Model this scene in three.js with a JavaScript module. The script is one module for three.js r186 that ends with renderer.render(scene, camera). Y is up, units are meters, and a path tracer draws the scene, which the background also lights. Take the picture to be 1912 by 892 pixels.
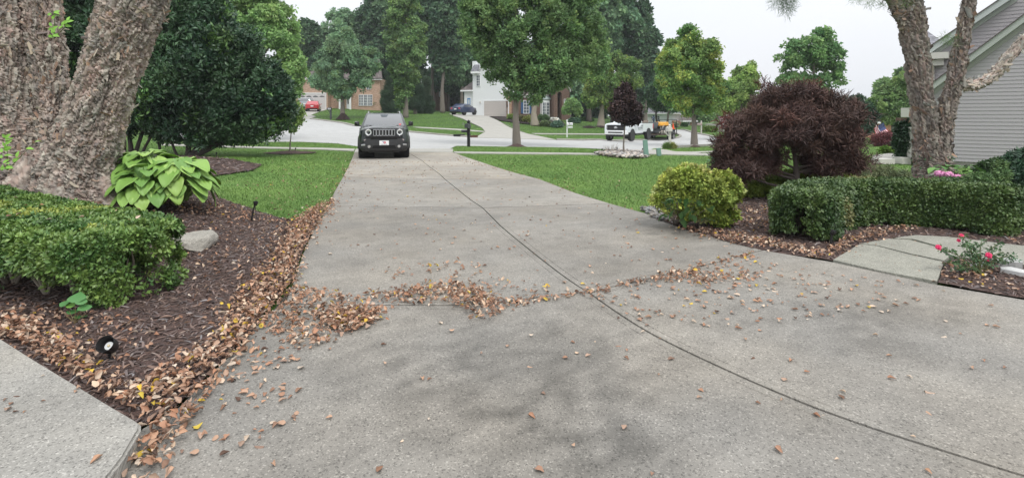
import * as THREE from 'three';
import { mergeGeometries, mergeVertices, toCreasedNormals } from 'three/addons/utils/BufferGeometryUtils.js';
import { ConvexGeometry } from 'three/addons/geometries/ConvexGeometry.js';
import { ImprovedNoise } from 'three/addons/math/ImprovedNoise.js';

// ---------------------------------------------------------------- camera, sky, sun, exposure
const scene = new THREE.Scene();
const EYE = 1.5, F = 1000, CX = 956, HY = 218;               // eye height, focal length and horizon, in photo pixels
const camera = new THREE.PerspectiveCamera(2 * Math.atan(674 / F) * 180 / Math.PI, 1912 / 1348, 0.05, 1500);
camera.position.set(0, EYE, 0);
camera.lookAt(0, EYE, -10);
camera.setViewOffset(1912, 1348, 0, 674 - HY, 1912, 892);
camera.updateProjectionMatrix();
scene.add(camera);

const renderer = new THREE.WebGLRenderer({ antialias: true });
renderer.setSize(1024, 477);
renderer.toneMapping = THREE.LinearToneMapping;
renderer.toneMappingExposure = 1.5;
renderer.shadowMap.enabled = true;
renderer.shadowMap.type = THREE.PCFSoftShadowMap;

const noiseGen = new ImprovedNoise();
const N3 = (x, y, z) => noiseGen.noise(x, y, z);
const fbm = (x, y, z, o = 4) => { let a = 0, s = 0.5; for (let i = 0; i < o; i++) { a += s * N3(x, y, z); x = x * 2.03 + 7.1; y = y * 2.03 + 3.7; z = z * 2.03 + 1.3; s *= 0.5; } return a; };
function mulberry(a) { return () => { a |= 0; a = a + 0x6D2B79F5 | 0; let t = Math.imul(a ^ a >>> 15, 1 | a); t = t + Math.imul(t ^ t >>> 7, 61 | t) ^ t; return ((t ^ t >>> 14) >>> 0) / 4294967296; }; }
let R = mulberry(7);
const reseed = (s) => { R = mulberry(s); };
const rr = (a, b) => a + (b - a) * R();
const pick = (a) => a[Math.floor(R() * a.length)];
const clamp = (x, a = 0, b = 1) => Math.min(b, Math.max(a, x));
const sstep = (a, b, x) => { const t = clamp((x - a) / (b - a)); return t * t * (3 - 2 * t); };
const V = (x, y, z) => new THREE.Vector3(x, y, z);

{ // overcast sky: thin bright cloud, a trace of blue
  const w = 512, h = 256, d = new Float32Array(w * h * 4);
  for (let j = 0; j < h; j++) for (let i = 0; i < w; i++) {
    const el = ((j + 0.5) / h - 0.5) * Math.PI, az = i / w * 2 * Math.PI;
    const x = Math.cos(el) * Math.cos(az), y = Math.sin(el), z = Math.cos(el) * Math.sin(az);
    const c = fbm(x * 1.6, y * 3.2 + 4, z * 1.6, 5);
    const L = (0.60 + 0.56 * Math.max(0, y)) * (1 + 0.08 * c), b = clamp(0.35 - c * 0.9);
    const k = (j * w + i) * 4;
    d[k] = L * (0.99 - 0.075 * b); d[k + 1] = L * (1.0 - 0.03 * b); d[k + 2] = L * (1.03 + 0.01 * b); d[k + 3] = 1;
  }
  const t = new THREE.DataTexture(d, w, h, THREE.RGBAFormat, THREE.FloatType);
  t.mapping = THREE.EquirectangularReflectionMapping; t.minFilter = t.magFilter = THREE.LinearFilter; t.needsUpdate = true;
  scene.background = t; scene.environment = t;
}
const sun = new THREE.DirectionalLight(new THREE.Color(1, 0.965, 0.91), 1.15);
sun.position.set(18, 60, 14); sun.target.position.set(0, 0, -20);
sun.castShadow = true; sun.shadow.radius = 34; sun.shadow.mapSize.set(2048, 2048);
Object.assign(sun.shadow.camera, { left: -90, right: 90, top: 90, bottom: -90, near: 1, far: 220 });
scene.add(sun, sun.target);

// ---------------------------------------------------------------- pixels, terrain
const P = (px, py, d) => V((px - CX) * d / F, EYE - (py - HY) * d / F, -d);
const solveRBF = (pts) => {
  const n = pts.length, A = pts.map((p, i) => [...pts.map((q, j) => Math.hypot(p[0] - q[0], p[1] - q[1]) + (i === j ? 0.5 : 0)), 1, p[2]]);
  A.push([...pts.map(() => 1), 0, 0]);
  const m = n + 1;
  for (let c = 0; c < m; c++) {
    let b = c; for (let r = c + 1; r < m; r++) if (Math.abs(A[r][c]) > Math.abs(A[b][c])) b = r;
    [A[c], A[b]] = [A[b], A[c]];
    for (let r = 0; r < m; r++) if (r !== c) { const f = A[r][c] / A[c][c]; if (f) for (let k = c; k <= m; k++) A[r][k] -= f * A[c][k]; }
  }
  return A.map((row, i) => row[m] / row[i]);
};
scene.fog = new THREE.FogExp2(new THREE.Color().setRGB(0.90, 0.95, 1.0), 0.0005);
const CP = [[875, 272, 28.6], [965, 273, 29.5], [780, 250, 41], [880, 257, 41], [676, 236, 46], [614, 225, 56], [560, 232, 52], [583, 208, 72], [640, 200, 86], [690, 205, 84], [600, 204, 80],
  [847, 214, 69], [930, 216, 79], [1050, 222, 82], [760, 214, 75], [1060, 256, 46], [1010, 240, 60], [1150, 264, 50], [1240, 262, 52], [1105, 236, 62], [1260, 242, 75], [1340, 260, 46],
  [1297, 273, 34], [1355, 283, 28], [1310, 247, 58], [1650, 268, 34], [500, 245, 46]].map(([a, b, d]) => { const p = P(a, b, d); return [p.x, p.z, p.y]; })
  .concat([-26, -18, -10, -3, 4, 11, 18, 28].map((x) => [x, -26, 0]), [-20, 0, 20].map((x) => [x, -16, 0]), [[-60, -60, 1.6], [-70, -110, 4], [-25, -115, 3.2], [5, -115, 2], [35, -115, 0.4], [70, -100, 0], [60, -50, 0], [-50, -30, 0.4], [50, -25, 0], [0, -220, 3], [-120, -200, 4], [120, -200, 0]]);
const RB = solveRBF(CP);
function H(x, z) {
  let h = 0.45 * Math.exp(-((x + 6.1) ** 2) / 7.2 - (z > -7.6 ? (z + 7.6) ** 2 / 3.0 : (z + 7.6) ** 2 / 8)) * sstep(0.1, 2.0, 0.247 * z - 0.9 - x) + 0.2 * Math.exp(-((x - 9.8) ** 2 + (z + 12.2) ** 2) / 9) + 0.12 * Math.exp(-((x + 12) ** 2 + (z + 17) ** 2) / 18);
  const k = sstep(22, 29, -z);
  if (k > 0) { let s = RB[CP.length]; for (let i = 0; i < CP.length; i++) s += RB[i] * Math.hypot(x - CP[i][0], z - CP[i][1]); h += k * s; }
  return h;
}
function G(px, py, far = 160) {   // the point of the terrain seen at a pixel
  const at = (d) => EYE - (py - HY) * d / F - H((px - CX) * d / F, -d);
  let d = 1.2, s = 0.2;
  while (d < far && at(d) > 0) { d += s; s *= 1.012; }
  let a = d - s, b = d; for (let i = 0; i < 24; i++) { const m = (a + b) / 2; if (at(m) > 0) a = m; else b = m; }
  return V((px - CX) * b / F, H((px - CX) * b / F, -b), -b);
}
const GX = (list) => list.map(([a, b]) => { const p = G(a, b); return [p.x, p.z]; });

// ---------------------------------------------------------------- things, parts
const taken = {};
const numbered = (n) => { const k = taken[n] = (taken[n] ?? -1) + 1; return k ? `${n}_${String(k).padStart(3, '0')}` : n; };
const shade = (o) => { o.castShadow = o.receiveShadow = true; return o; };
function tag(o, label, category, group, kind) { o.userData.label = label; if (category) o.userData.category = category; if (group) o.userData.group = group; if (kind) o.userData.kind = kind; return o; }
function thing(name, label, category, p = V(0, 0, 0), group, turn = 0) {
  const o = new THREE.Group(); o.name = numbered(name); o.position.copy(p); o.rotation.y = turn; o.updateMatrixWorld(); scene.add(o);
  return tag(o, label, category, group);
}
function part(root, name, geo, mat, { local = false, label, kind } = {}) {   // geometry in world metres unless local
  if (!local) { root.updateWorldMatrix(true, false); geo = geo.clone().applyMatrix4(root.matrixWorld.clone().invert()); }
  const m = shade(new THREE.Mesh(geo, mat)); m.name = name; root.add(m);
  if (label) m.userData.label = label;
  if (kind) m.userData.kind = kind;
  return m;
}
function solo(name, geo, mat, label, category, group) {   // a thing of one mesh, set at its base
  geo.computeBoundingBox(); const c = geo.boundingBox.getCenter(V(0, 0, 0)); c.y = geo.boundingBox.min.y;
  geo.translate(-c.x, -c.y, -c.z);
  const m = shade(new THREE.Mesh(geo, mat)); m.name = numbered(name); m.position.copy(c); scene.add(m);
  return tag(m, label, category, group);
}
function struct(name, geo, mat, label) { const m = shade(new THREE.Mesh(geo, mat)); m.name = numbered(name); m.userData = { label, category: name.replace(/_/g, ' '), kind: 'structure' }; scene.add(m); return m; }
function instanced(name, geo, mat, list, parent = scene) {   // list of {p, q, s, c}
  const o = shade(new THREE.InstancedMesh(geo, mat, list.length)); o.name = parent === scene ? numbered(name) : name; o.userData.kind = 'stuff';
  const m = new THREE.Matrix4(), c = new THREE.Color(); let inv = null;
  if (parent !== scene) { parent.updateWorldMatrix(true, false); inv = parent.matrixWorld.clone().invert(); }
  list.forEach((it, i) => {
    m.compose(it.p, it.q, it.s.isVector3 ? it.s : V(it.s, it.s, it.s)); if (inv) m.premultiply(inv);
    o.setMatrixAt(i, m); if (it.c) o.setColorAt(i, c.setRGB(...it.c));
  });
  parent.add(o); return o;
}

// ---------------------------------------------------------------- geometry helpers
const box = (x0, x1, y0, y1, z0, z1) => new THREE.BoxGeometry(x1 - x0, y1 - y0, z1 - z0).translate((x0 + x1) / 2, (y0 + y1) / 2, (z0 + z1) / 2);
const plainAttrs = (g) => { g = g.index ? g.toNonIndexed() : g; for (const k of Object.keys(g.attributes)) if (!['position', 'normal', 'uv'].includes(k)) g.deleteAttribute(k); if (!g.attributes.uv) g.setAttribute('uv', new THREE.BufferAttribute(new Float32Array(g.attributes.position.count * 2), 2)); return g; };
const join = (list) => mergeGeometries(list.map(plainAttrs));
const cyl = (r0, r1, h, n = 20) => new THREE.CylinderGeometry(r1, r0, h, n).translate(0, h / 2, 0);
const rot = (g, x = 0, y = 0, z = 0) => g.applyMatrix4(new THREE.Matrix4().makeRotationFromEuler(new THREE.Euler(x, y, z)));
function hull(pts, r = 0.05) {   // rounded convex solid over the given corner points
  const all = [], dirs = new THREE.IcosahedronGeometry(1, 1).attributes.position;
  for (const p of pts) { const rad = p[3] ?? r; for (let i = 0; i < dirs.count; i += 2) all.push(V(p[0] + dirs.getX(i) * rad, p[1] + dirs.getY(i) * rad, p[2] + dirs.getZ(i) * rad)); }
  return toCreasedNormals(new ConvexGeometry(all), 0.7);
}
const mirror = (pts) => [...pts, ...pts.map((p) => [-p[0], ...p.slice(1)])];
const hsh = (x, y, z) => { let h = Math.imul(x, 374761393) ^ Math.imul(y, 668265263) ^ Math.imul(z, 2147483647 - 57) ^ 0x5bd1e995; h = Math.imul(h ^ h >>> 13, 1274126177); return ((h ^ h >>> 16) >>> 0) / 4294967296; };
function worley(x, y, z) {   // [distance to the nearest seed, to the second, the nearest cell's own random number]
  const X = Math.floor(x), Y = Math.floor(y), Z = Math.floor(z); let a = 9, b = 9, id = 0;
  for (let i = -1; i < 2; i++) for (let j = -1; j < 2; j++) for (let k = -1; k < 2; k++) {
    const h = hsh(X + i, Y + j, Z + k), d = Math.hypot(X + i + h - x, Y + j + (h * 7.3 % 1) - y, Z + k + (h * 31.7 % 1) - z);
    if (d < a) { b = a; a = d; id = h * 113.7 % 1; } else if (d < b) b = d;
  }
  return [a, b, id];
}
function tube(pts, { seg = 8, len, amp = 0, freq = 6, along = 2, tint, seed = 0, closed = true, plate = 0 } = {}) {   // pts: [Vector3, radius]; a tapered limb with an uneven skin
  const curve = new THREE.CatmullRomCurve3(pts.map((p) => p[0]), false, 'centripetal'), n = len ?? Math.max(4, pts.length * 4);
  const fr = curve.computeFrenetFrames(n, false), L = curve.getLength(), pos = [], uv = [], col = [], idx = [], c = V(0, 0, 0);
  let s = 0, prev = null;
  for (let i = 0; i <= n; i++) {
    const t = i / n; curve.getPoint(t, c); if (prev) s += c.distanceTo(prev); prev = c.clone();
    const f = t * (pts.length - 1), k = Math.min(pts.length - 2, Math.floor(f)), r = pts[k][1] + (pts[k + 1][1] - pts[k][1]) * (f - k);
    for (let j = 0; j <= seg; j++) {
      const a = j / seg * 2 * Math.PI, ca = Math.cos(a), sa = Math.sin(a);
      let d = 0, cell = 0, fine = 0;
      if (plate) {   // bark plates: each cell stands at its own height, split by furrows
        const wx = ca * r / plate + seed * 3.1, wz = sa * r / plate + seed, wy = s / plate * 0.24, n = 0.6 * N3(wx * 0.8, wy * 1.6, wz * 0.8) + 0.3 * N3(wx * 2.1, wy * 5, wz * 2.1), [f1, f2, id] = worley(wx + n, wy + n, wz - n), w2 = worley(wx * 2.3 + 5, wy * 2.6, wz * 2.3);
        d = amp * (0.9 * id + 0.45 * w2[2] - 0.9 * sstep(0.22, 0.0, f2 - f1) - 0.5 + 0.3 * (0.5 - f1) + 0.5 * N3(wx * 3.3, wy * 9, wz * 3.3) + 0.6 * N3(wx * 0.35, wy * 0.5, wz * 0.35)); cell = id; fine = w2[2];
      } else if (amp) {
        const u = ca * r * freq + seed, w = sa * r * freq + seed * 1.7, q = s * along;
        d = amp * (0.5 - 2.2 * Math.abs(N3(u + 0.35 * N3(u * 2, q * 3, w * 2), q, w))) + amp * 0.9 * Math.max(-0.3, N3(u * 2.3, q * 3.1 + 9, w * 2.3)) + amp * 0.35 * N3(u * 6, q * 8, w * 6);
      }
      const rad = r + d;
      pos.push(c.x + rad * (fr.normals[i].x * ca + fr.binormals[i].x * sa), c.y + rad * (fr.normals[i].y * ca + fr.binormals[i].y * sa), c.z + rad * (fr.normals[i].z * ca + fr.binormals[i].z * sa));
      uv.push(j / seg * 2 * Math.PI * r, s);
      if (tint) col.push(...tint(ca * r, s, sa * r, cell, fine));
      if (i < n && j < seg) { const o = i * (seg + 1) + j; idx.push(o, o + seg + 1, o + 1, o + 1, o + seg + 1, o + seg + 2); }
    }
  }
  if (closed) for (const [row, flip] of [[0, 1], [n, 0]]) {
    const at = pos.length / 3; curve.getPoint(row / n, c); pos.push(c.x, c.y, c.z); uv.push(0, 0); if (tint) col.push(...tint(0, row ? s : 0, 0));
    for (let j = 0; j < seg; j++) { const o = row * (seg + 1) + j; flip ? idx.push(at, o, o + 1) : idx.push(at, o + 1, o); }
  }
  const g = new THREE.BufferGeometry();
  g.setAttribute('position', new THREE.Float32BufferAttribute(pos, 3)); g.setAttribute('uv', new THREE.Float32BufferAttribute(uv, 2));
  if (tint) g.setAttribute('color', new THREE.Float32BufferAttribute(col, 3));
  g.setIndex(idx); g.computeVertexNormals(); return g;
}
const rod = (a, b, r0, r1 = r0, seg = 8) => tube([[a, r0], [a.clone().lerp(b, 0.5), (r0 + r1) / 2], [b, r1]], { seg, len: 2 });
function clipCell(poly, x0, x1, z0, z1) {
  let out = poly;
  for (const [ax, v, s] of [[0, x0, 1], [0, x1, -1], [1, z0, 1], [1, z1, -1]]) {
    const src = out; out = [];
    for (let i = 0; i < src.length; i++) {
      const a = src[i], b = src[(i + 1) % src.length], da = (a[ax] - v) * s, db = (b[ax] - v) * s;
      if (da >= 0) out.push(a);
      if (da >= 0 !== db >= 0) { const t = da / (da - db); out.push([a[0] + (b[0] - a[0]) * t, a[1] + (b[1] - a[1]) * t]); }
    }
    if (out.length < 3) return [];
  }
  return out;
}
const polyBox = (p) => [Math.min(...p.map((q) => q[0])), Math.max(...p.map((q) => q[0])), Math.min(...p.map((q) => q[1])), Math.max(...p.map((q) => q[1]))];
function inPoly(p, x, z) { let k = false; for (let i = 0, j = p.length - 1; i < p.length; j = i++) if (p[i][1] > z !== p[j][1] > z && x < (p[j][0] - p[i][0]) * (z - p[i][1]) / (p[j][1] - p[i][1]) + p[i][0]) k = !k; return k; }
function sheet(poly, cell, yf, tint, skirt = 0) {   // a ground polygon cut into cells, at height yf(x, z)
  const [x0, x1, z0, z1] = polyBox(poly), pos = [], idx = [], key = new Map();
  const put = (x, z) => { const k = `${Math.round(x * 2000)},${Math.round(z * 2000)}`; let i = key.get(k); if (i === undefined) { i = pos.length / 3; key.set(k, i); pos.push(x, yf(x, z), z); } return i; };
  for (let x = Math.floor(x0 / cell) * cell; x < x1; x += cell) {
    const strip = clipCell(poly, x, x + cell, z0 - 1, z1 + 1);
    if (strip.length > 2) for (let z = Math.floor(z0 / cell) * cell; z < z1; z += cell) {
      const c = clipCell(strip, x, x + cell, z, z + cell); if (c.length < 3) continue;
      for (const t of THREE.ShapeUtils.triangulateShape(c.map((q) => new THREE.Vector2(q[0], q[1])), [])) {
        const [a, b, d] = t.map((i) => c[i]), area = (b[0] - a[0]) * (d[1] - a[1]) - (b[1] - a[1]) * (d[0] - a[0]);
        if (Math.abs(area) < 1e-7) continue;
        const [i, j, k] = [a, b, d].map((q) => put(q[0], q[1]));
        area < 0 ? idx.push(i, j, k) : idx.push(i, k, j);
      }
    }
  }
  const g = new THREE.BufferGeometry();
  if (skirt) {   // vertical sides
    const ccw = THREE.ShapeUtils.area(poly.map((q) => new THREE.Vector2(...q))) > 0;
    for (let i = 0; i < poly.length; i++) {
      let a = poly[i], b = poly[(i + 1) % poly.length]; if (ccw) [a, b] = [b, a];
      const o = pos.length / 3, ya = yf(...a), yb = yf(...b);
      pos.push(a[0], ya, a[1], b[0], yb, b[1], b[0], yb - skirt, b[1], a[0], ya - skirt, a[1]);
      idx.push(o, o + 2, o + 1, o, o + 3, o + 2);
    }
  }
  g.setAttribute('position', new THREE.Float32BufferAttribute(pos, 3)); g.setIndex(idx);
  const uv = []; for (let i = 0; i < pos.length; i += 3) uv.push(pos[i], pos[i + 2] + pos[i + 1]);
  g.setAttribute('uv', new THREE.Float32BufferAttribute(uv, 2));
  if (tint) { const c = []; for (let i = 0; i < pos.length; i += 3) c.push(...tint(pos[i], pos[i + 2])); g.setAttribute('color', new THREE.Float32BufferAttribute(c, 3)); }
  g.computeVertexNormals(); return g;
}
function inset(poly, d) {   // polygon moved inwards by d
  const s = THREE.ShapeUtils.area(poly.map((q) => new THREE.Vector2(...q))) > 0 ? 1 : -1, n = poly.length;
  return poly.map((p, i) => {
    const a = poly[(i + n - 1) % n], b = poly[(i + 1) % n];
    let e1 = [p[0] - a[0], p[1] - a[1]], e2 = [b[0] - p[0], b[1] - p[1]]; const l1 = Math.hypot(...e1) || 1, l2 = Math.hypot(...e2) || 1;
    const n1 = [-e1[1] / l1 * s, e1[0] / l1 * s], n2 = [-e2[1] / l2 * s, e2[0] / l2 * s];
    const m = [n1[0] + n2[0], n1[1] + n2[1]], k = d * 2 / Math.max(0.5, m[0] * m[0] + m[1] * m[1]);
    return [p[0] + m[0] * k, p[1] + m[1] * k];
  });
}
const smoothLine = (pts, n = 4) => new THREE.CatmullRomCurve3(pts.map(([x, z]) => V(x, 0, z)), false, 'centripetal').getPoints((pts.length - 1) * n).map((p) => [p.x, p.z]);

// ---------------------------------------------------------------- textures and materials
function tex(n, fn, srgb = true, rep = 1) {
  const d = new Uint8Array(n * n * 4);
  for (let j = 0; j < n; j++) for (let i = 0; i < n; i++) { const c = fn(i / n, j / n, i, j), k = (j * n + i) * 4; for (let q = 0; q < 3; q++) d[k + q] = clamp(Array.isArray(c) ? c[q] : c) * 255; d[k + 3] = 255; }
  const t = new THREE.DataTexture(d, n, n); t.wrapS = t.wrapT = THREE.RepeatWrapping; t.magFilter = THREE.LinearFilter; t.minFilter = THREE.LinearMipmapLinearFilter; t.generateMipmaps = true;
  if (srgb) t.colorSpace = THREE.SRGBColorSpace;
  t.repeat.set(rep, rep); t.needsUpdate = true; return t;
}
function grainField(n, dots, seed) {   // wrapped field of small grains of different size and tone
  const f = new Float32Array(n * n), r = mulberry(seed);
  for (let k = 0; k < dots; k++) {
    const x = r() * n, y = r() * n, a = 1 + r() * r() * 4.2, v = (r() - 0.5) * 2, e = 0.6 + r() * 0.8;
    for (let j = -6; j <= 6; j++) for (let i = -6; i <= 6; i++) {
      const q = (i / e) ** 2 + (j * e) ** 2; if (q > a * a) continue;
      f[((Math.floor(y) + j + n) % n) * n + (Math.floor(x) + i + n) % n] = v;
    }
  }
  return f;
}
const per = (u, v, k, s = 0, o = 4) => { let a = 0, w = 0.5; for (let i = 0; i < o; i++) { const m = k * 2 ** i, U = u * 2 * Math.PI, W = v * 2 * Math.PI; a += w * N3(Math.cos(U) * m / 6.28 + s, Math.sin(U) * m / 6.28 + Math.cos(W) * m / 6.28 * 1.3 + s, Math.sin(W) * m / 6.28 * 1.1 + s * 2); w *= 0.55; } return a; };
const grains = grainField(1024, 62000, 3);
const concreteMap = tex(1024, (u, v, i, j) => { const g = grains[j * 1024 + i], b = 0.80 + 0.10 * per(u, v, 8, 1) + 0.06 * per(u, v, 60, 2, 3) + (g > 0.72 ? 0.17 : g < -0.66 ? -0.17 : g * 0.055); return [b, b * 0.99, b * 0.965]; }, true, 0.75);
const concreteBump = tex(1024, (u, v, i, j) => 0.5 + 0.3 * grains[j * 1024 + i] + 0.3 * per(u, v, 40, 5, 3), false, 0.75);
const roadMap = tex(512, (u, v) => { const b = 0.88 + 0.1 * per(u, v, 8, 3) + 0.1 * per(u, v, 90, 8, 2); return [b, b, b * 0.99]; }, true, 0.25);
const soilMap = tex(512, (u, v) => { const b = 0.34 + 0.2 * per(u, v, 20, 4) + 0.26 * per(u, v, 90, 6, 3); return [b, b * 0.80, b * 0.72]; }, true, 0.9);
const soilBump = tex(512, (u, v) => 0.5 + 0.5 * per(u, v, 40, 9, 5), false, 0.9);
const grassMap = tex(512, (u, v) => { const b = 0.5 + 0.22 * per(u, v, 14, 7) + 0.3 * per(u, v, 100, 11, 3); return [b * 0.78, b, b * 0.44]; }, true, 0.4);
const brickMap = (c0, c1, mort) => tex(512, (u, v) => {   // far brickwork: courses of 7 cm in a 1.12 m tile
  const row = Math.floor(v * 16), x = u * 5 + (row % 2) * 0.5, fy = v * 16 % 1, fx = ((x % 1) + 1) % 1;
  if (fy < 0.14 || fx < 0.045) return mort;
  const h = Math.abs(Math.sin(row * 12.9 + (Math.floor(x) % 5) * 78.2) * 43758.5) % 1, n = 0.12 * per(u, v, 60, 2, 2);
  return c0.map((q, k) => q + (c1[k] - q) * h + n);
}, true, 1 / 1.12);
const shingleMap = (c) => tex(512, (u, v) => { const row = Math.floor(v * 8), h = Math.abs(Math.sin(row * 3.1 + Math.floor(u * 9 + row * 0.37) * 7.7) * 917.3) % 1, n = 0.2 * per(u, v, 70, 3, 3); return c.map((q) => q * (v * 8 % 1 < 0.1 ? 0.72 : 0.84 + 0.32 * h) + n * q); }, true, 0.8);
const std = (c, roughness = 0.8, o = {}) => new THREE.MeshStandardMaterial({ color: new THREE.Color().setRGB(...c), roughness, side: THREE.DoubleSide, ...o });
const phys = (c, roughness, o = {}) => new THREE.MeshPhysicalMaterial({ color: new THREE.Color().setRGB(...c), roughness, side: THREE.DoubleSide, ...o });
const leafy = (o = {}) => phys(o.tint ?? [1, 1, 1], o.roughness ?? 1, { transmission: o.through ?? 0.28, thickness: 0, ior: 1.4, ...(o.more ?? {}) });
const MAT = {
  leafTree: leafy({ tint: [1.22, 1.18, 1.12] }), leafGloss: std([1, 1, 1], 0.42), leafMatte: std([1, 1, 1], 0.75),
  bark: std([0.19, 0.165, 0.14], 0.95), barkDark: std([0.085, 0.07, 0.06], 0.95), barkPale: std([0.30, 0.26, 0.21], 0.95), barkVC: std([1, 1, 1], 0.93, { vertexColors: true }),
  concrete: std([1, 1, 1], 0.92, { map: concreteMap, bumpMap: concreteBump, bumpScale: 0.004, vertexColors: true }),
  road: std([0.57, 0.572, 0.575], 0.93, { map: roadMap }), path: std([0.5, 0.485, 0.45], 0.93, { map: roadMap }), kerb: std([0.40, 0.385, 0.35], 0.93, { map: roadMap }),
  soil: std([0.75, 0.72, 0.74], 0.98, { map: soilMap, bumpMap: soilBump, bumpScale: 0.03 }), blackMulch: std([0.22, 0.2, 0.2], 0.98, { map: soilMap, bumpMap: soilBump, bumpScale: 0.03 }),
  grass: std([0.62, 0.78, 0.5], 0.95, { map: grassMap, vertexColors: true }), blade: std([1, 1, 1], 0.7),
  black: std([0.016, 0.016, 0.017], 0.5), blackGloss: std([0.012, 0.012, 0.013], 0.18), white: std([0.78, 0.79, 0.79], 0.55), offWhite: std([0.62, 0.6, 0.55], 0.6), grey: std([0.25, 0.25, 0.25], 0.6),
  chrome: std([0.62, 0.62, 0.63], 0.16, { metalness: 1 }), steel: std([0.5, 0.5, 0.5], 0.4, { metalness: 1 }), tyre: std([0.018, 0.018, 0.018], 0.85), red: std([0.5, 0.02, 0.02], 0.3), orange: std([0.75, 0.16, 0.02], 0.4),
  glassDark: phys([0.03, 0.035, 0.04], 0.06, { ior: 1.6 }), glassSky: phys([0.02, 0.024, 0.026], 0.03, { ior: 2.3, clearcoat: 1, clearcoatRoughness: 0.02 }), pane: phys([0.06, 0.08, 0.10], 0.08, { ior: 1.6 }),
};
const jit = (c, a = 0.15) => { const b = 1 + rr(-a, a), w = rr(-a, a) * 0.4; return [c[0] * b * (1 + w), c[1] * b, c[2] * b * (1 - w)]; };
const mixc = (a, b, t) => a.map((q, i) => q + (b[i] - q) * t);

// ---------------------------------------------------------------- leaves
function leafGeo(L, W, { n = 3, fold = 0.25, curl = 0.3, point = 1, base = 0.4, wave = 0 } = {}) {   // one leaf along +y, its face along +z
  const pos = [], idx = [], uv = [];
  for (let i = 0; i <= n; i++) {
    const t = i / n, w = W * 0.5 * Math.pow(Math.sin(Math.PI * Math.pow(t * 0.97 + 0.015, base)), point), y = L * (t - curl * curl * t * t * t * 0.3), z = -curl * L * t * t;
    for (const s of [-1, 0, 1]) { pos.push(s * w, y, z + Math.abs(s) * w * fold + wave * W * 0.12 * Math.sin(t * 9 + s * 2)); uv.push((s + 1) / 2, t); }
    if (i < n) for (const j of [0, 1]) { const o = i * 3 + j; idx.push(o, o + 1, o + 3, o + 1, o + 4, o + 3); }
  }
  const g = new THREE.BufferGeometry(); g.setAttribute('position', new THREE.Float32BufferAttribute(pos, 3)); g.setAttribute('uv', new THREE.Float32BufferAttribute(uv, 2)); g.setIndex(idx); g.computeVertexNormals(); return g;
}
function cluster(n, leaf, { spread = 0.5, up = 0.4, seed = 1, droop = 0, tall = 0.6 } = {}) {   // a sprig: leaves set round a short twig along +y
  const r = mulberry(seed), list = [], m = new THREE.Matrix4(), q = new THREE.Quaternion(), yA = V(0, 1, 0);
  for (let i = 0; i < n; i++) {
    const a = r() * 6.283, d = V(Math.cos(a), up + (r() - 0.5) * 1.1 - droop, Math.sin(a)).normalize();
    q.setFromUnitVectors(yA, d).multiply(new THREE.Quaternion().setFromAxisAngle(yA, r() * 6.283));
    const k = Math.sqrt(r()) * spread;
    const s = 0.7 + r() * 0.6;
    m.compose(V(Math.cos(a) * k, (r() - 0.5) * tall, Math.sin(a) * k), q, V(s, s, s));
    list.push(leaf.clone().applyMatrix4(m));
  }
  return mergeGeometries(list);
}
const CL = {
  broad: [1, 2, 3].map((s) => cluster(18, leafGeo(0.36, 0.22, { n: 1, fold: 0.3, base: 0.8 }), { seed: s })),
  maple: [4, 5, 6].map((s) => cluster(19, leafGeo(0.36, 0.30, { n: 2, fold: 0.25, base: 0.7, curl: 0.5 }), { seed: s, droop: 0.55, up: 0.2 })),
  shrub: [7, 8, 9].map((s) => cluster(20, leafGeo(0.42, 0.17, { n: 2, fold: 0.3, base: 0.8, curl: 0.45 }), { seed: s, up: 0.15, droop: 0.25, spread: 0.42 })),
  box: [10, 11, 12].map((s) => cluster(15, leafGeo(0.46, 0.30, { n: 2, fold: 0.3, base: 0.75 }), { seed: s, up: 0.5, spread: 0.36, tall: 0.7 })),
  far: [18, 19, 20].map((s) => cluster(11, leafGeo(0.5, 0.36, { n: 2, fold: 0.3, base: 0.75, curl: 0.4 }), { seed: s, up: 0.3, tall: 0.7 })),
  lace: [13, 14, 15].map((s) => cluster(26, leafGeo(0.62, 0.07, { n: 2, fold: 0.1, base: 0.8, curl: 0.7 }), { seed: s, up: 0.25, spread: 0.4, tall: 0.3 })),
  needle: [16, 17].map((s) => cluster(30, leafGeo(0.5, 0.08, { n: 1, fold: 0.1 }), { seed: s, droop: 0.7, spread: 0.35 })),
};
const QY = V(0, 1, 0);
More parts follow.
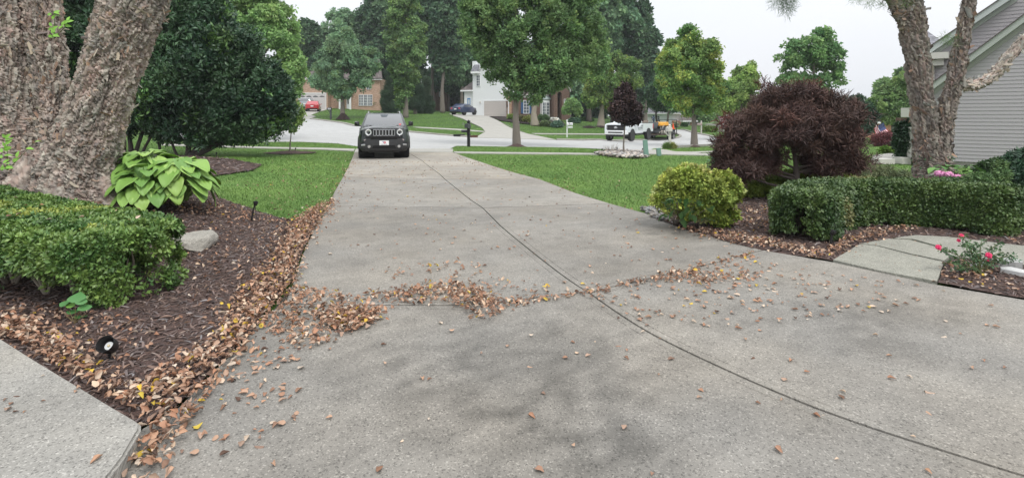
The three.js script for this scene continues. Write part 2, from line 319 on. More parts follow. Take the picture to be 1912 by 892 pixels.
function crownPoints(lobes, { count, size = [0.4, 0.6], colors, accent, accentShare = 0.1, shell = 0.55, gap = -0.25, gapFreq = 0.9, droop = 0, lift = 0.5, jitter = 0.18, ymin = -1e9, clump = 0.30, flat = 0.62, clumps = 18 }) {
  // lobes: [centre, rx, ry, rz]; each lobe is broken into leaf clumps of different size, and the clumps into sprigs, with holes where the noise is low
  const out = [], bits = [];
  for (const [c, a, b, e] of lobes) {
    const m = Math.cbrt(a * b * e);
    for (let i = 0; i < clumps; i++) {
      const z = 1 - 2 * (i + R()) / clumps, w = i * 2.4 + R(), q = Math.sqrt(Math.max(0, 1 - z * z)), f = shell * 0.85 + (0.86 - shell * 0.85) * Math.pow(R(), 0.5), r = m * clump * rr(0.65, 1.35);
      bits.push([V(c.x + q * Math.cos(w) * a * f, c.y + z * b * f, c.z + q * Math.sin(w) * e * f), r, r * flat * (droop > 0.5 ? 1.5 : 1), c, ((b) => [b * rr(0.94, 1.05), b, b * rr(0.92, 1.06)])(rr(0.82, 1.2))]);
    }
  }
  const sum = bits.reduce((s, k) => s + k[1] * k[1], 0);
  for (const [p0, r, ry, c, tone] of bits) {
    const n0 = Math.round(count * r * r / sum);
    for (let k = 0, tries = 0; k < n0 && tries < n0 * 5; tries++) {
      const z = rr(-0.75, 1), w = R() * 6.283, q = Math.sqrt(1 - z * z), n = V(q * Math.cos(w), z, q * Math.sin(w)), f = (0.4 + 0.65 * Math.pow(R(), 0.6)) * (R() < 0.12 ? rr(1.1, 1.5) : 1), p = V(p0.x + n.x * r * f, p0.y + n.y * ry * f - (droop > 0.5 ? 0.25 * r * f * f : 0), p0.z + n.z * r * f);
      if (p.y < ymin) { k++; continue; }
      if (N3(p.x * gapFreq + 3, p.y * gapFreq, p.z * gapFreq) + 0.5 * N3(p.x * gapFreq * 2.7, p.y * gapFreq * 2.7 + 5, p.z * gapFreq * 2.7) < gap) { if (R() < 0.5) k++; continue; }
      const o = p.clone().sub(c).normalize(), dir = V(n.x * 0.6 + o.x * 0.5 + rr(-0.5, 0.5), n.y * 0.6 + lift - droop * 1.5 + rr(-0.4, 0.4), n.z * 0.6 + o.z * 0.5 + rr(-0.5, 0.5)).normalize();
      let col = accent && N3(p.x * 1.3 + 20, p.y * 1.3, p.z * 1.3) > 0.5 - accentShare * 2.2 && R() < 0.75 ? accent : mixc(colors[0], colors[1], clamp(0.5 + 0.9 * N3(p.x * 0.8, p.y * 0.8 + 30, p.z * 0.8) + rr(-0.3, 0.3)));
      col = jit(col, jitter); out.push({ p, q: new THREE.Quaternion().setFromUnitVectors(QY, dir).multiply(new THREE.Quaternion().setFromAxisAngle(QY, R() * 6.283)), s: rr(...size), c: col.map((v, i) => v * tone[i]) }); k++;
    }
  }
  return out;
}
function foliage(root, name, geos, mat, pts) {   // one crown; several sprig shapes
  const each = geos.map(() => []); pts.forEach((p, i) => each[i % geos.length].push(p));
  if (geos.length === 1) return instanced(name, geos[0], mat, pts, root);
  const g = new THREE.Group(); g.name = name; g.userData.kind = 'stuff'; root.add(g);
  each.forEach((l, i) => instanced('leaf_sprays', geos[i], mat, l, g)); return g;
}
// a tree from its base point and crown lobes given in photo pixels at the tree's own depth
function tree(name, label, base, lobesPx, o) {
  const { category = 'tree', group, trunk = 0.15, top, geos = CL.broad, mat = MAT.leafTree, barkMat = MAT.bark, deep = 1, limbs = true, lean = 0 } = o;
  const d = -base.z, k = d / F, root = thing(name, label, category, base, group);
  const lobes = lobesPx.map(([x, y, a, b, dz = 0]) => [P(x, y, d + dz), a * k, b * k, (o.round ?? 1) * deep * Math.sqrt(a * b) * k]);
  if (o.spread) lobes.forEach((l) => { l[0].z += rr(-1, 1) * o.spread; });
  const hi = lobes.reduce((m, l) => Math.max(m, l[0].y), -9), tp = top ? P(top[0], top[1], d) : V(lobes.reduce((s, l) => s + l[0].x, 0) / lobes.length, hi, base.z);
  const tr = [];
  for (let i = 0; i <= 5; i++) { const t = i / 5; tr.push([V(base.x + (tp.x - base.x) * t * t + (i ? rr(-0.4, 0.4) * trunk : 0) + lean * t, base.y - 0.08 + (tp.y - base.y) * t, base.z + (tp.z - base.z) * t), trunk * (i ? 1 - 0.72 * t : 1.5)]); }
  part(root, 'trunk', tube(tr, { seg: 12, len: 40, amp: trunk * 0.12, freq: 5 / trunk * 0.6, along: 1.5 / trunk * 0.25 }), barkMat);
  if (limbs) lobes.forEach((l, i) => {
    if (i > 12) return;
    const t = clamp((l[0].y - l[2] * 0.7 - base.y) / (tp.y - base.y), 0.25, 0.92), f = t * 5, q = Math.min(4, Math.floor(f)), s = tr[q][0].clone().lerp(tr[q + 1][0], f - q), r = trunk * (1 - 0.72 * t) * 0.6;
    const e = l[0].clone().add(V(0, l[2] * 0.3, 0)); if (e.distanceTo(s) < 0.3) return;
    part(root, 'limb', tube([[s, r], [s.clone().lerp(e, 0.4).add(V(0, -0.05 * s.distanceTo(e), 0)), r * 0.7], [e, r * 0.2]], { seg: 6, len: 8 }), barkMat);
  });
  foliage(root, 'crown', geos, mat, crownPoints(lobes, d > 20 && geos !== CL.lace ? { ...o, count: o.count * 1.45, size: o.size.map((v) => v * 0.78) } : o));
  return root;
}
// ================================================================ the setting
const HARD = [];   // polygons where no grass grows
const hard = (p) => { HARD.push([p, polyBox(p)]); return p; };
const isHard = (x, z) => HARD.some(([p, b]) => x > b[0] && x < b[1] && z > b[2] && z < b[3] && inPoly(p, x, z));

// ---- driveway joints, read from the photograph
const jointL = smoothLine(GX([[760, 284.5], [785, 298], [800, 310], [822, 326], [830, 334], [855, 354], [880, 374], [901, 388], [935, 422], [985, 463], [1040, 506], [1078, 533], [1100, 546]]), 2);
const jointL2 = smoothLine(GX([[1100, 546], [1125, 564], [1160, 588], [1210, 619], [1270, 650], [1340, 683], [1420, 719], [1530, 764], [1650, 806], [1780, 847], [1912, 888], [2060, 930]]), 3);
const cutAt = (pts, py) => { const z = G(900, py).z; let b = 0; pts.forEach((p, i) => { if (Math.abs(p[1] - z) < Math.abs(pts[b][1] - z)) b = i; }); return b; };
const edgeL = (y) => { const e = [[284.5, 661], [310, 650], [331, 639], [360, 622], [385, 612], [420, 590], [460, 568], [500, 556], [568, 530]]; for (let i = 1; i < e.length; i++) if (y <= e[i][0]) return e[i - 1][1] + (e[i][1] - e[i - 1][1]) * (y - e[i - 1][0]) / (e[i][0] - e[i - 1][0]); return 530; };
const iJ = [284.5, 310, 334, 388].map((y) => cutAt(jointL, y)); iJ.push(jointL.length - 1);
const leftY = [284.5, 309, 330, 384, 567], rightPx = [[845, 284], [922, 310], [1007, 334], [1140, 380], [1425, 467]];
const leftEdge = leftY.map((y, i) => (i ? Array.from({ length: 4 }, (_, k) => { const yy = leftY[i - 1] + (y - leftY[i - 1]) * (k + 1) / 4; return [edgeL(yy), yy]; }) : [[edgeL(y), y]]));
const T1L = GX([[530, 567], [640, 569], [760, 569.5], [850, 570], [920, 566], [1000, 556], [1060, 548], [1100, 546]]);
const T1R = GX([[1100, 546], [1140, 536], [1180, 527], [1250, 511], [1330, 492], [1425, 467]]);
const rightMid = [[], [[885, 298]], [[960, 322]], [[1075, 360]], [[1220, 402], [1290, 430], [1360, 450]]];
const slabPolys = [];
for (let i = 1; i < 5; i++) {
  const la = GX([leftEdge[i - 1].at(-1), ...leftEdge[i]]), lj = jointL.slice(iJ[i - 1], iJ[i] + 1);
  if (i < 4) slabPolys.push([...la, ...[...lj].reverse()]); else slabPolys.push([...la, ...T1L.slice(1, -1), ...[...lj].reverse()]);
  const rp = GX([rightPx[i - 1], ...rightMid[i], rightPx[i]]);
  if (i < 4) slabPolys.push([...lj, ...[...rp].reverse()]); else slabPolys.push([...lj, ...T1R.slice(1, -1), ...[...rp].reverse()]);
}
slabPolys.push([...T1L, ...jointL2.slice(1), [3.2, -0.6], [-2.6, -0.6], ...GX([[180, 905], [262, 800], [330, 760], [400, 690], [450, 640], [490, 590]])]);
slabPolys.push([...jointL2, [5.2, -0.9], [6.4, -2.6], ...GX([[2050, 584], [1912, 559], [1750, 531], [1555, 489]]), ...[...T1R].reverse()]);
const driveAll = hard([...GX([[661, 284.5], [640, 330], [612, 385], [568, 460], [545, 520], [490, 590], [400, 690], [330, 760], [262, 800], [180, 905]]), [-2.6, -0.6], [6.4, -0.6], ...GX([[2050, 584], [1912, 559], [1750, 531], [1555, 489], [1425, 467], [1290, 430], [1220, 402], [1140, 380], [1007, 334], [845, 284]])]);
// weathering of the concrete: traffic film, oil and damp stains that the photograph shows on the slabs
const STAIN = [[1000, 640, 0.8, 0.24], [1080, 690, 0.6, 0.24], [980, 730, 0.7, 0.24], [1090, 790, 0.5, 0.30], [980, 830, 0.5, 0.26], [1130, 850, 0.3, 0.28], [860, 640, 0.7, 0.2], [780, 720, 0.5, 0.16], [820, 840, 0.4, 0.2], [1640, 575, 0.55, 0.34], [1740, 590, 0.4, 0.34], [1560, 640, 0.5, 0.22], [1700, 650, 0.6, 0.18], [1400, 585, 0.7, 0.22], [1290, 620, 0.5, 0.20], [1330, 425, 0.9, 0.26], [1200, 410, 0.8, 0.22], [930, 400, 0.8, 0.14], [720, 420, 0.9, 0.12], [1150, 460, 0.8, 0.14], [760, 470, 0.7, 0.14], [640, 700, 0.4, 0.16], [850, 760, 0.35, 0.2]].map(([a, b, r, k]) => { const p = G(a, b); return [p.x, p.z, r, k]; });
const PALE = [[1800, 690, 0.5, 0.10], [1840, 620, 0.5, 0.10], [700, 620, 0.5, 0.08], [1240, 740, 0.4, 0.06], [600, 760, 0.5, 0.05]].map(([a, b, r, k]) => { const p = G(a, b); return [p.x, p.z, r, k]; });
const slabTone = [1.24, 1.26, 1.16, 1.2, 1.0, 1.06, 0.93, 0.96, 0.88, 0.94];
function stain(x, z, i = 0, base = [0.42, 0.402, 0.376]) {
  let k = slabTone[i] * (1 + 0.30 * fbm(x * 0.7, 2.5, z * 0.7, 4) + 0.30 * fbm(x * 2.2, 7.5, z * 2.2, 5));
  const n = fbm(x * 3.1, 1.2, z * 3.1, 4), m = fbm(x * 9, 4.1, z * 9, 3);
  for (const [a, b, r, s] of STAIN) { const q = Math.hypot(x - a + n * 0.5, (z - b + m * 0.25) * 1.1) / r; if (q < 1.3) k *= 1 - s * 0.55 * clamp((1.15 - q) * 0.9 + m * 2.2); }
  for (const [a, b, r, s] of PALE) { const q = Math.hypot(x - a + n * 0.5, z - b + m * 0.3) / r; if (q < 1.3) k *= 1 + s * clamp((1.25 - q) * 1.5 + m); }
  const w = 0.018 * clamp(fbm(x * 0.9 + 9, 1.5, z * 0.9, 3) * 3, -1, 1) + (i < 4 ? 0.02 : 0); return [base[0] * k * (1 + w), base[1] * k, base[2] * k * (1 - w * 1.5)];
}
{
  const drive = thing('driveway', 'long weathered concrete driveway cut into slabs by joints', 'driveway', V(0, 0, -8)); drive.userData.kind = 'structure';
  part(drive, 'joint_bed', sheet(inset(driveAll, 0.02), 0.8, () => -0.035, () => [0.15, 0.135, 0.115]), MAT.concrete);
  const ridge = (line, off) => {   // the fine ridge that the edging tool left beside a joint
    const pos = [], col = [], uv = [], idx = [];
    line.forEach(([x, z], i) => { const a = line[Math.max(0, i - 1)], b = line[Math.min(line.length - 1, i + 1)], l = Math.hypot(b[0] - a[0], b[1] - a[1]), nx = -(b[1] - a[1]) / l, nz = (b[0] - a[0]) / l, o = off + 0.006 * N3(x * 4, 1, z * 4); for (const [u, v] of [[-0.007, -0.004], [-0.001, 0.0035], [0.002, 0.0035], [0.008, -0.004]]) { const X = x + nx * (o + u), Z = z + nz * (o + u); pos.push(X, v + 0.003 * Math.max(0, N3(x * 3, 7, z * 3)), Z); uv.push(X, Z); col.push(...stain(X, Z, 8)); } if (i < line.length - 1) for (let j = 0; j < 3; j++) { const q = i * 4 + j; idx.push(q, q + 1, q + 4, q + 1, q + 5, q + 4); } });
    const g = new THREE.BufferGeometry(); g.setAttribute('position', new THREE.Float32BufferAttribute(pos, 3)); g.setAttribute('uv', new THREE.Float32BufferAttribute(uv, 2)); g.setAttribute('color', new THREE.Float32BufferAttribute(col, 3)); g.setIndex(idx); g.computeVertexNormals(); part(drive, 'joint_ridge', g, MAT.concrete);
  };
  const fineL = smoothLine(jointL2, 6), fineT = smoothLine(T1L, 8), fineR = smoothLine(T1R, 8), fineU = smoothLine(jointL.slice(-9), 6);
  for (const s of [-0.075, 0.075]) { ridge(fineL, s); ridge(fineT, s); ridge(fineR, s); ridge(fineU, s); }
  slabPolys.forEach((p, i) => {
    const near = i >= 6, q = inset(p, near ? 0.0095 : 0.011);
    part(drive, 'slab', sheet(q, near ? 0.1 : 0.25, (x, z) => 0.003 * N3(x * 0.6 + i, 3, z * 0.6), (x, z) => stain(x, z, i), 0.035), MAT.concrete);
  });
}
{ // raised garage apron in the near corner
  const poly = hard([...GX([[-120, 575], [0, 630], [60, 668], [130, 710], [205, 755]]), ...GX([[250, 781], [262, 790], [262, 799], [255, 810], [232, 850], [200, 892], [165, 940]]), [-2.2, -1.0], [-5, -1.0]]).map(([x, z]) => [x, z]);
  const k = (1.5 - 0.09) / 1.5, top = poly.map(([x, z], i) => (i < poly.length - 2 ? [x * k, z * k] : [x, z]));
  const g = sheet(inset(top, 0.012), 0.1, () => 0.09, (x, z) => stain(x, z, 5, [0.47, 0.46, 0.44]), 0.012);
  const side = sheet(top, 0.4, () => 0.078, (x, z) => stain(x, z, 5, [0.47, 0.46, 0.44]), 0.12);
  const o = struct('garage_apron', g, MAT.concrete, 'raised concrete slab with a square corner beside the leaf drift');
  const s = shade(new THREE.Mesh(side, MAT.concrete)); s.name = 'slab_side'; o.add(s);
  HARD.push([top, polyBox(top)]);
}
{ // front walk
  const walk = thing('walkway', 'pale concrete walkway slabs curving between the clipped hedge and the rose', 'walkway', V(5, 0, -6)); walk.userData.kind = 'structure';
  const A = GX([[1555, 488], [1650, 510], [1752, 529], [1765, 492], [1700, 478], [1640, 462], [1605, 458]]), B = GX([[1605, 457], [1640, 461], [1700, 476], [1765, 490], [1775, 482], [1745, 462], [1700, 450], [1660, 448]]), C = GX([[1668, 446.5], [1705, 448.5], [1750, 461], [1780, 482], [1850, 486], [1912, 497], [2040, 510], [2040, 478], [1912, 461], [1860, 455], [1770, 444], [1710, 441]]);
  for (const p of [A, B, C]) part(walk, 'slab', sheet(inset(hard(p), 0.006), 0.15, () => 0.018, (x, z) => mixc([0.43, 0.435, 0.39], [0.50, 0.50, 0.45], 0.5 + fbm(x * 2, 4, z * 2, 4)), 0.06), MAT.concrete);
}
// ---- street, kerbs, pavements, driveways over the road
const road = hard(GX([[300, 262], [380, 262], [440, 264], [560, 264], [630, 267], [664, 272], [700, 277], [840, 277], [852, 271.5], [1000, 273.5], [1100, 276], [1160, 279], [1215, 279.5], [1240, 275.5], [1292, 273], [1321, 271.5], [1345, 267.5], [1347, 262], [1339, 258], [1321, 253], [1301, 249], [1288, 246], [1271, 242], [1252, 240.5], [1250, 243], [1262, 248], [1273, 253.5], [1268, 257], [1250, 259], [1150, 262.5], [1040, 261], [985, 259], [905, 257], [885, 256], [820, 251.5], [720, 242], [676, 236], [640, 230], [610, 225.5], [575, 221.5], [540, 222], [480, 224], [380, 228], [300, 232]]));
struct('road', sheet(road, 1.2, (x, z) => H(x, z) - 0.02), MAT.road, 'pale concrete street curving past the end of the driveway');
const kerbLine = (px, label) => {
  const pts = smoothLine(GX(px), 4), pos = [], idx = [], prof = [[-0.02, -0.08], [-0.02, 0.06], [0.03, 0.10], [0.20, 0.10], [0.20, -0.08]];
  pts.forEach(([x, z], i) => { const a = pts[Math.max(0, i - 1)], b = pts[Math.min(pts.length - 1, i + 1)], l = Math.hypot(b[0] - a[0], b[1] - a[1]), nx = -(b[1] - a[1]) / l, nz = (b[0] - a[0]) / l; for (const [u, v] of prof) pos.push(x + nx * u, H(x, z) + v, z + nz * u); });
  for (let i = 0; i < pts.length - 1; i++) for (let j = 0; j < 4; j++) { const o = i * 5 + j; idx.push(o, o + 1, o + 5, o + 1, o + 6, o + 5); }
  let g = new THREE.BufferGeometry(); g.setAttribute('position', new THREE.Float32BufferAttribute(pos, 3)); g.setAttribute('uv', new THREE.Float32BufferAttribute(pos.flatMap((_, i) => (i % 3 ? [] : [pos[i], pos[i + 2]])), 2)); g.setIndex(idx); g = toCreasedNormals(g, 0.4);
  return struct('kerb', g, MAT.kerb, label);
};
kerbLine([[882, 255.8], [820, 251.5], [770, 247], [720, 242], [676, 236], [640, 230], [608, 225.5], [580, 222]], 'grey concrete kerb edging the striped lawns over the road');
kerbLine([[1268, 257], [1250, 259], [1200, 261.5], [1150, 262.5], [1090, 262], [1040, 261]], 'grey concrete kerb beside the white pickup truck');
kerbLine([[1252, 243.5], [1262, 248], [1273, 253.5], [1268, 257]], 'rounded kerb end round the grass tip behind the trailer');
kerbLine([[1240, 275.5], [1292, 273], [1321, 271.5], [1345, 267.5]], 'kerb edging the grass island of the yellow green street tree');
kerbLine([[1339, 258], [1321, 253], [1301, 249], [1288, 246], [1271, 242]], 'kerb along the far bend of the street');
const flat = (name, px, mat, label, cell = 1, up = 0.0) => struct(name, sheet(hard(GX(px)), cell, (x, z) => H(x, z) + up, null, 0.05), mat, label);
{ // storm drain slots in the far kerb
  for (const [x0, x1, y, lab, m] of [[848, 866, 254.2, 'black storm drain slot in the far kerb', MAT.black], [879, 891, 256.2, 'rusty brown storm drain cover in the far kerb', std([0.12, 0.06, 0.04], 0.8)]]) {
    const a = G(x0, y), b = G(x1, y), c = a.clone().lerp(b, 0.5), L = a.distanceTo(b), g = join([box(-L / 2, L / 2, -0.02, 0.13, -0.1, 0.1), box(-L / 2 - 0.05, L / 2 + 0.05, 0.13, 0.16, -0.13, 0.13)]);
    rot(g, 0, Math.atan2(-(b.z - a.z), b.x - a.x), 0); g.translate(c.x, c.y, c.z); solo('storm_drain', g, m, lab, 'drain');
  }
}
flat('apron', [[664, 277.5], [661, 284], [845, 283.6], [846, 277.5]], MAT.path, 'pale concrete apron where the driveway meets the street', 0.6, 0.0);
flat('pavement', [[300, 268], [400, 270.8], [500, 274], [600, 275.5], [662, 277.5], [660, 281.5], [600, 278.8], [500, 276.8], [400, 273.6], [300, 271]], MAT.path, 'narrow concrete pavement crossing the lawn behind the sapling');
flat('pavement', [[846, 282.3], [900, 283.3], [1000, 284.2], [1116, 285.5], [1150, 286], [1150, 288.5], [1116, 288], [1000, 287], [900, 286], [850, 285]], MAT.path, 'narrow concrete pavement crossing the lawn towards the stone bed');
flat('pavement', [[1165, 279.5], [1215, 279.5], [1236, 278.2], [1262, 282.5], [1290, 283], [1330, 281.6], [1420, 279], [1420, 281.5], [1360, 283], [1310, 284.2], [1300, 286], [1420, 287.5], [1420, 291], [1300, 289], [1240, 288], [1190, 286.5]], MAT.path, 'concrete apron and pavement past the green utility markers');
flat('neighbour_driveway', [[888, 256.5], [985, 259], [1040, 260.6], [984, 249], [932, 226], [914, 218.2], [950, 215.6], [905, 214.6], [880, 213.2], [838, 211.6], [846, 215.6], [862, 220.5], [900, 238], [906, 246]], MAT.path, 'wide pale driveway rising to the white garage');
flat('neighbour_driveway', [[540, 222], [577, 221.6], [590, 217], [580, 214.5], [612, 203.4], [610, 201.4], [570, 202.2], [545, 208]], MAT.path, 'pale driveway of the tan brick house under the red car');
flat('pavement', [[905, 246.2], [862, 243], [780, 238], [770, 236.3], [862, 240.8], [903, 244.4]], MAT.path, 'far narrow pavement crossing the striped lawn');
flat('pavement', [[1000, 250], [1060, 250.4], [1140, 250.8], [1140, 249.2], [1060, 248.8], [992, 248.4]], MAT.path, 'far narrow pavement behind the white mailbox');
flat('courtyard', [[1630, 300], [1690, 302], [1735, 307], [1735, 300], [1700, 288], [1660, 286], [1630, 290]], MAT.path, 'pale paving of the neighbouring front yard');

// ---- planting beds
const bedL = hard(GX([[-260, 640], [-120, 625], [0, 690], [130, 780], [215, 840], [262, 800], [330, 760], [400, 690], [450, 640], [490, 590], [545, 520], [568, 460], [590, 420], [603, 392], [575, 404], [552, 412], [505, 398], [455, 382], [412, 368], [300, 335], [150, 318], [-60, 318], [-260, 330]]));
const bedMat = MAT.soil;
const bedY = (poly, rise = 0.035) => (x, z) => H(x, z) - 0.012 + rise * (0.5 + fbm(x * 2.3, 6, z * 2.3, 4));
struct('mulch_bed', sheet(bedL, 0.09, (x, z) => Math.max(0, H(x, z) - 0.03) - 0.006 + 0.03 * (0.5 + fbm(x * 2.3, 6, z * 2.3, 4))), bedMat, 'brown bark mulch bed round the big birch and the near hedge');
const bedR = hard(GX([[1215, 405], [1290, 432], [1360, 452], [1425, 468], [1555, 488], [1605, 458], [1660, 448], [1710, 441], [1770, 444], [1860, 455], [1912, 461], [2080, 475], [2080, 350], [1912, 330], [1700, 328], [1500, 330], [1380, 345], [1300, 372]]));
struct('mulch_bed', sheet(bedR, 0.12, bedY(bedR)), bedMat, 'dark mulch bed under the clipped hedge and the red maple');
const bedRose = hard(GX([[1753, 529], [1766, 492], [1782, 484], [1850, 487], [1912, 498], [2080, 512], [2080, 588], [1912, 558]]));
struct('mulch_bed', sheet(bedRose, 0.1, bedY(bedRose)), bedMat, 'small dark mulch bed under the rose bush');
const bedS = hard(GX([[380, 330], [470, 318], [488, 308], [440, 298], [395, 294], [340, 291], [250, 288], [200, 290], [180, 310], [200, 335]]));
struct('mulch_bed', sheet(bedS, 0.2, bedY(bedS)), bedMat, 'mulch patch under the big dark evergreen shrub');
const ring = (px, py, rpx, mat, label, h = 0.12, name = 'mulch_ring') => {
  const c = G(px, py), r = rpx * -c.z / F, p = Array.from({ length: 28 }, (_, i) => { const a = i / 28 * 6.283, q = r * (1 + 0.12 * N3(Math.cos(a) * 1.5, Math.sin(a) * 1.5, px)); return [c.x + Math.cos(a) * q, c.z + Math.sin(a) * q]; });
  hard(p); return struct(name, sheet(p, r / 9, (x, z) => H(x, z) - 0.03 + h * sstep(1.05, 0.1, Math.hypot(x - c.x, z - c.z) / r) + 0.05 * (0.5 + fbm(x * 4, 2, z * 4, 3))), mat, label);
};
ring(543, 284.5, 44, MAT.soil, 'brown mulch ring round the staked sapling', 0.08);
ring(965, 273.5, 18, MAT.soil, 'brown mulch ring round the drooping street tree', 0.16);
ring(640, 222.5, 14, MAT.blackMulch, 'black mulch mound round the green tree over the road', 0.7);
ring(1297, 273.3, 14, MAT.soil, 'thin mulch ring round the yellow green street tree', 0.1);
ring(1100, 237, 13, MAT.blackMulch, 'dark mulch ring under the paired woodland trunks', 0.15);
ring(1124, 237, 13, MAT.blackMulch, 'dark mulch ring at the foot of the thick woodland trunk', 0.15);
const bedH = hard(GX([[913, 217.6], [932, 225], [962, 229.5], [1000, 233], [1040, 236], [1056, 234], [1050, 226], [1010, 222], [960, 217.5]]));
struct('mulch_bed', sheet(bedH, 0.8, (x, z) => H(x, z) + 0.06), MAT.blackMulch, 'black mulch bed in front of the white and brick house');
const bedT = hard(GX([[1110, 287], [1135, 291.5], [1165, 294.5], [1195, 295], [1213, 292], [1206, 287], [1180, 283.5], [1150, 283], [1125, 284.5]]));
struct('stone_bed', sheet(bedT, 0.3, (x, z) => H(x, z) + 0.03 + 0.05 * fbm(x * 2, 1, z * 2, 2)), MAT.soil, 'low bed of river stones under the young purple maple');

// ---- the ground sheet (lawn) to the horizon
{
  const xs = [], zs = [];
  for (let x = -90; x <= 90; x += x >= -14 && x < 14 ? 0.4 : 1.5) xs.push(x); for (const x of [110, 140, 190, 260, 400, 700]) { xs.push(x); xs.unshift(-x); }
  for (let z = 8; z >= -125; z -= z > -30 ? 0.4 : 1.25) zs.push(z); for (const z of [-140, -170, -220, -300, -450, -800]) zs.push(z);
  const pos = [], idx = [], col = [], uv = [];
  zs.forEach((z, j) => xs.forEach((x, i) => {
    pos.push(x, H(clamp(x, -150, 150), Math.max(z, -230)) - 0.05, z); uv.push(x, z);
    const s = 1 + 0.14 * fbm(x * 0.35, 3, z * 0.35, 4), stripe = -z > 48 ? 0.05 * Math.sign(Math.sin((x * 0.9 + z * 0.5) * 1.9)) : 0; col.push(0.62 * (s + stripe), 0.66 * (s + stripe), 0.46 * s);
    if (i < xs.length - 1 && j < zs.length - 1) { const o = j * xs.length + i; idx.push(o, o + 1, o + xs.length, o + 1, o + xs.length + 1, o + xs.length); }
  }));
  const g = new THREE.BufferGeometry(); g.setAttribute('position', new THREE.Float32BufferAttribute(pos, 3)); g.setAttribute('uv', new THREE.Float32BufferAttribute(uv, 2)); g.setAttribute('color', new THREE.Float32BufferAttribute(col, 3)); g.setIndex(idx); g.computeVertexNormals();
  if (g.attributes.normal.getY(0) < 0) { for (let i = 0; i < idx.length; i += 3) [idx[i], idx[i + 1]] = [idx[i + 1], idx[i]]; g.setIndex(idx); g.computeVertexNormals(); }
  struct('ground', g, MAT.grass, 'green lawns and ground of the whole street');
}
{ // grass blades
  const tuft = (n, s) => { const r = mulberry(s), l = []; for (let i = 0; i < n; i++) { const b = leafGeo(1, 0.11, { n: 2, fold: 0.15, curl: 0.35 + r() * 0.5, base: 0.45 }); rot(b, -0.1 - r() * 0.7, 0, 0); rot(b, 0, r() * 6.28, 0); const k = 0.6 + r() * 0.5; b.scale(k, k, k); b.translate((r() - 0.5) * 1.1, 0, (r() - 0.5) * 1.1); l.push(b); } return mergeGeometries(l); };
  const geos = [tuft(9, 1), tuft(9, 2)], lists = [[], []];
  reseed(99);
  for (const [d0, d1, sp, h] of [[6, 12, 0.042, 0.055], [12, 18, 0.058, 0.06], [18, 30, 0.085, 0.065], [30, 48, 0.16, 0.09], [48, 86, 0.36, 0.12]])
    for (let d = d0; d < d1; d += sp) { const w = d * 0.985 + 1; for (let x = -w; x < w; x += sp) {
      const X = x + rr(-sp, sp) * 0.6, Z = -d + rr(-sp, sp) * 0.6; if (isHard(X, Z)) continue;
      const t = 0.5 + fbm(X * 0.5, 3, Z * 0.5, 3) + rr(-0.3, 0.3), st = d > 48 ? 0.09 * Math.sign(Math.sin((X * 0.9 + Z * 0.5) * 1.9)) : 0;
      const c = R() < 0.015 ? [0.26, 0.24, 0.11] : mixc([0.10, 0.215, 0.04], [0.215, 0.35, 0.078], clamp(t)).map((q) => q * (1 + st));
      lists[R() < 0.5 ? 0 : 1].push({ p: V(X, H(X, Z) - 0.05, Z), q: new THREE.Quaternion().setFromAxisAngle(QY, R() * 6.28), s: h * rr(0.75, 1.25) * 1.25, c });
    } }
  const g = new THREE.Group(); g.name = 'grass'; g.userData = { label: 'short green grass of the mown lawns', category: 'grass', kind: 'stuff' }; scene.add(g);
  lists.forEach((l, i) => instanced('grass_blades', geos[i], MAT.blade, l, g));
  console.log('grass', lists[0].length + lists[1].length);
}
{ // bark chips of the mulch
  reseed(5);
  const chip = (s) => { const r = mulberry(s), g = new THREE.BoxGeometry(1, 0.12, 0.22, 4, 1, 1), a = g.attributes.position; for (let i = 0; i < a.count; i++) { const x = a.getX(i); a.setXYZ(i, x + (r() - 0.5) * 0.1, a.getY(i) * (1 - Math.abs(x)) + 0.1 * Math.sin(x * 3 + s), a.getZ(i) * (1.1 - Math.abs(x) * 1.3) + 0.08 * Math.sin(x * 4 + s * 2)); } g.computeVertexNormals(); return g; };
  const geos = [chip(1), chip(2), chip(3)], lists = [[], [], []];
  const fill = (poly, sp, size, yf, lim = 11) => { const [a, b, c, e] = polyBox(poly); for (let x = Math.max(a, -lim * 0.9); x < Math.min(b, 10); x += sp) for (let z = Math.max(c, -lim); z < e; z += sp) { const X = x + rr(-sp, sp), Z = z + rr(-sp, sp); if (!inPoly(poly, X, Z) || Math.abs(X) > -Z * 0.98 + 0.3) continue; const q = new THREE.Quaternion().setFromEuler(new THREE.Euler(rr(-0.5, 0.5), R() * 6.28, rr(-0.35, 0.35))), k = size * rr(0.4, 1.5); const t = R(); lists[Math.floor(R() * 3)].push({ p: V(X, yf(X, Z) + 0.004, Z), q, s: V(k, k * rr(0.5, 1), k * rr(0.4, 1.1)), c: jit(t < 0.12 ? [0.27, 0.225, 0.205] : t < 0.5 ? [0.092, 0.064, 0.055] : [0.165, 0.118, 0.102], 0.3) }); } };
  fill(bedL, 0.034, 0.055, (x, z) => Math.max(0, H(x, z) - 0.03) - 0.006 + 0.03 * (0.5 + fbm(x * 2.3, 6, z * 2.3, 4)));
  fill(bedR, 0.06, 0.07, bedY(bedR)); fill(bedS, 0.13, 0.13, bedY(bedS), 24); fill(bedRose, 0.045, 0.06, bedY(bedRose));
  const g = new THREE.Group(); g.name = 'bark_mulch'; g.userData = { label: 'shredded brown bark chips covering the planting beds', category: 'mulch', kind: 'stuff' }; scene.add(g);
  lists.forEach((l, i) => instanced('bark_chips', geos[i], MAT.leafMatte, l, g));
}
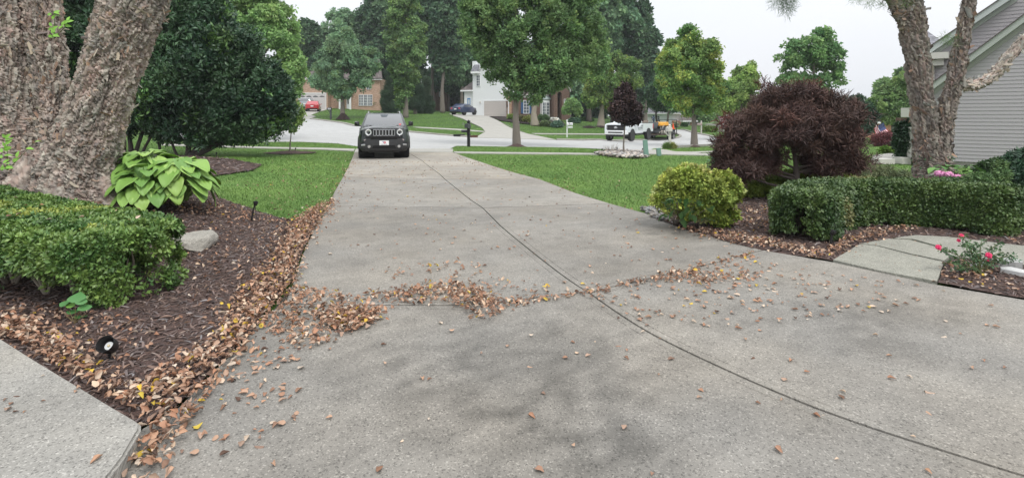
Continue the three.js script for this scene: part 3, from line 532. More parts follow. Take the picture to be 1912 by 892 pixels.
// ================================================================ near plants and garden things
// ---- river birches: several stems with shaggy plates of bark
const BARK = [[0.20, 0.165, 0.14], [0.27, 0.22, 0.185], [0.155, 0.13, 0.115], [0.32, 0.27, 0.23], [0.24, 0.175, 0.15], [0.36, 0.33, 0.28], [0.215, 0.195, 0.175]];
function barkTint(seed, k = 1, dark = 0) { return (x, y, z, cell = 0, fine = 0) => { const n = fbm(x * 5 + seed, y * 1.6, z * 5, 4), m = N3(x * 30 + seed, y * 14, z * 30), c = mixc(BARK[Math.floor(cell * 6.99)], BARK[Math.floor(fine * 6.99)], 0.45); return c.map((v, i) => v * k * (1 + 0.7 * n + 0.25 * m) * (i ? 1 : 1 + 0.12 * n) * (1 - dark * 0.35)); }; }
const flakeGeo = [1, 2, 3].map((s) => { const r = mulberry(s), g = new THREE.PlaneGeometry(1, 1.5, 4, 3), a = g.attributes.position; for (let i = 0; i < a.count; i++) { const x = a.getX(i), y = a.getY(i); a.setXYZ(i, x + (r() - 0.5) * 0.3, y + (r() - 0.5) * 0.4, 0.5 * x * x + 0.16 * y + (r() - 0.5) * 0.1); } g.computeVertexNormals(); return g; });
function flakes(root, geo, n, size, cols, inView) {
  const a = geo.attributes.position, b = geo.attributes.normal, lists = [[], [], []], tries = n * 8;
  for (let t = 0, k = 0; t < tries && k < n; t++) {
    const i = Math.floor(R() * a.count), p = V(a.getX(i), a.getY(i), a.getZ(i)), nn = V(b.getX(i), b.getY(i), b.getZ(i));
    if (inView && p.y > inView) continue;
    const q = new THREE.Quaternion().setFromUnitVectors(V(0, 0, 1), nn).multiply(new THREE.Quaternion().setFromAxisAngle(V(0, 0, 1), rr(-0.5, 0.5) + (R() < 0.5 ? Math.PI : 0)));
    const s = size * rr(0.4, 1.5); lists[k % 3].push({ p: p.addScaledVector(nn, size * 0.12), q, s: V(s * rr(0.5, 1), s * rr(0.8, 2.4), s * 0.8), c: jit(pick(cols), 0.25) }); k++;
  }
  const g = new THREE.Group(); g.name = 'bark_flakes'; g.userData.kind = 'stuff'; root.add(g);
  lists.forEach((l, i) => instanced('bark_flake_sheets', flakeGeo[i], MAT.leafMatte, l, g));
}
const FLAKE = [[0.30, 0.20, 0.15], [0.26, 0.21, 0.17], [0.36, 0.31, 0.25], [0.17, 0.13, 0.11], [0.42, 0.38, 0.31], [0.36, 0.25, 0.18]];
const stemPts = (list, d) => list.map(([x, y, r, dd = 0]) => [P(x, y, d + dd), r * (d + dd) / F]);
reseed(21);
{
  const base = V(-5.85, H(-5.85, -6.9), -6.9), root = thing('birch_tree', 'huge multi stemmed birch with shaggy peeling bark in the mulch bed', 'tree', base);
  const tint = (s) => barkTint(s, 1.3);
  const stems = [[[150, 400, 84], [142, 350, 72], [152, 290, 60], [176, 220, 49], [203, 140, 46], [230, 60, 50], [250, 0, 52], [288, -110, 44], [330, -240, 36], [390, -380, 24]], [[112, 400, 90, 0.1], [105, 340, 74, 0.15], [98, 270, 48, 0.2], [92, 200, 33, 0.25], [80, 100, 32, 0.3], [73, 0, 30, 0.35], [62, -120, 28, 0.4], [60, -260, 20, 0.4], [50, -380, 12, 0.4]], [[45, 400, 88], [36, 340, 74], [18, 260, 58], [0, 180, 48], [-10, 90, 44], [-20, 0, 38], [-45, -120, 36], [-80, -260, 26], [-110, -380, 15]]];
  stems.forEach((s, i) => { const g = tube(stemPts(s, 6.85), { seg: 190, len: 520, amp: 0.04, plate: 0.046, seed: i * 5 + 1, tint: tint(i * 3 + 1) }); part(root, 'stem', g, MAT.barkVC); flakes(root, g, 1700, 0.036, FLAKE, 3.4); });
  for (let i = 0; i < 9; i++) { const a = 0.4 + i * 0.72, r = 0.98, c = V(base.x + 0.05, 0, base.z - 0.1), e = V(c.x + Math.cos(a) * r, 0, c.z + Math.sin(a) * r * 0.9); e.y = H(e.x, e.z) - 0.07; part(root, 'root', tube([[V(c.x + Math.cos(a) * 0.42, base.y + 0.6, c.z + Math.sin(a) * 0.4), 0.12], [V(c.x + Math.cos(a) * 0.62, base.y + 0.25, c.z + Math.sin(a) * 0.55), 0.16], [V(c.x + Math.cos(a) * 0.82, base.y + 0.06, c.z + Math.sin(a) * 0.72), 0.12], [e, 0.04]], { seg: 40, len: 70, amp: 0.03, plate: 0.045, seed: i, tint: tint(i + 20) }), MAT.barkVC); }
  foliage(root, 'crown', CL.broad, MAT.leafTree, crownPoints([[V(-3.4, 6.6, -7), 2.4, 1.6, 2.2], [V(-6.4, 6.8, -7.4), 2.2, 1.5, 2], [V(-8.6, 6.6, -7), 2.2, 1.5, 2]], { count: 900, size: [0.35, 0.5], colors: [[0.06, 0.13, 0.03], [0.10, 0.19, 0.05]], gap: 0.0, shell: 0.2 }));
  // leafy shoots on the trunk
  const shoot = (px, py, d, n, len, label) => { const p = P(px, py, d), s = thing('trunk_shoot', label, 'plant', p); reseed(px * 7); part(s, 'twig', join([rod(p, p.clone().add(V(0.03, len, 0.03)), 0.006, 0.002, 5), rod(p, p.clone().add(V(len * 0.9, len * 0.8, 0.06)), 0.005, 0.002, 5)]), std([0.10, 0.16, 0.04], 0.7)); const lg = leafGeo(0.075, 0.04, { n: 4, fold: 0.25, base: 0.75 }), m = std([0.20, 0.42, 0.05], 0.55); for (let i = 0; i < n; i++) { const t = i / n, side = R() < 0.5, b = p.clone().add(side ? V(0.03 * t, len * t, 0.03 + rr(0, 0.04)) : V(len * 0.9 * t, len * 0.8 * t, 0.05 + rr(0, 0.04))); const g = lg.clone(); rot(g, rr(-1.2, 0.2), 0, rr(-1.8, 1.8)); g.translate(b.x, b.y, b.z); part(s, 'leaf', g, m); } };
  shoot(100, 72, 6.55, 22, 0.33, 'bright green leafy shoot sprouting high on the birch stem');
  shoot(12, 318, 6.0, 20, 0.42, 'dark green leafy shoot at the left foot of the birch');
}
{
  const base = G(1742, 328), d = -base.z, root = thing('birch_tree', 'forked rough barked birch beside the grey sided house', 'tree', base);
  const tint = (s) => barkTint(s, 0.86);
  const S = [[[[1738, 338, 32], [1738, 322, 26], [1735, 300, 22], [1730, 250, 19], [1722, 180, 19], [1712, 100, 20], [1704, 40, 20], [1698, 0, 20], [1690, -90, 17], [1675, -220, 13], [1668, -300, 6]], 90], [[[1752, 338, 26, -0.1], [1756, 310, 18, -0.1], [1760, 270, 14.5], [1769, 210, 13.5], [1784, 150, 13], [1795, 90, 12], [1806, 30, 10], [1815, -40, 10], [1826, -150, 7], [1835, -260, 3]], 64], [[[1786, 156, 11], [1800, 160, 10], [1822, 158, 10], [1846, 148, 9], [1868, 128, 9], [1890, 100, 9], [1916, 72, 8], [1960, 40, 7]], 40], [[[1704, 62, 13], [1692, 40, 13], [1680, 18, 12], [1664, -8, 10], [1640, -50, 7], [1610, -90, 3]], 36]];
  S.forEach(([s, seg], i) => { const g = tube(stemPts(s, d), { seg, len: i < 2 ? 330 : 140, amp: i < 2 ? 0.045 : 0.03, seed: i * 4 + 40, tint: i === 2 ? barkTint(9, 1.5) : tint(i * 5 + 3), plate: i < 2 ? 0.06 : 0.05 }); part(root, i < 2 ? 'stem' : 'limb', g, MAT.barkVC); flakes(root, g, i < 2 ? 700 : 300, 0.06, i === 2 ? [[0.46, 0.42, 0.36], [0.3, 0.25, 0.2], [0.38, 0.34, 0.28]] : FLAKE.map((c) => c.map((q) => q * 0.72)), 5); });
  const lob = (x, y, a, b, dz = 0) => [P(x, y, d + dz), a * d / F, b * d / F, a * d / F];
  foliage(root, 'crown', CL.broad, MAT.leafTree, [...crownPoints([lob(1700, -150, 120, 70), lob(1600, -110, 90, 60), lob(1820, -170, 100, 60), lob(1500, -60, 60, 40)], { count: 1300, size: [0.35, 0.5], colors: [[0.05, 0.12, 0.03], [0.09, 0.17, 0.05]], gap: 0, shell: 0.25 }), ...crownPoints([lob(1630, 0, 16, 8), lob(1655, 6, 12, 7), lob(1690, 5, 12, 5, -0.4), lob(1600, -4, 14, 8), lob(1772, 75, 14, 11, -0.3), lob(1828, 36, 8, 4)], { count: 80, size: [0.14, 0.24], colors: [[0.07, 0.15, 0.04], [0.13, 0.24, 0.06]], gap: -0.8, shell: 0.1, droop: 0.4 }), ...crownPoints([lob(1462, -2, 26, 16), lob(1470, 14, 14, 16)], { count: 90, size: [0.16, 0.28], colors: [[0.05, 0.11, 0.04], [0.09, 0.17, 0.06]], gap: -0.8, shell: 0.1, droop: 0.4 })]);
  part(root, 'ivy', join(Array.from({ length: 90 }, () => { const a = rr(0, 3.14), y = R() ** 1.6 * 0.5, g = leafGeo(0.05, 0.045, { n: 2 }); rot(g, rr(-0.9, 0.2), rr(-1, 1), rr(-1, 1)); g.translate(base.x + Math.cos(a) * 0.44, base.y + y, base.z + Math.sin(a) * 0.42); return g; })), std([0.04, 0.09, 0.03], 0.5));
}
// ---- clipped boxwood hedges
function hedge(name, label, line, half, height, o) {
  reseed(o.seed); const base = V(line[0][0], H(...line[0]), line[0][1]), root = thing(name, label, 'hedge', base), L = smoothLine(line, 10), pts = [], _ = 0;
  let total = 0; const cum = [0]; for (let i = 1; i < L.length; i++) cum.push(total += Math.hypot(L[i][0] - L[i - 1][0], L[i][1] - L[i - 1][1]));
  const at = (s) => { let i = 1; while (i < L.length - 1 && cum[i] < s) i++; const t = (s - cum[i - 1]) / (cum[i] - cum[i - 1]), a = L[i - 1], b = L[i], l = Math.hypot(b[0] - a[0], b[1] - a[1]); return [a[0] + (b[0] - a[0]) * t, a[1] + (b[1] - a[1]) * t, (b[0] - a[0]) / l, (b[1] - a[1]) / l]; };
  const per = 2 * height + 2 * half, rc = Math.min(height, half) * (o.round ?? 0.35);
  for (let n = 0, tries = 0; n < o.count && tries < o.count * 5; tries++) {
    const s = rr(-half * 0.95, total + half * 0.95), sc = clamp(s, 0, total), [x, z, tx, tz] = at(sc), e = (s - sc) / (half * 0.95), wEnd = Math.sqrt(Math.max(0, 1 - Math.pow(Math.abs(e), 3.2)));
    // walk round the clipped outline: up one face, over the top, down the other
    const t = R() * per; let u, v, a;
    if (t < height) { u = half; v = t; a = 0; } else if (t < height + 2 * half) { u = half - (t - height); v = height; a = Math.PI / 2; } else { u = -half; v = per - t; a = Math.PI; }
    const cu = half - rc, cv = height - rc; if (v > cv && Math.abs(u) > cu) { const du = Math.abs(u) - cu, dv = v - cv, l = Math.hypot(du, dv); if (l > rc) { u = Math.sign(u) * (cu + du / l * rc); v = cv + dv / l * rc; } a = Math.atan2(dv, du * Math.sign(u)); }
    const lump = 1 + 0.13 * fbm(x * 2.4 + s, v * 2.2 + a, z * 2.4, 3) + 0.05 * N3(s * 7, v * 7, u * 7), dep = Math.pow(R(), 2.2) * 0.35; u *= wEnd * lump * (1 - dep); v *= (1 - dep * 0.5 * (a > 0.3 && a < 2.8 ? 1 : 0.2)) * (0.6 + 0.4 * lump) * (0.93 + 0.07 * wEnd);
    const px = x + tx * (s - sc) - tz * u, pz = z + tz * (s - sc) + tx * u, hole = N3(px * 3.2 + 7, v * 3.2, pz * 3.2) + 0.4 * N3(px * 8, v * 8, pz * 8);
    const low = v < height * (o.bare ?? 0.3) * (1 + 0.9 * N3(px * 2, 5, pz * 2)); if (hole < (low ? 0.18 : o.gap ?? -0.42) || v < 0.02) continue;
    const nrm = V(tx * e * 1.2 - tz * Math.cos(a) + rr(-0.6, 0.6), Math.sin(a) * 0.8 + 0.35 + rr(-0.4, 0.4), tz * e * 1.2 + tx * Math.cos(a) + rr(-0.6, 0.6)).normalize();
    const ac = N3(px * 1.7 + 11, v * 1.7, pz * 1.7) > (o.yellowAt ?? 0.42), c = ac && R() < 0.7 ? o.accent : mixc(o.colors[0], o.colors[1], clamp(0.5 + N3(px * 4, v * 4, pz * 4) + rr(-0.35, 0.35)));
    pts.push({ p: V(px, H(px, pz) + v, pz), q: new THREE.Quaternion().setFromUnitVectors(QY, nrm).multiply(new THREE.Quaternion().setFromAxisAngle(QY, R() * 6.28)), s: rr(...o.size), c: jit(c, 0.2) }); n++;
  }
  foliage(root, 'foliage', CL.box, MAT.leafGloss, pts);
  for (let i = 0; i < o.stems; i++) { // woody stems fanning up from the feet
    const s = rr(-half * 0.5, total + half * 0.5), [x, z, tx, tz] = at(clamp(s, 0, total)), w = rr(-0.55, 0.55) * half, b = V(x - tz * w, 0, z + tx * w); b.y = H(b.x, b.z) - 0.02; const n = 3, l = [];
    for (let k = 0; k < n; k++) { const d = V(rr(-0.5, 0.5), 1, rr(-0.5, 0.5)), h = height * rr(0.6, 0.85), e = b.clone().addScaledVector(d, h * 0.8); l.push(tube([[b, o.stemR], [b.clone().lerp(e, 0.5).add(V(rr(-0.04, 0.04), 0, rr(-0.04, 0.04))), o.stemR * 0.7], [e, o.stemR * 0.3]], { seg: 6, len: 6 })); }
    part(root, 'stem', join(l), MAT.barkPale);
  }
  return root;
}
hedge('boxwood_hedge', 'near boxwood hedge with open woody base and fallen leaves on top', [[-6.4, -5.65], [-5.2, -5.25], [-4.2, -4.88], [-3.46, -4.56]], 0.52, 0.585, { seed: 31, count: 13000, size: [0.055, 0.085], colors: [[0.060, 0.135, 0.034], [0.185, 0.29, 0.068]], accent: [0.32, 0.38, 0.085], yellowAt: 0.28, stems: 30, stemR: 0.016, bare: 0.58, gap: -0.38 });
hedge('boxwood_hedge', 'long curved boxwood hedge clipped square along the walkway', [[3.68, -6.72], [4.0, -7.15], [4.5, -7.55], [5.1, -7.75], [5.65, -7.6], [6.05, -7.3], [6.25, -7.02]], 0.36, 0.575, { seed: 32, count: 14000, size: [0.06, 0.095], colors: [[0.042, 0.084, 0.026], [0.115, 0.178, 0.050]], accent: [0.20, 0.205, 0.08], yellowAt: 0.38, stems: 34, stemR: 0.012, bare: 0.16, gap: -0.6, square: 0.42 });
{ // stems of the near hedge seen through its open face
  reseed(77);
}
// ---- shrubs built from lobes
function shrub(name, label, base, lobesPx, o) {
  const d = -base.z, k = d / F, root = thing(name, label, o.category ?? 'shrub', base, o.group), lobes = lobesPx.map(([x, y, a, b, dz = 0]) => [P(x, y, d + dz), a * k, b * k, (o.deep ?? 1) * Math.sqrt(a * b) * k]);
  foliage(root, 'foliage', o.geos ?? CL.shrub, o.mat ?? MAT.leafGloss, crownPoints(lobes, { ymin: base.y + 0.02, ...o }));
  for (const [x0, y0, x1, y1, r] of o.stems ?? []) { const a = P(x0, y0, d), b = P(x1, y1, d); a.y = Math.min(a.y, H(a.x, a.z)) - 0.02; part(root, 'stem', tube([[a, r], [a.clone().lerp(b, 0.5).add(V(rr(-1, 1) * r * 2, 0, rr(-1, 1) * r * 2)), r * 0.75], [b, r * 0.35]], { seg: 8, len: 10, amp: r * 0.15, freq: 3 / r, along: 4 }), o.stemMat ?? MAT.barkDark); }
  return root;
}
reseed(41);
shrub('evergreen_shrub', 'tall dense dark green shrub spreading over bare stems behind the birch', G(340, 290), [[300, 40, 110, 90], [385, 95, 90, 74], [462, 158, 62, 62], [330, 160, 120, 75], [430, 205, 80, 50], [498, 205, 46, 48], [250, 190, 60, 65], [130, 90, 110, 110, 1], [60, 40, 80, 90, 1], [360, 30, 70, 54], [180, -20, 120, 70, 1], [508, 168, 34, 44], [370, 235, 110, 28], [462, 238, 52, 24], [425, 110, 58, 52], [150, 200, 80, 60, 1], [60, 180, 80, 70, 1]],
  { count: 19000, size: [0.26, 0.42], clump: 0.40, clumps: 26, colors: [[0.022, 0.060, 0.031], [0.066, 0.132, 0.052]], accent: [0.11, 0.22, 0.05], accentShare: 0.05, shell: 0.72, gap: -0.5, droop: 0.52, lift: 0.25, flat: 0.42, deep: 0.85, stems: [[350, 292, 330, 200, 0.1], [355, 292, 400, 210, 0.11], [362, 291, 460, 215, 0.1], [366, 290, 500, 225, 0.07], [245, 285, 240, 200, 0.09], [250, 286, 285, 210, 0.08], [262, 286, 300, 230, 0.06], [230, 285, 215, 210, 0.07], [330, 290, 310, 230, 0.05], [300, 288, 290, 235, 0.05], [214, 284, 200, 225, 0.06]] });
// gold shrubs
const goldBase = G(1325, 425);
shrub('golden_shrub', 'rounded yellow green variegated shrub at the driveway edge', goldBase, [[1290, 345, 55, 36], [1330, 360, 48, 40], [1265, 370, 42, 32], [1345, 388, 32, 34], [1300, 380, 60, 34], [1275, 335, 36, 26], [1355, 355, 24, 30]], { geos: CL.box, mat: MAT.leafMatte, count: 4200, size: [0.075, 0.12], clump: 0.3, shell: 0.7, colors: [[0.16, 0.235, 0.035], [0.38, 0.43, 0.085]], accent: [0.44, 0.45, 0.16], accentShare: 0.14, gap: -0.35, gapFreq: 5, stems: [[1320, 424, 1290, 350, 0.015], [1328, 424, 1345, 360, 0.015], [1324, 424, 1315, 350, 0.015]] });
shrub('golden_shrub', 'long yellow green shrub sheltering under the red maple', V(4.75, H(4.75, -10), -10.0), [[1420, 345, 45, 18], [1470, 335, 50, 16], [1520, 332, 45, 18], [1560, 338, 35, 14], [1400, 355, 30, 16]], { geos: CL.box, mat: MAT.leafMatte, count: 2600, size: [0.08, 0.13], colors: [[0.10, 0.16, 0.02], [0.24, 0.30, 0.05]], gap: -0.4, gapFreq: 4, stems: [1400, 1412, 1425, 1440, 1450, 1465, 1480, 1500, 1520].map((x, i) => [x, 372, x + (i % 3 - 1) * 16, 335, 0.014]) });
// broad leaved plant against the golden shrub
const plantLeaf = (root, name, b, L, W, pitch, yaw, mat, o = {}) => { const g = leafGeo(L, W, { n: 6, fold: 0.18, curl: 0.35, base: 0.72, ...o }); rot(g, -pitch, 0, 0); rot(g, 0, yaw, 0); g.translate(b.x, b.y, b.z); return part(root, name, g, mat); };
{
  reseed(51); const c = G(1270, 420), root = thing('broadleaf_plant', 'broad green leaved plant growing through the front of the golden shrub', 'plant', c), m = std([0.07, 0.17, 0.05], 0.5), tw = [];
  for (let i = 0; i < 34; i++) { const p = P(rr(1232, 1335), rr(368, 412), 6.75 + rr(-0.25, 0.1)); tw.push(rod(V(c.x + rr(-0.1, 0.1), c.y, c.z), p, 0.004, 0.002, 4)); plantLeaf(root, 'leaf', p, rr(0.10, 0.17), rr(0.06, 0.10), rr(1.5, 2.4), rr(-1.3, 1.3), m); }
  part(root, 'stems', join(tw), MAT.bark);
}
// ---- laceleaf red maple
{
  reseed(61); const base = V(5.0, H(5, -9.4), -9.4);
  const root = tree('red_maple', 'spreading laceleaf maple with dark maroon weeping foliage', base, [[1495, 205, 105, 36], [1440, 235, 80, 40], [1548, 256, 62, 30], [1400, 275, 50, 45], [1588, 286, 38, 28], [1490, 248, 110, 34], [1378, 300, 36, 38], [1415, 305, 40, 22], [1555, 300, 58, 20], [1470, 180, 56, 22], [1368, 325, 26, 26], [1604, 300, 24, 18]],
    { trunk: 0.075, top: [1478, 250], geos: CL.lace, mat: MAT.leafMatte, barkMat: MAT.barkDark, count: 7400, size: [0.13, 0.21], clump: 0.44, clumps: 12, flat: 0.36, colors: [[0.052, 0.031, 0.028], [0.122, 0.068, 0.056]], accent: [0.135, 0.066, 0.052], accentShare: 0.0, shell: 0.72, gap: 0.02, gapFreq: 2.6, droop: 0.48, lift: 0.35, deep: 1.05, ymin: base.y + 0.28 });
  const wisps = []; for (const [x, y] of [[1420, 155], [1440, 165], [1525, 160], [1510, 165], [1500, 158], [1360, 220], [1352, 235], [1480, 162], [1460, 175], [1350, 260]]) wisps.push(...crownPoints([[P(x, y, 9.4), 0.12, 0.06, 0.12]], { count: 7, size: [0.12, 0.2], colors: [[0.07, 0.025, 0.025], [0.13, 0.035, 0.028]], gap: -2, shell: 0, droop: 0.2 }));
  foliage(root, 'top_sprays', [CL.lace[0]], MAT.leafMatte, wisps);
}
// ---- hosta
{
  reseed(71); const c = V(-4.72, 0, -7.2); c.y = H(c.x, c.z);
  const root = thing('hosta', 'large light green hosta with broad ribbed leaves by the birch', 'plant', c);
  const ribbed = (L, W, s) => { const nl = 9, nw = 8, pos = [], idx = [], r = mulberry(s), cu = 0.45 + r() * 0.4; for (let i = 0; i <= nl; i++) { const t = i / nl, w = W * 0.5 * Math.pow(Math.sin(Math.PI * Math.pow(t * 0.96 + 0.03, 0.66)), 0.62); for (let j = 0; j <= nw; j++) { const u = j / nw * 2 - 1; pos.push(u * w, L * (t - 0.06 * Math.abs(u) * (1 - t)), -cu * L * t * t * 0.75 + 0.2 * w * u * u * 1.4 - 0.012 * Math.cos(u * 3.14 * 4) * (1 - t * 0.5) + 0.006 * Math.sin(t * 11 + s + u * 2)); if (i < nl && j < nw) { const o = i * (nw + 1) + j; idx.push(o, o + 1, o + nw + 1, o + 1, o + nw + 2, o + nw + 1); } } } const g = new THREE.BufferGeometry(); g.setAttribute('position', new THREE.Float32BufferAttribute(pos, 3)); g.setIndex(idx); g.computeVertexNormals(); return g; };
  const geos = [1, 2, 3, 4, 5].map((s) => ribbed(0.205 + 0.014 * s, 0.195 + 0.015 * s, s)), mats = [[0.19, 0.35, 0.07], [0.24, 0.41, 0.085], [0.29, 0.46, 0.10], [0.15, 0.30, 0.065]].map((q) => std(q, 0.5));
  const stems = [];
  for (const [hx, hz, n, rx, ry] of [[-0.22, 0, 70, 0.44, 0.62], [0.26, 0.04, 60, 0.42, 0.52], [0.0, 0.28, 34, 0.36, 0.40]]) for (let i = 0; i < n; i++) {
    const th = 0.15 + 1.25 * Math.sqrt((i + 0.5) / n), yaw = i * 2.4 + rr(-0.3, 0.3), sx = Math.sin(th) * rx * 0.72, b = V(c.x + hx + Math.sin(yaw) * sx, c.y + 0.14 + Math.cos(th) * ry * 0.95 + rr(-0.04, 0.04), c.z + hz + Math.cos(yaw) * sx);
    const g = pick(geos).clone(), sc = rr(0.8, 1.12); g.scale(sc, sc, sc); rot(g, -(Math.PI / 2 - 0.35 + th * 0.62 + rr(-0.4, 0.4)), 0, rr(-0.45, 0.45)); rot(g, 0, yaw + Math.PI, 0); g.translate(b.x, b.y, b.z);
    part(root, 'leaf', g, pick(mats)); stems.push(rod(V(c.x + hx, c.y, c.z + hz), b, 0.008, 0.005, 5));
  }
  part(root, 'leaf_stalks', join(stems), std([0.16, 0.27, 0.07], 0.6));
}
{ // redbud seedling
  const c = G(138, 604), root = thing('seedling', 'small seedling with heart shaped green leaves under the near hedge', 'plant', c), m = [std([0.07, 0.20, 0.055], 0.6), std([0.15, 0.33, 0.05], 0.6)], tw = [];
  for (const [x, y, l, k, yaw, pit] of [[112, 578, 0.085, 0, -0.5, 1.0], [128, 580, 0.06, 1, 0.2, 0.9], [140, 570, 0.11, 0, 0.4, 0.9], [128, 592, 0.09, 0, -0.2, 1.3], [158, 585, 0.085, 0, 0.9, 1.0], [143, 600, 0.10, 0, 0.1, 1.5], [150, 574, 0.07, 0, 0.5, 0.8]]) { const p = P(x, y, -c.z + 0.02); tw.push(rod(c, p, 0.003, 0.002, 4)); plantLeaf(root, 'leaf', p.add(V(0, 0.02, 0)), l, l * 1.05, pit, yaw, m[k], { base: 0.5, n: 6, curl: 0.2 }); }
  part(root, 'stems', join(tw), std([0.16, 0.12, 0.05], 0.7));
}
// ---- garden lights
function spotLamp(px, py, label, tilt = -0.75, yaw = 0.15, s = 1) {
  const c = G(px, py), root = thing('garden_spotlight', label, 'garden light', c, undefined, yaw), head = V(0, 0.085 * s, 0.0);
  const sc = (g) => g.scale(s, s, s);
  part(root, 'stake', sc(join([cyl(0.008, 0.008, 0.07), cyl(0.035, 0.03, 0.012).translate(0, 0.004, 0), cyl(0.012, 0.014, 0.02).translate(0, 0.05, 0)])), MAT.black, { local: true });
  const cup = rot(new THREE.LatheGeometry([[0.001, -0.045], [0.03, -0.045], [0.044, -0.01], [0.05, 0.06], [0.047, 0.06], [0.042, 0.0], [0.001, -0.004]].map((q) => new THREE.Vector2(...q)), 32), Math.PI / 2 + tilt, 0, 0).scale(s, s, s).translate(head.x, head.y, head.z);
  part(root, 'housing', cup, MAT.black, { local: true });
  part(root, 'lens', rot(cyl(0.024, 0.024, 0.012, 24).translate(0, 0.0, 0), Math.PI / 2 + tilt, 0, 0).scale(s, s, s).translate(head.x, head.y, head.z), phys([0.7, 0.72, 0.72], 0.2), { local: true });
  part(root, 'bulb', rot(new THREE.SphereGeometry(0.008, 12, 8).translate(0, 0.014, 0), Math.PI / 2 + tilt, 0, 0).scale(s, s, s).translate(head.x, head.y, head.z), std([0.75, 0.65, 0.4], 0.3), { local: true });
  part(root, 'cable', tube([[V(-0.01, 0.03, -0.02).multiplyScalar(s), 0.003], [V(-0.02, 0.0, -0.1), 0.003], [V(0.0, 0.015, -0.28), 0.003]], { seg: 6, len: 10 }), MAT.black, { local: true });
  return root;
}
spotLamp(204, 672, 'round black garden spotlight facing up in the mulch below the near hedge', -0.62, 0.12);
function stakeLamp(px, py, hpx, label, lean = 0) {
  const c = G(px, py), k = -c.z / F, h = hpx * k, root = thing('stake_light', label, 'garden light', c);
  part(root, 'stake', tube([[V(0, -0.02, 0), 0.012], [V(lean * 0.5, h * 0.5, 0), 0.012], [V(lean, h * 0.8, 0.01), 0.010]], { seg: 8, len: 6 }), MAT.black, { local: true });
  part(root, 'lamp_head', rot(new THREE.LatheGeometry([[0.001, 0], [0.02, 0.005], [0.028, 0.03], [0.03, 0.06], [0.026, 0.06], [0.02, 0.02], [0.001, 0.018]].map((q) => new THREE.Vector2(...q)), 16), 0.25, 0, -0.3).translate(lean, h * 0.74, 0), MAT.black, { local: true });
  part(root, 'cable', rod(V(lean, h * 0.7, 0), V(lean + 0.03, 0.0, 0.02), 0.004, 0.004, 5), MAT.black, { local: true });
}
stakeLamp(469, 409, 34, 'leaning black stake light where the mulch meets the left lawn', 0.05);
stakeLamp(303, 402, 14, 'short black stake light between the flat rock and the birch');
stakeLamp(328, 366, 16, 'black stake light tucked under the hosta leaves');
stakeLamp(1552, 464, 34, 'black path light at the foot of the curved hedge', 0.01);
stakeLamp(1888, 392, 22, 'upright black stake light past the hedge end', 0.02);
stakeLamp(1884, 408, 12, 'tilted black stake light low beside the hedge end', 0.05);
stakeLamp(403, 295, 10, 'small black light on the grass before the dark shrub');
stakeLamp(551, 283, 6, 'tiny black light on the sapling mulch ring');
stakeLamp(1124, 286, 8, 'small black light at the left tip of the stone bed');
stakeLamp(1152, 284, 8, 'small black light behind the stone bed');
stakeLamp(1198, 286, 9, 'thin black light between the purple maple and the tall green marker', 0.04);
// ---- stones
function rock(px, py, rx, rz, h, name, label, category, mat, seed, group) {
  const c = G(px, py), g = new THREE.IcosahedronGeometry(1, 4), a = g.attributes.position;
  for (let i = 0; i < a.count; i++) { const v = V(a.getX(i), a.getY(i), a.getZ(i)), n = 1 + 0.28 * N3(v.x * 1.3 + seed, v.y * 1.3, v.z * 1.3) + 0.08 * N3(v.x * 5 + seed, v.y * 5, v.z * 5); let y = clamp(v.y * 2.2, -1, 1) * h * (1 + 0.22 * N3(v.x * 3, seed, v.z * 3) + 0.1 * N3(v.x * 9, seed, v.z * 9)); a.setXYZ(i, v.x * rx * n, y, v.z * rz * n); }
  const gg = toCreasedNormals(mergeVertices(g), 0.6); gg.translate(c.x, c.y + h * 0.3, c.z); return solo(name, gg, mat, label, category, group);
}
const rockMat = std([0.58, 0.56, 0.52], 0.95, { map: concreteMap, bumpMap: concreteBump, bumpScale: 0.006 });
rock(362, 456, 0.22, 0.26, 0.085, 'flat_rock', 'flat pale landscape rock lying in the mulch beside the near hedge', 'rock', rockMat, 3);
const stonePale = std([0.55, 0.55, 0.54], 0.85), stoneGrey = std([0.36, 0.36, 0.35], 0.9);
{ const mk = (pts, h, lab, mat) => { const p = GX(pts); solo('stepping_stone', sheet(inset(p, 0.004), 0.1, (x, z) => 0.02 + h + 0.006 * N3(x * 9, 2, z * 9), null, h + 0.02), mat, lab, 'stepping stone'); };
  mk([[1858, 497], [1872, 492], [1912, 497], [1912, 503], [1898, 503], [1872, 500]], 0.05, 'thick grey stepping stone beyond the rose bush', stoneGrey);
  mk([[1868, 507], [1890, 508], [1912, 513], [1950, 520], [1950, 526], [1905, 519], [1870, 512]], 0.03, 'pale weathered stepping stone behind the rose bush', stonePale);
  mk([[1812, 501], [1828, 496], [1842, 499], [1846, 503], [1830, 506]], 0.03, 'white stepping stone half hidden by rose stems', stonePale);
}
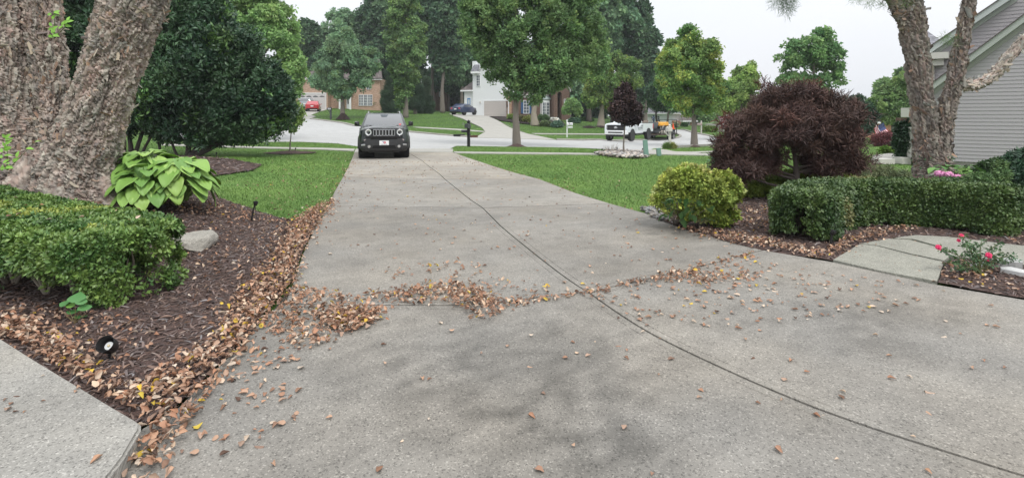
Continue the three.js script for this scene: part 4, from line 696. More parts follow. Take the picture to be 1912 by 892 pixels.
{ // river stones: at the golden shrub and under the purple maple
  reseed(83); const pb = (s) => { const g = new THREE.IcosahedronGeometry(1, 1), a = g.attributes.position; for (let i = 0; i < a.count; i++) { const v = V(a.getX(i), a.getY(i), a.getZ(i)), n = 1 + 0.3 * N3(v.x + s, v.y, v.z); a.setXYZ(i, v.x * n, v.y * n * 0.55, v.z * n * 0.75); } const m = mergeVertices(g); m.deleteAttribute('normal'); m.computeVertexNormals(); return m; };
  const scatter = (poly, n, s, y, cols) => { const [a, b, c, e] = polyBox(poly), l = []; while (l.length < n) { const x = rr(a, b), z = rr(c, e); if (!inPoly(poly, x, z)) continue; l.push({ p: V(x, H(x, z) + rr(0, y), z), q: new THREE.Quaternion().setFromEuler(new THREE.Euler(rr(-0.5, 0.5), R() * 6.28, rr(-0.5, 0.5))), s: s * rr(0.5, 1.3), c: jit(pick(cols), 0.2) }); } return l; };
  const G1 = GX([[1195, 388], [1225, 388], [1240, 402], [1262, 418], [1245, 416], [1215, 405]]), m = MAT.leafMatte;
  tag(instanced('river_stones', pb(1), m, scatter(G1, 170, 0.032, 0.04, [[0.2, 0.19, 0.18], [0.3, 0.29, 0.27], [0.12, 0.12, 0.12]])), 'grey river stones heaped beside the golden shrub', 'stones');
  tag(instanced('river_stones', pb(2), m, scatter(bedT, 900, 0.075, 0.09, [[0.4, 0.36, 0.32], [0.28, 0.25, 0.23], [0.5, 0.46, 0.42], [0.2, 0.18, 0.17]])), 'mixed tan river stones spread under the purple maple', 'stones');
}
// ---- rose, hydrangea and the shrubs at the grey house
{
  reseed(91); const c = G(1828, 512), d = -c.z, root = thing('rose_bush', 'open rose bush with a few bright pink blooms by the walkway', 'rose', c), tw = [], pts = [], m = std([0.62, 0.03, 0.12], 0.6), ends = [[1753, 462], [1798, 442], [1793, 450], [1846, 477], [1770, 490], [1900, 478], [1868, 452], [1885, 490], [1815, 455], [1835, 448], [1790, 478], [1855, 500], [1780, 505], [1875, 470]];
  ends.forEach(([x, y], i) => { const e = P(x, y, d + rr(-0.15, 0.15)), mid = c.clone().lerp(e, 0.5).add(V(rr(-0.04, 0.04), 0.06, rr(-0.05, 0.05))); tw.push(tube([[c.clone().add(V(rr(-0.03, 0.03), -0.01, rr(-0.03, 0.03))), 0.006], [mid, 0.004], [e, 0.002]], { seg: 5, len: 8 })); for (let k = 0; k < 13; k++) { const t = rr(0.3, 1), q = t < 0.5 ? c.clone().lerp(mid, t * 2) : mid.clone().lerp(e, t * 2 - 1); pts.push({ p: q.add(V(rr(-0.03, 0.03), rr(-0.02, 0.03), rr(-0.03, 0.03))), q: new THREE.Quaternion().setFromEuler(new THREE.Euler(rr(-0.6, 0.6), R() * 6.28, rr(-0.6, 0.6))), s: rr(0.035, 0.06), c: jit([0.075, 0.15, 0.06], 0.3) }); } });
  part(root, 'canes', join(tw), std([0.12, 0.13, 0.05], 0.7));
  foliage(root, 'leaves', [cluster(7, leafGeo(0.6, 0.36, { n: 2, base: 0.75 }), { seed: 3, spread: 0.3, up: 0.2 })], MAT.leafMatte, pts);
  for (const [x, y, s] of [[1753, 462, 0.024], [1796, 441, 0.022], [1791, 449, 0.016], [1847, 477, 0.026], [1846, 486, 0.009]]) { const b = P(x, y, d - 0.03), l = []; for (let k = 0; k < 14; k++) { const g = leafGeo(s * 1.2, s * 1.2, { n: 3, curl: -0.5, base: 0.9 }); rot(g, 0.3 + (k % 3) * 0.45, 0, 0); rot(g, 0, k * 2.4, 0); rot(g, 0.7, 0, 0); g.translate(b.x, b.y, b.z); l.push(g); } part(root, 'bloom', join(l), m); }
}
{
  reseed(95); const c = V(8.7, H(8.7, -10.6), -10.6), root = thing('hydrangea', 'hydrangea with round pink flower heads below the forked birch', 'plant', c), m = std([0.72, 0.30, 0.52], 0.7), lm = [std([0.10, 0.24, 0.06], 0.55), std([0.15, 0.32, 0.07], 0.55)];
  for (let i = 0; i < 60; i++) { const p = P(rr(1742, 1832), rr(308, 338), 10.6 + rr(-0.3, 0.3)); plantLeaf(root, 'leaf', p, rr(0.13, 0.2), rr(0.1, 0.14), rr(0.9, 1.9), rr(-3, 3), pick(lm)); }
  const fl = new THREE.CircleGeometry(1, 5);
  for (const [x, y, s] of [[1754, 324, 7], [1762, 323, 4], [1773, 327, 8], [1789, 331, 7]]) { const b = P(x, y, 10.25), r = s * 0.01025, l = []; for (let k = 0; k < 90; k++) { const z = 1 - 2 * (k + 0.5) / 90, a = k * 2.4, q = Math.sqrt(1 - z * z), n = V(q * Math.cos(a), z, q * Math.sin(a)), g = fl.clone(); g.scale(r * 0.24, r * 0.24, 1); g.applyQuaternion(new THREE.Quaternion().setFromUnitVectors(V(0, 0, 1), n.clone().add(V(rr(-0.4, 0.4), rr(-0.4, 0.4), rr(-0.4, 0.4))).normalize())); g.translate(b.x + n.x * r, b.y + n.y * r * 0.8, b.z + n.z * r); l.push(g); } part(root, 'flower_head', join(l), m); }
  part(root, 'stems', join(Array.from({ length: 16 }, () => rod(V(c.x + rr(-0.3, 0.3), c.y, c.z + rr(-0.2, 0.2)), P(rr(1748, 1825), rr(315, 330), 10.6), 0.006, 0.004, 5))), MAT.bark);
}
reseed(97);
shrub('dark_shrub', 'dark glossy rounded shrub against the grey siding', V(10.4, H(10.4, -11.4), -11.4), [[1860, 318, 26, 20], [1880, 325, 25, 22], [1850, 332, 24, 16]], { geos: CL.box, count: 1500, size: [0.10, 0.16], colors: [[0.02, 0.055, 0.025], [0.055, 0.11, 0.04]], gap: -0.5, gapFreq: 3, stems: [[1865, 350, 1860, 320, 0.02]] });
shrub('dark_shrub', 'large dark shrub leaning in past the hedge end', V(9.35, H(9.35, -9.9), -9.9), [[1905, 325, 26, 28], [1930, 310, 36, 40], [1915, 345, 24, 24]], { geos: CL.shrub, count: 1500, size: [0.13, 0.2], colors: [[0.02, 0.05, 0.03], [0.045, 0.10, 0.05]], gap: -0.45, gapFreq: 3, stems: [[1890, 392, 1895, 340, 0.025], [1893, 392, 1910, 340, 0.025], [1888, 392, 1880, 345, 0.02]], stemMat: MAT.bark });
shrub('loose_shrub', 'loose light green perennials behind the curved hedge', V(8.2, H(8.2, -9.7), -9.7), [[1810, 345, 45, 16], [1850, 345, 36, 20], [1870, 320, 6, 26], [1770, 347, 34, 10]], { geos: CL.shrub, mat: MAT.leafMatte, count: 1100, size: [0.09, 0.16], colors: [[0.06, 0.13, 0.045], [0.12, 0.2, 0.07]], gap: -0.2, gapFreq: 3 });
shrub('loose_shrub', 'wispy grey green perennials beneath the right side of the red maple', V(6.9, H(6.9, -10.4), -10.4), [[1620, 330, 40, 18], [1660, 325, 36, 14], [1590, 335, 25, 14]], { geos: CL.lace, mat: MAT.leafMatte, count: 900, size: [0.1, 0.17], colors: [[0.10, 0.14, 0.06], [0.2, 0.24, 0.12]], gap: -0.1, gapFreq: 3 });
shrub('small_boxwood', 'small round boxwood beside the forked birch', V(11.1, H(11.1, -13.7), -13.7), [[1772, 313, 6, 6]], { geos: CL.box, count: 160, size: [0.08, 0.12], colors: [[0.03, 0.08, 0.025], [0.07, 0.14, 0.04]] });
shrub('small_boxwood', 'small round boxwood at the middle of the grey siding', V(12.0, H(12.0, -13.9), -13.9), [[1825, 320, 6, 6]], { geos: CL.box, count: 160, size: [0.08, 0.12], colors: [[0.03, 0.08, 0.025], [0.07, 0.14, 0.04]] });
// ================================================================ vehicles and street furniture
const LOC = { local: true };
const slab4 = (pts, r = 0.008) => hull(pts, r);
function wheel(root, x, y, z, r, w, rimMat = MAT.steel) {
  const s = Math.sign(x) || 1, t = part(root, 'wheel', new THREE.Object3D() && rot(new THREE.LatheGeometry([[r * 0.62, -w / 2], [r * 0.93, -w / 2], [r, -w * 0.32], [r, w * 0.32], [r * 0.93, w / 2], [r * 0.62, w / 2]].map((q) => new THREE.Vector2(...q)), 32), 0, 0, Math.PI / 2).translate(x, y, z), MAT.tyre, LOC);
  const sp = [rot(cyl(r * 0.64, r * 0.64, w * 0.5, 24).translate(0, -w * 0.25, 0), 0, 0, Math.PI / 2), rot(new THREE.TorusGeometry(r * 0.6, r * 0.035, 6, 28), 0, Math.PI / 2, 0).translate(s * w * 0.42, 0, 0)];
  for (let i = 0; i < 5; i++) { const a = i * 1.2566, g = box(-w * 0.06, w * 0.06, 0, r * 0.58, -r * 0.07, r * 0.07); rot(g, a, 0, 0); sp.push(g.translate(s * w * 0.36, 0, 0)); }
  part(t, 'rim', join(sp).translate(x, y, z), rimMat, LOC); return t;
}
const paint = (c, o = {}) => phys(c, 0.28, { clearcoat: 1, clearcoatRoughness: 0.04, ...o });
function canvasTex(w, h, draw) { const c = document.createElement('canvas'); c.width = w; c.height = h; draw(c.getContext('2d'), w, h); const t = new THREE.CanvasTexture(c); t.colorSpace = THREE.SRGBColorSpace; return t; }
const plateMat = std([1, 1, 1], 0.4, { map: canvasTex(128, 64, (g, w, h) => { g.fillStyle = '#e9e9ea'; g.fillRect(0, 0, w, h); g.fillStyle = '#2c4f9a'; g.beginPath(); g.moveTo(34, 12); g.lineTo(54, 10); g.lineTo(56, 32); g.lineTo(44, 20); g.fill(); g.fillStyle = '#c2313c'; g.beginPath(); g.arc(72, 26, 17, 0, 7); g.fill(); g.fillStyle = '#e9e9ea'; g.beginPath(); g.arc(72, 26, 8, 0, 7); g.fill(); g.fillStyle = '#c2313c'; g.fillRect(66, 23, 12, 5); g.fillStyle = '#26304d'; for (let i = 0; i < 10; i++) g.fillRect(14 + i * 10, 51, 6 + (i % 3), 7); }) });
const plainPlate = std([0.7, 0.7, 0.72], 0.4);
const decal = (w, h) => new THREE.PlaneGeometry(w, h);
{ // dark green compact sport utility vehicle on the driveway
  const p = V(-4.53, 0, -18.95), car = thing('parked_suv', 'dark green boxy sport utility vehicle with seven slot grille parked on the driveway', 'car', p, undefined, 0.235);
  const body = paint([0.006, 0.012, 0.010]), trim = std([0.02, 0.02, 0.021], 0.55), Q = (n, g, m, o = {}) => part(car, n, g, m, { local: true, ...o });
  Q('body', join([hull(mirror([[0.76, 0.62, -0.10], [0.72, 1.02, -0.12], [0.86, 0.62, -0.32], [0.83, 1.0, -0.34], [0.87, 0.62, -1.4], [0.84, 1.04, -1.4]]), 0.035), hull(mirror([[0.87, 0.38, -1.25], [0.86, 1.06, -1.25], [0.87, 0.38, -4.0], [0.86, 1.06, -4.05], [0.78, 0.5, -4.18], [0.76, 1.06, -4.18]]), 0.035)]), body);
  Q('hood', hull(mirror([[0.70, 1.04, -0.20], [0.80, 1.04, -0.36], [0.82, 1.10, -1.36], [0.35, 1.115, -0.30], [0.4, 1.165, -1.36]]), 0.03), body);
  Q('cabin', hull(mirror([[0.82, 1.10, -1.30], [0.82, 1.10, -4.08], [0.655, 1.605, -1.98], [0.64, 1.615, -3.9], [0.4, 1.635, -2.2], [0.4, 1.645, -3.7]]), 0.03), body);
  Q('windshield', slab4([[-0.735, 1.15, -1.285], [0.735, 1.15, -1.285], [-0.605, 1.575, -1.895], [0.605, 1.575, -1.895]], 0.022), MAT.glassSky);
  Q('mirror_shield', hull([[-0.13, 1.575, -1.868], [0.13, 1.575, -1.868], [-0.09, 1.50, -1.765], [0.09, 1.50, -1.765]], 0.016), std([0.06, 0.075, 0.09], 0.3));
  Q('inspection_sticker', slab4([[0.56, 1.19, -1.298], [0.62, 1.19, -1.298], [0.56, 1.235, -1.36], [0.62, 1.235, -1.36]], 0.012), std([0.5, 0.12, 0.12], 0.5));
  for (const s of [-1, 1]) {
    for (const [z0, z1, t0, t1] of [[-1.55, -2.6, -2.0, -2.58], [-2.68, -3.85, -2.68, -3.75]]) Q('side_window', slab4([[s * 0.835, 1.15, z0], [s * 0.835, 1.15, z1], [s * 0.69, 1.56, t0], [s * 0.69, 1.56, t1]], 0.014), MAT.glassDark);
    const m = Q('side_mirror', hull([[s * 0.93, 1.17, -1.42], [s * 1.06, 1.18, -1.42], [s * 0.93, 1.31, -1.42], [s * 1.06, 1.30, -1.42], [s * 0.96, 1.2, -1.34], [s * 1.03, 1.28, -1.34]], 0.025), MAT.blackGloss); part(m, 'mirror_arm', hull([[s * 0.84, 1.14, -1.45], [s * 0.95, 1.19, -1.43]], 0.022), MAT.black, LOC);
    const h = Q('headlight', rot(new THREE.LatheGeometry([[0.001, 0.0], [0.08, 0.0], [0.108, 0.03], [0.118, 0.03], [0.122, -0.05]].map((q) => new THREE.Vector2(...q)), 32), Math.PI / 2, 0, 0).translate(s * 0.545, 0.955, -0.075), std([0.55, 0.56, 0.56], 0.12, { metalness: 0.9 }));
    part(h, 'projector', new THREE.SphereGeometry(0.045, 16, 12).scale(1, 1, 0.5).translate(s * 0.545, 0.955, -0.07), MAT.glassDark, LOC);
    part(h, 'halo_ring', new THREE.TorusGeometry(0.085, 0.010, 8, 32).translate(s * 0.545, 0.955, -0.055), MAT.white, LOC);
    Q('turn_signal', hull([[s * 0.735, 0.90, -0.10], [s * 0.735, 1.03, -0.13], [s * 0.765, 0.92, -0.19], [s * 0.765, 1.02, -0.2]], 0.014), MAT.orange);
    const f = Q('fog_light', rot(cyl(0.058, 0.052, 0.03, 24), Math.PI / 2, 0, 0).translate(s * 0.515, 0.455, -0.035), std([0.6, 0.6, 0.6], 0.15, { metalness: 0.8 })); part(f, 'fog_bezel', new THREE.TorusGeometry(0.064, 0.012, 8, 28).translate(s * 0.515, 0.455, -0.01), MAT.black, LOC);
    Q('side_reflector', hull([[s * 0.64, 0.66, -0.055], [s * 0.78, 0.65, -0.12], [s * 0.64, 0.70, -0.055], [s * 0.78, 0.69, -0.12]], 0.008), std([0.36, 0.3, 0.3], 0.3));
    Q('bumper_vent', hull([[s * 0.66, 0.49, -0.045], [s * 0.78, 0.48, -0.1], [s * 0.66, 0.53, -0.045], [s * 0.78, 0.52, -0.1]], 0.01), MAT.steel);
    Q('roof_rail', tube([[V(s * 0.6, 1.60, -2.0), 0.02], [V(s * 0.6, 1.685, -2.18), 0.022], [V(s * 0.59, 1.70, -3.0), 0.022], [V(s * 0.58, 1.69, -3.7), 0.022], [V(s * 0.58, 1.62, -3.85), 0.02]], { seg: 8, len: 20 }), MAT.steel);
    for (const z of [-0.78, -3.36]) { wheel(car, s * 0.785, 0.345, z, 0.345, 0.235); Q('fender_flare', rot(new THREE.TorusGeometry(0.41, 0.06, 8, 28, Math.PI), 0, Math.PI / 2, 0).scale(1, 1, 1).translate(s * 0.865, 0.36, z), trim); Q('wheel_well', rot(cyl(0.39, 0.39, 0.5, 24).translate(0, -0.25, 0), 0, 0, Math.PI / 2).translate(s * 0.6, 0.40, z), std([0.006, 0.006, 0.006], 0.9)); }
    Q('sill', hull([[s * 0.87, 0.33, -1.3], [s * 0.87, 0.46, -1.3], [s * 0.87, 0.33, -2.85], [s * 0.87, 0.46, -2.85]], 0.03), trim);
  }
  const gr = Q('grille', hull(mirror([[0.42, 0.80, -0.075], [0.42, 1.07, -0.10], [0.70, 0.79, -0.12], [0.69, 1.06, -0.14], [0.60, 0.75, -0.08]]), 0.022), MAT.blackGloss);
  for (let i = 0; i < 7; i++) { const x = (i - 3) * 0.108, sh = new THREE.Shape(); const rrc = (s, a, b, c, d, r) => { s.moveTo(a + r, b); s.lineTo(c - r, b); s.quadraticCurveTo(c, b, c, b + r); s.lineTo(c, d - r); s.quadraticCurveTo(c, d, c - r, d); s.lineTo(a + r, d); s.quadraticCurveTo(a, d, a, d - r); s.lineTo(a, b + r); s.quadraticCurveTo(a, b, a + r, b); }; rrc(sh, -0.047, 0.83, 0.047, 1.05, 0.022); const hole = new THREE.Path(); rrc(hole, -0.035, 0.842, 0.035, 1.038, 0.016); sh.holes.push(hole); part(gr, 'grille_slot', new THREE.ExtrudeGeometry(sh, { depth: 0.02, bevelEnabled: true, bevelSize: 0.003, bevelThickness: 0.003, bevelSegments: 1 }).translate(x, 0, -0.062), MAT.chrome, LOC); part(gr, 'slot_recess', box(x - 0.036, x + 0.036, 0.842, 1.038, -0.056, -0.05), std([0.004, 0.004, 0.004], 0.9), LOC); }
  const bm = Q('bumper', hull(mirror([[0.60, 0.40, -0.05], [0.60, 0.68, -0.06], [0.80, 0.40, -0.16], [0.84, 0.68, -0.22], [0.84, 0.42, -0.36], [0.6, 0.30, -0.12], [0.74, 0.30, -0.24]]), 0.035), trim);
  part(bm, 'upper_intake', box(-0.46, 0.46, 0.705, 0.755, -0.09, -0.02), std([0.004, 0.004, 0.004], 0.9), LOC); part(bm, 'lower_intake', hull([[-0.4, 0.40, -0.02], [0.4, 0.40, -0.02], [-0.36, 0.48, -0.02], [0.36, 0.48, -0.02]], 0.012), std([0.004, 0.004, 0.004], 0.9), LOC);
  part(bm, 'skid_plate', hull(mirror([[0.5, 0.27, -0.1], [0.62, 0.34, -0.04], [0.5, 0.24, -0.3]]), 0.02), MAT.black, LOC);
  Q('licence_plate', slab4([[-0.16, 0.50, 0.012], [0.16, 0.50, 0.012], [-0.16, 0.655, 0.012], [0.16, 0.655, 0.012]], 0.006), plainPlate); Q('plate_print', decal(0.305, 0.152).translate(0, 0.578, 0.022), plateMat);
  Q('hood_badge', box(-0.075, 0.075, 1.075, 1.105, -0.125, -0.112), MAT.chrome);
  Q('wiper', rod(V(-0.66, 1.185, -1.30), V(-0.2, 1.165, -1.275), 0.012, 0.008, 6), MAT.black); Q('wiper', rod(V(0.1, 1.165, -1.275), V(0.55, 1.18, -1.295), 0.010, 0.008, 6), MAT.black);
  Q('underbody', hull(mirror([[0.6, 0.26, -0.5], [0.6, 0.4, -0.5], [0.6, 0.26, -3.9], [0.6, 0.4, -3.9]]), 0.02), MAT.black);
  Q('tail_light', hull(mirror([[0.74, 0.9, -4.2], [0.74, 1.05, -4.2]]), 0.03), MAT.red);
}
// cars over the road, seen from behind; z = 0 at the rear bumper, the nose along +z
function rearCar(label, p, turn, c, o) {
  const car = thing('parked_car', label, 'car', p, undefined, turn), m = paint(c), Q = (n, g, mm) => part(car, n, g, mm, LOC), { L, W, belt, roof, tail, nose, r = 0.33 } = o, w = W / 2;
  Q('body', hull(mirror([[w - 0.12, 0.36, 0.05], [w - 0.10, belt - 0.06, 0.06], [w - 0.03, 0.4, 0.4], [w - 0.05, belt, 0.4], [w - 0.03, 0.34, L * 0.5], [w - 0.04, belt, L * 0.6], [w - 0.05, 0.36, L - 0.4], [w - 0.16, nose, L - 0.5], [w - 0.25, 0.4, L - 0.05], [w - 0.28, nose - 0.15, L - 0.1]]), 0.05), m);
  Q('cabin', hull(mirror([[w - 0.10, belt, tail[0]], [w - 0.27, roof - 0.04, tail[1]], [w - 0.26, roof - 0.03, tail[2]], [w - 0.10, belt - 0.02, tail[3]], [0.35, roof - 0.015, (tail[1] + tail[2]) / 2]]), 0.035), m);
  const at = (t, u) => V((w - 0.10 + (-0.17) * t) * u, belt + (roof - 0.04 - belt) * t, tail[0] + (tail[1] - tail[0]) * t - 0.03), A = at(0.14, 0.9), B = at(0.9, 0.93);
  Q('rear_window', slab4([[-A.x, A.y, A.z], [A.x, A.y, A.z], [-B.x, B.y, B.z], [B.x, B.y, B.z]], 0.014), MAT.glassSky);
  for (const s of [-1, 1]) {
    Q('side_window', slab4([[s * (w - 0.075), belt + 0.08, tail[0] + 0.35], [s * (w - 0.075), belt + 0.08, tail[3] - 0.55], [s * (w - 0.235), roof - 0.10, tail[1] + 0.15], [s * (w - 0.235), roof - 0.10, tail[2] - 0.1]], 0.012), MAT.glassDark);
    Q('tail_light', hull([[s * (w - 0.12), belt - 0.22, 0.03], [s * (w - 0.42), belt - 0.20, 0.0], [s * (w - 0.12), belt - 0.05, 0.06], [s * (w - 0.40), belt - 0.07, 0.02], [s * (w - 0.03), belt - 0.14, 0.3]], 0.02), o.lamp ?? MAT.red);
    Q('side_mirror', hull([[s * (w + 0.06), belt + 0.03, tail[3] - 0.6], [s * (w + 0.13), belt + 0.1, tail[3] - 0.6]], 0.05), m);
    for (const z of [L * 0.2, L * 0.81]) { wheel(car, s * (w - 0.10), r, z, r, 0.21); Q('wheel_well', rot(cyl(r * 1.12, r * 1.12, 0.3, 20).translate(0, -0.15, 0), 0, 0, Math.PI / 2).translate(s * (w - 0.14), r + 0.03, z), MAT.black); }
  }
  Q('bumper', hull(mirror([[w - 0.2, 0.3, 0.03], [w - 0.2, 0.42, 0.0], [w - 0.05, 0.32, 0.25]]), 0.03), o.low ?? MAT.black); Q('licence_plate', box(-0.17, 0.17, belt - 0.32, belt - 0.18, -0.025, -0.01), MAT.white);
  return car;
}
const place = (px, py, dz = 0) => { const g = G(px, py); g.z += dz; return g; };
rearCar('red sedan parked on the tan brick house driveway', place(582, 208.2), Math.PI + 0.28, [0.42, 0.012, 0.02], { L: 4.5, W: 1.78, belt: 0.98, roof: 1.45, nose: 0.9, tail: [0.45, 1.15, 2.3, 3.25] });
rearCar('silver grey sport utility vehicle parked beside the red sedan', place(568, 204.4), Math.PI + 0.2, [0.30, 0.34, 0.37], { L: 4.7, W: 1.86, belt: 1.1, roof: 1.72, nose: 1.0, tail: [0.08, 0.4, 2.9, 3.6], r: 0.36 });
rearCar('navy blue sedan parked before the blue door', place(850, 214.2), Math.PI - 0.42, [0.03, 0.045, 0.10], { L: 4.6, W: 1.8, belt: 0.99, roof: 1.45, nose: 0.9, tail: [0.55, 1.2, 2.4, 3.4], lamp: std([0.7, 0.03, 0.05], 0.3) });
{ // white pickup; z = 0 at the front bumper, body along -z
  const p = G(1148, 263.6), t = thing('pickup_truck', 'white pickup truck with black grille and lettered door at the far kerb', 'truck', p, undefined, -0.6), m = paint([0.72, 0.76, 0.79]), Q = (n, g, mm) => part(t, n, g, mm, LOC);
  t.position.add(V(0.05, 0, 0));
  Q('body', join([hull(mirror([[0.93, 0.78, -0.15], [0.92, 1.28, -0.2], [0.97, 0.72, -0.5], [0.96, 1.34, -0.6], [0.98, 0.72, -1.75], [0.96, 1.38, -1.75]]), 0.05), hull(mirror([[0.98, 0.62, -1.7], [0.97, 1.34, -1.7], [0.98, 0.62, -3.3], [0.97, 1.34, -3.3]]), 0.04)]), m);
  Q('hood', hull(mirror([[0.88, 1.33, -0.3], [0.90, 1.40, -1.75], [0.4, 1.40, -0.35], [0.4, 1.46, -1.7]]), 0.05), m);
  Q('cabin', hull(mirror([[0.93, 1.34, -1.65], [0.93, 1.34, -3.28], [0.76, 1.93, -2.25], [0.76, 1.93, -3.2], [0.4, 1.96, -2.6]]), 0.04), m);
  Q('windshield', slab4([[-0.8, 1.42, -1.68], [0.8, 1.42, -1.68], [-0.68, 1.88, -2.17], [0.68, 1.88, -2.17]], 0.016), MAT.glassSky);
  const bed = Q('bed', join([box(0.86, 0.99, 0.68, 1.38, -5.75, -3.36), box(-0.99, -0.86, 0.68, 1.38, -5.75, -3.36), box(-0.86, 0.86, 0.68, 0.80, -5.75, -3.36), box(-0.86, 0.86, 0.8, 1.38, -3.5, -3.36)]), m);
  part(bed, 'bed_rail', join([box(0.86, 1.0, 1.38, 1.42, -5.74, -3.38), box(-1.0, -0.86, 1.38, 1.42, -5.74, -3.38)]), MAT.black, LOC); Q('tailgate', box(-0.86, 0.86, 0.70, 1.37, -5.81, -5.752), m);
  Q('bed_load', join([box(-0.6, 0.7, 0.82, 1.62, -5.4, -4.3)]), std([0.30, 0.24, 0.2], 0.9)); Q('headache_rack', join([box(-0.8, 0.8, 1.85, 1.92, -3.46, -3.40), box(-0.8, -0.72, 1.42, 1.86, -3.46, -3.40), box(0.72, 0.8, 1.42, 1.86, -3.46, -3.40), box(0.3, 0.78, 1.45, 2.1, -3.75, -3.48)]), MAT.white);
  const g = Q('grille', box(-0.72, 0.72, 0.86, 1.28, -0.13, -0.085), MAT.black); for (const y of [0.92, 1.07, 1.2]) part(g, 'grille_bar', box(-0.7, 0.7, y - 0.025, y + 0.025, -0.083, -0.06), std([0.05, 0.05, 0.055], 0.3), LOC); part(g, 'emblem', new THREE.SphereGeometry(0.16, 20, 12).scale(1, 0.45, 0.12).translate(0, 1.07, -0.055), MAT.chrome, LOC);
  const b = Q('bumper', hull(mirror([[0.8, 0.56, -0.03], [0.8, 0.80, -0.04], [0.96, 0.58, -0.2], [0.96, 0.8, -0.2]]), 0.04), MAT.white); part(b, 'lower_valance', hull(mirror([[0.8, 0.38, -0.1], [0.8, 0.5, -0.06], [0.94, 0.4, -0.3]]), 0.03), MAT.black, LOC); part(b, 'bumper_intake', box(-0.6, 0.6, 0.64, 0.74, -0.01, 0.012), MAT.black, LOC);
  for (const s of [-1, 1]) {
    Q('headlight', hull([[s * 0.76, 0.92, -0.10], [s * 0.94, 0.92, -0.25], [s * 0.76, 1.26, -0.12], [s * 0.94, 1.26, -0.28]], 0.02), std([0.6, 0.62, 0.62], 0.15, { metalness: 0.5 })); Q('marker_light', hull([[s * 0.965, 1.1, -0.42], [s * 0.965, 1.22, -0.44]], 0.025), MAT.orange);
    Q('side_window', slab4([[s * 0.945, 1.40, -1.95], [s * 0.945, 1.40, -3.15], [s * 0.80, 1.86, -2.3], [s * 0.80, 1.86, -3.12]], 0.016), MAT.glassDark); Q('side_mirror', hull([[s * 1.12, 1.38, -1.9], [s * 1.24, 1.66, -1.9], [s * 1.12, 1.66, -1.9], [s * 1.24, 1.38, -1.9]], 0.04), MAT.black);
    Q('running_board', box(s * 0.9 - 0.1, s * 0.9 + 0.1, 0.48, 0.55, -3.3, -1.75), MAT.black); Q('tail_light', box(s * 0.93 - 0.07, s * 0.93 + 0.075, 0.92, 1.32, -5.82, -5.70), MAT.red); Q('door_handle', box(s * 1.02 - 0.02, s * 1.02 + 0.02, 1.18, 1.22, -3.15, -2.98), MAT.black);
    Q('door_seam', box(s * 1.005 - 0.012, s * 1.005 + 0.012, 0.7, 1.36, -1.83, -1.81), MAT.grey);
    for (const z of [-0.98, -4.6]) { wheel(t, s * 0.88, 0.41, z, 0.41, 0.27); Q('wheel_well', rot(cyl(0.49, 0.49, 0.24, 24).translate(0, -0.12, 0), 0, 0, Math.PI / 2).translate(s * 0.935, 0.48, z), MAT.black); }
  }
  Q('chassis', box(-0.7, 0.7, 0.42, 0.62, -5.7, -0.4), MAT.black);
  const ink = std([1, 1, 1], 0.5, { transparent: true, map: canvasTex(256, 64, (c, w, h) => { c.clearRect(0, 0, w, h); c.fillStyle = '#3c4650'; c.font = 'bold 40px serif'; c.textAlign = 'center'; c.fillText('ORDINARO', w / 2, 40); for (let i = 0; i < 18; i++) c.fillRect(38 + i * 10, 52, 6 + i % 3, 5); }) });
  for (const s of [-1, 1]) { const d = rot(decal(1.15, 0.3), 0, s * Math.PI / 2, 0).translate(s * 1.017, 0.98, -2.6); Q('door_lettering', d, ink); }
}
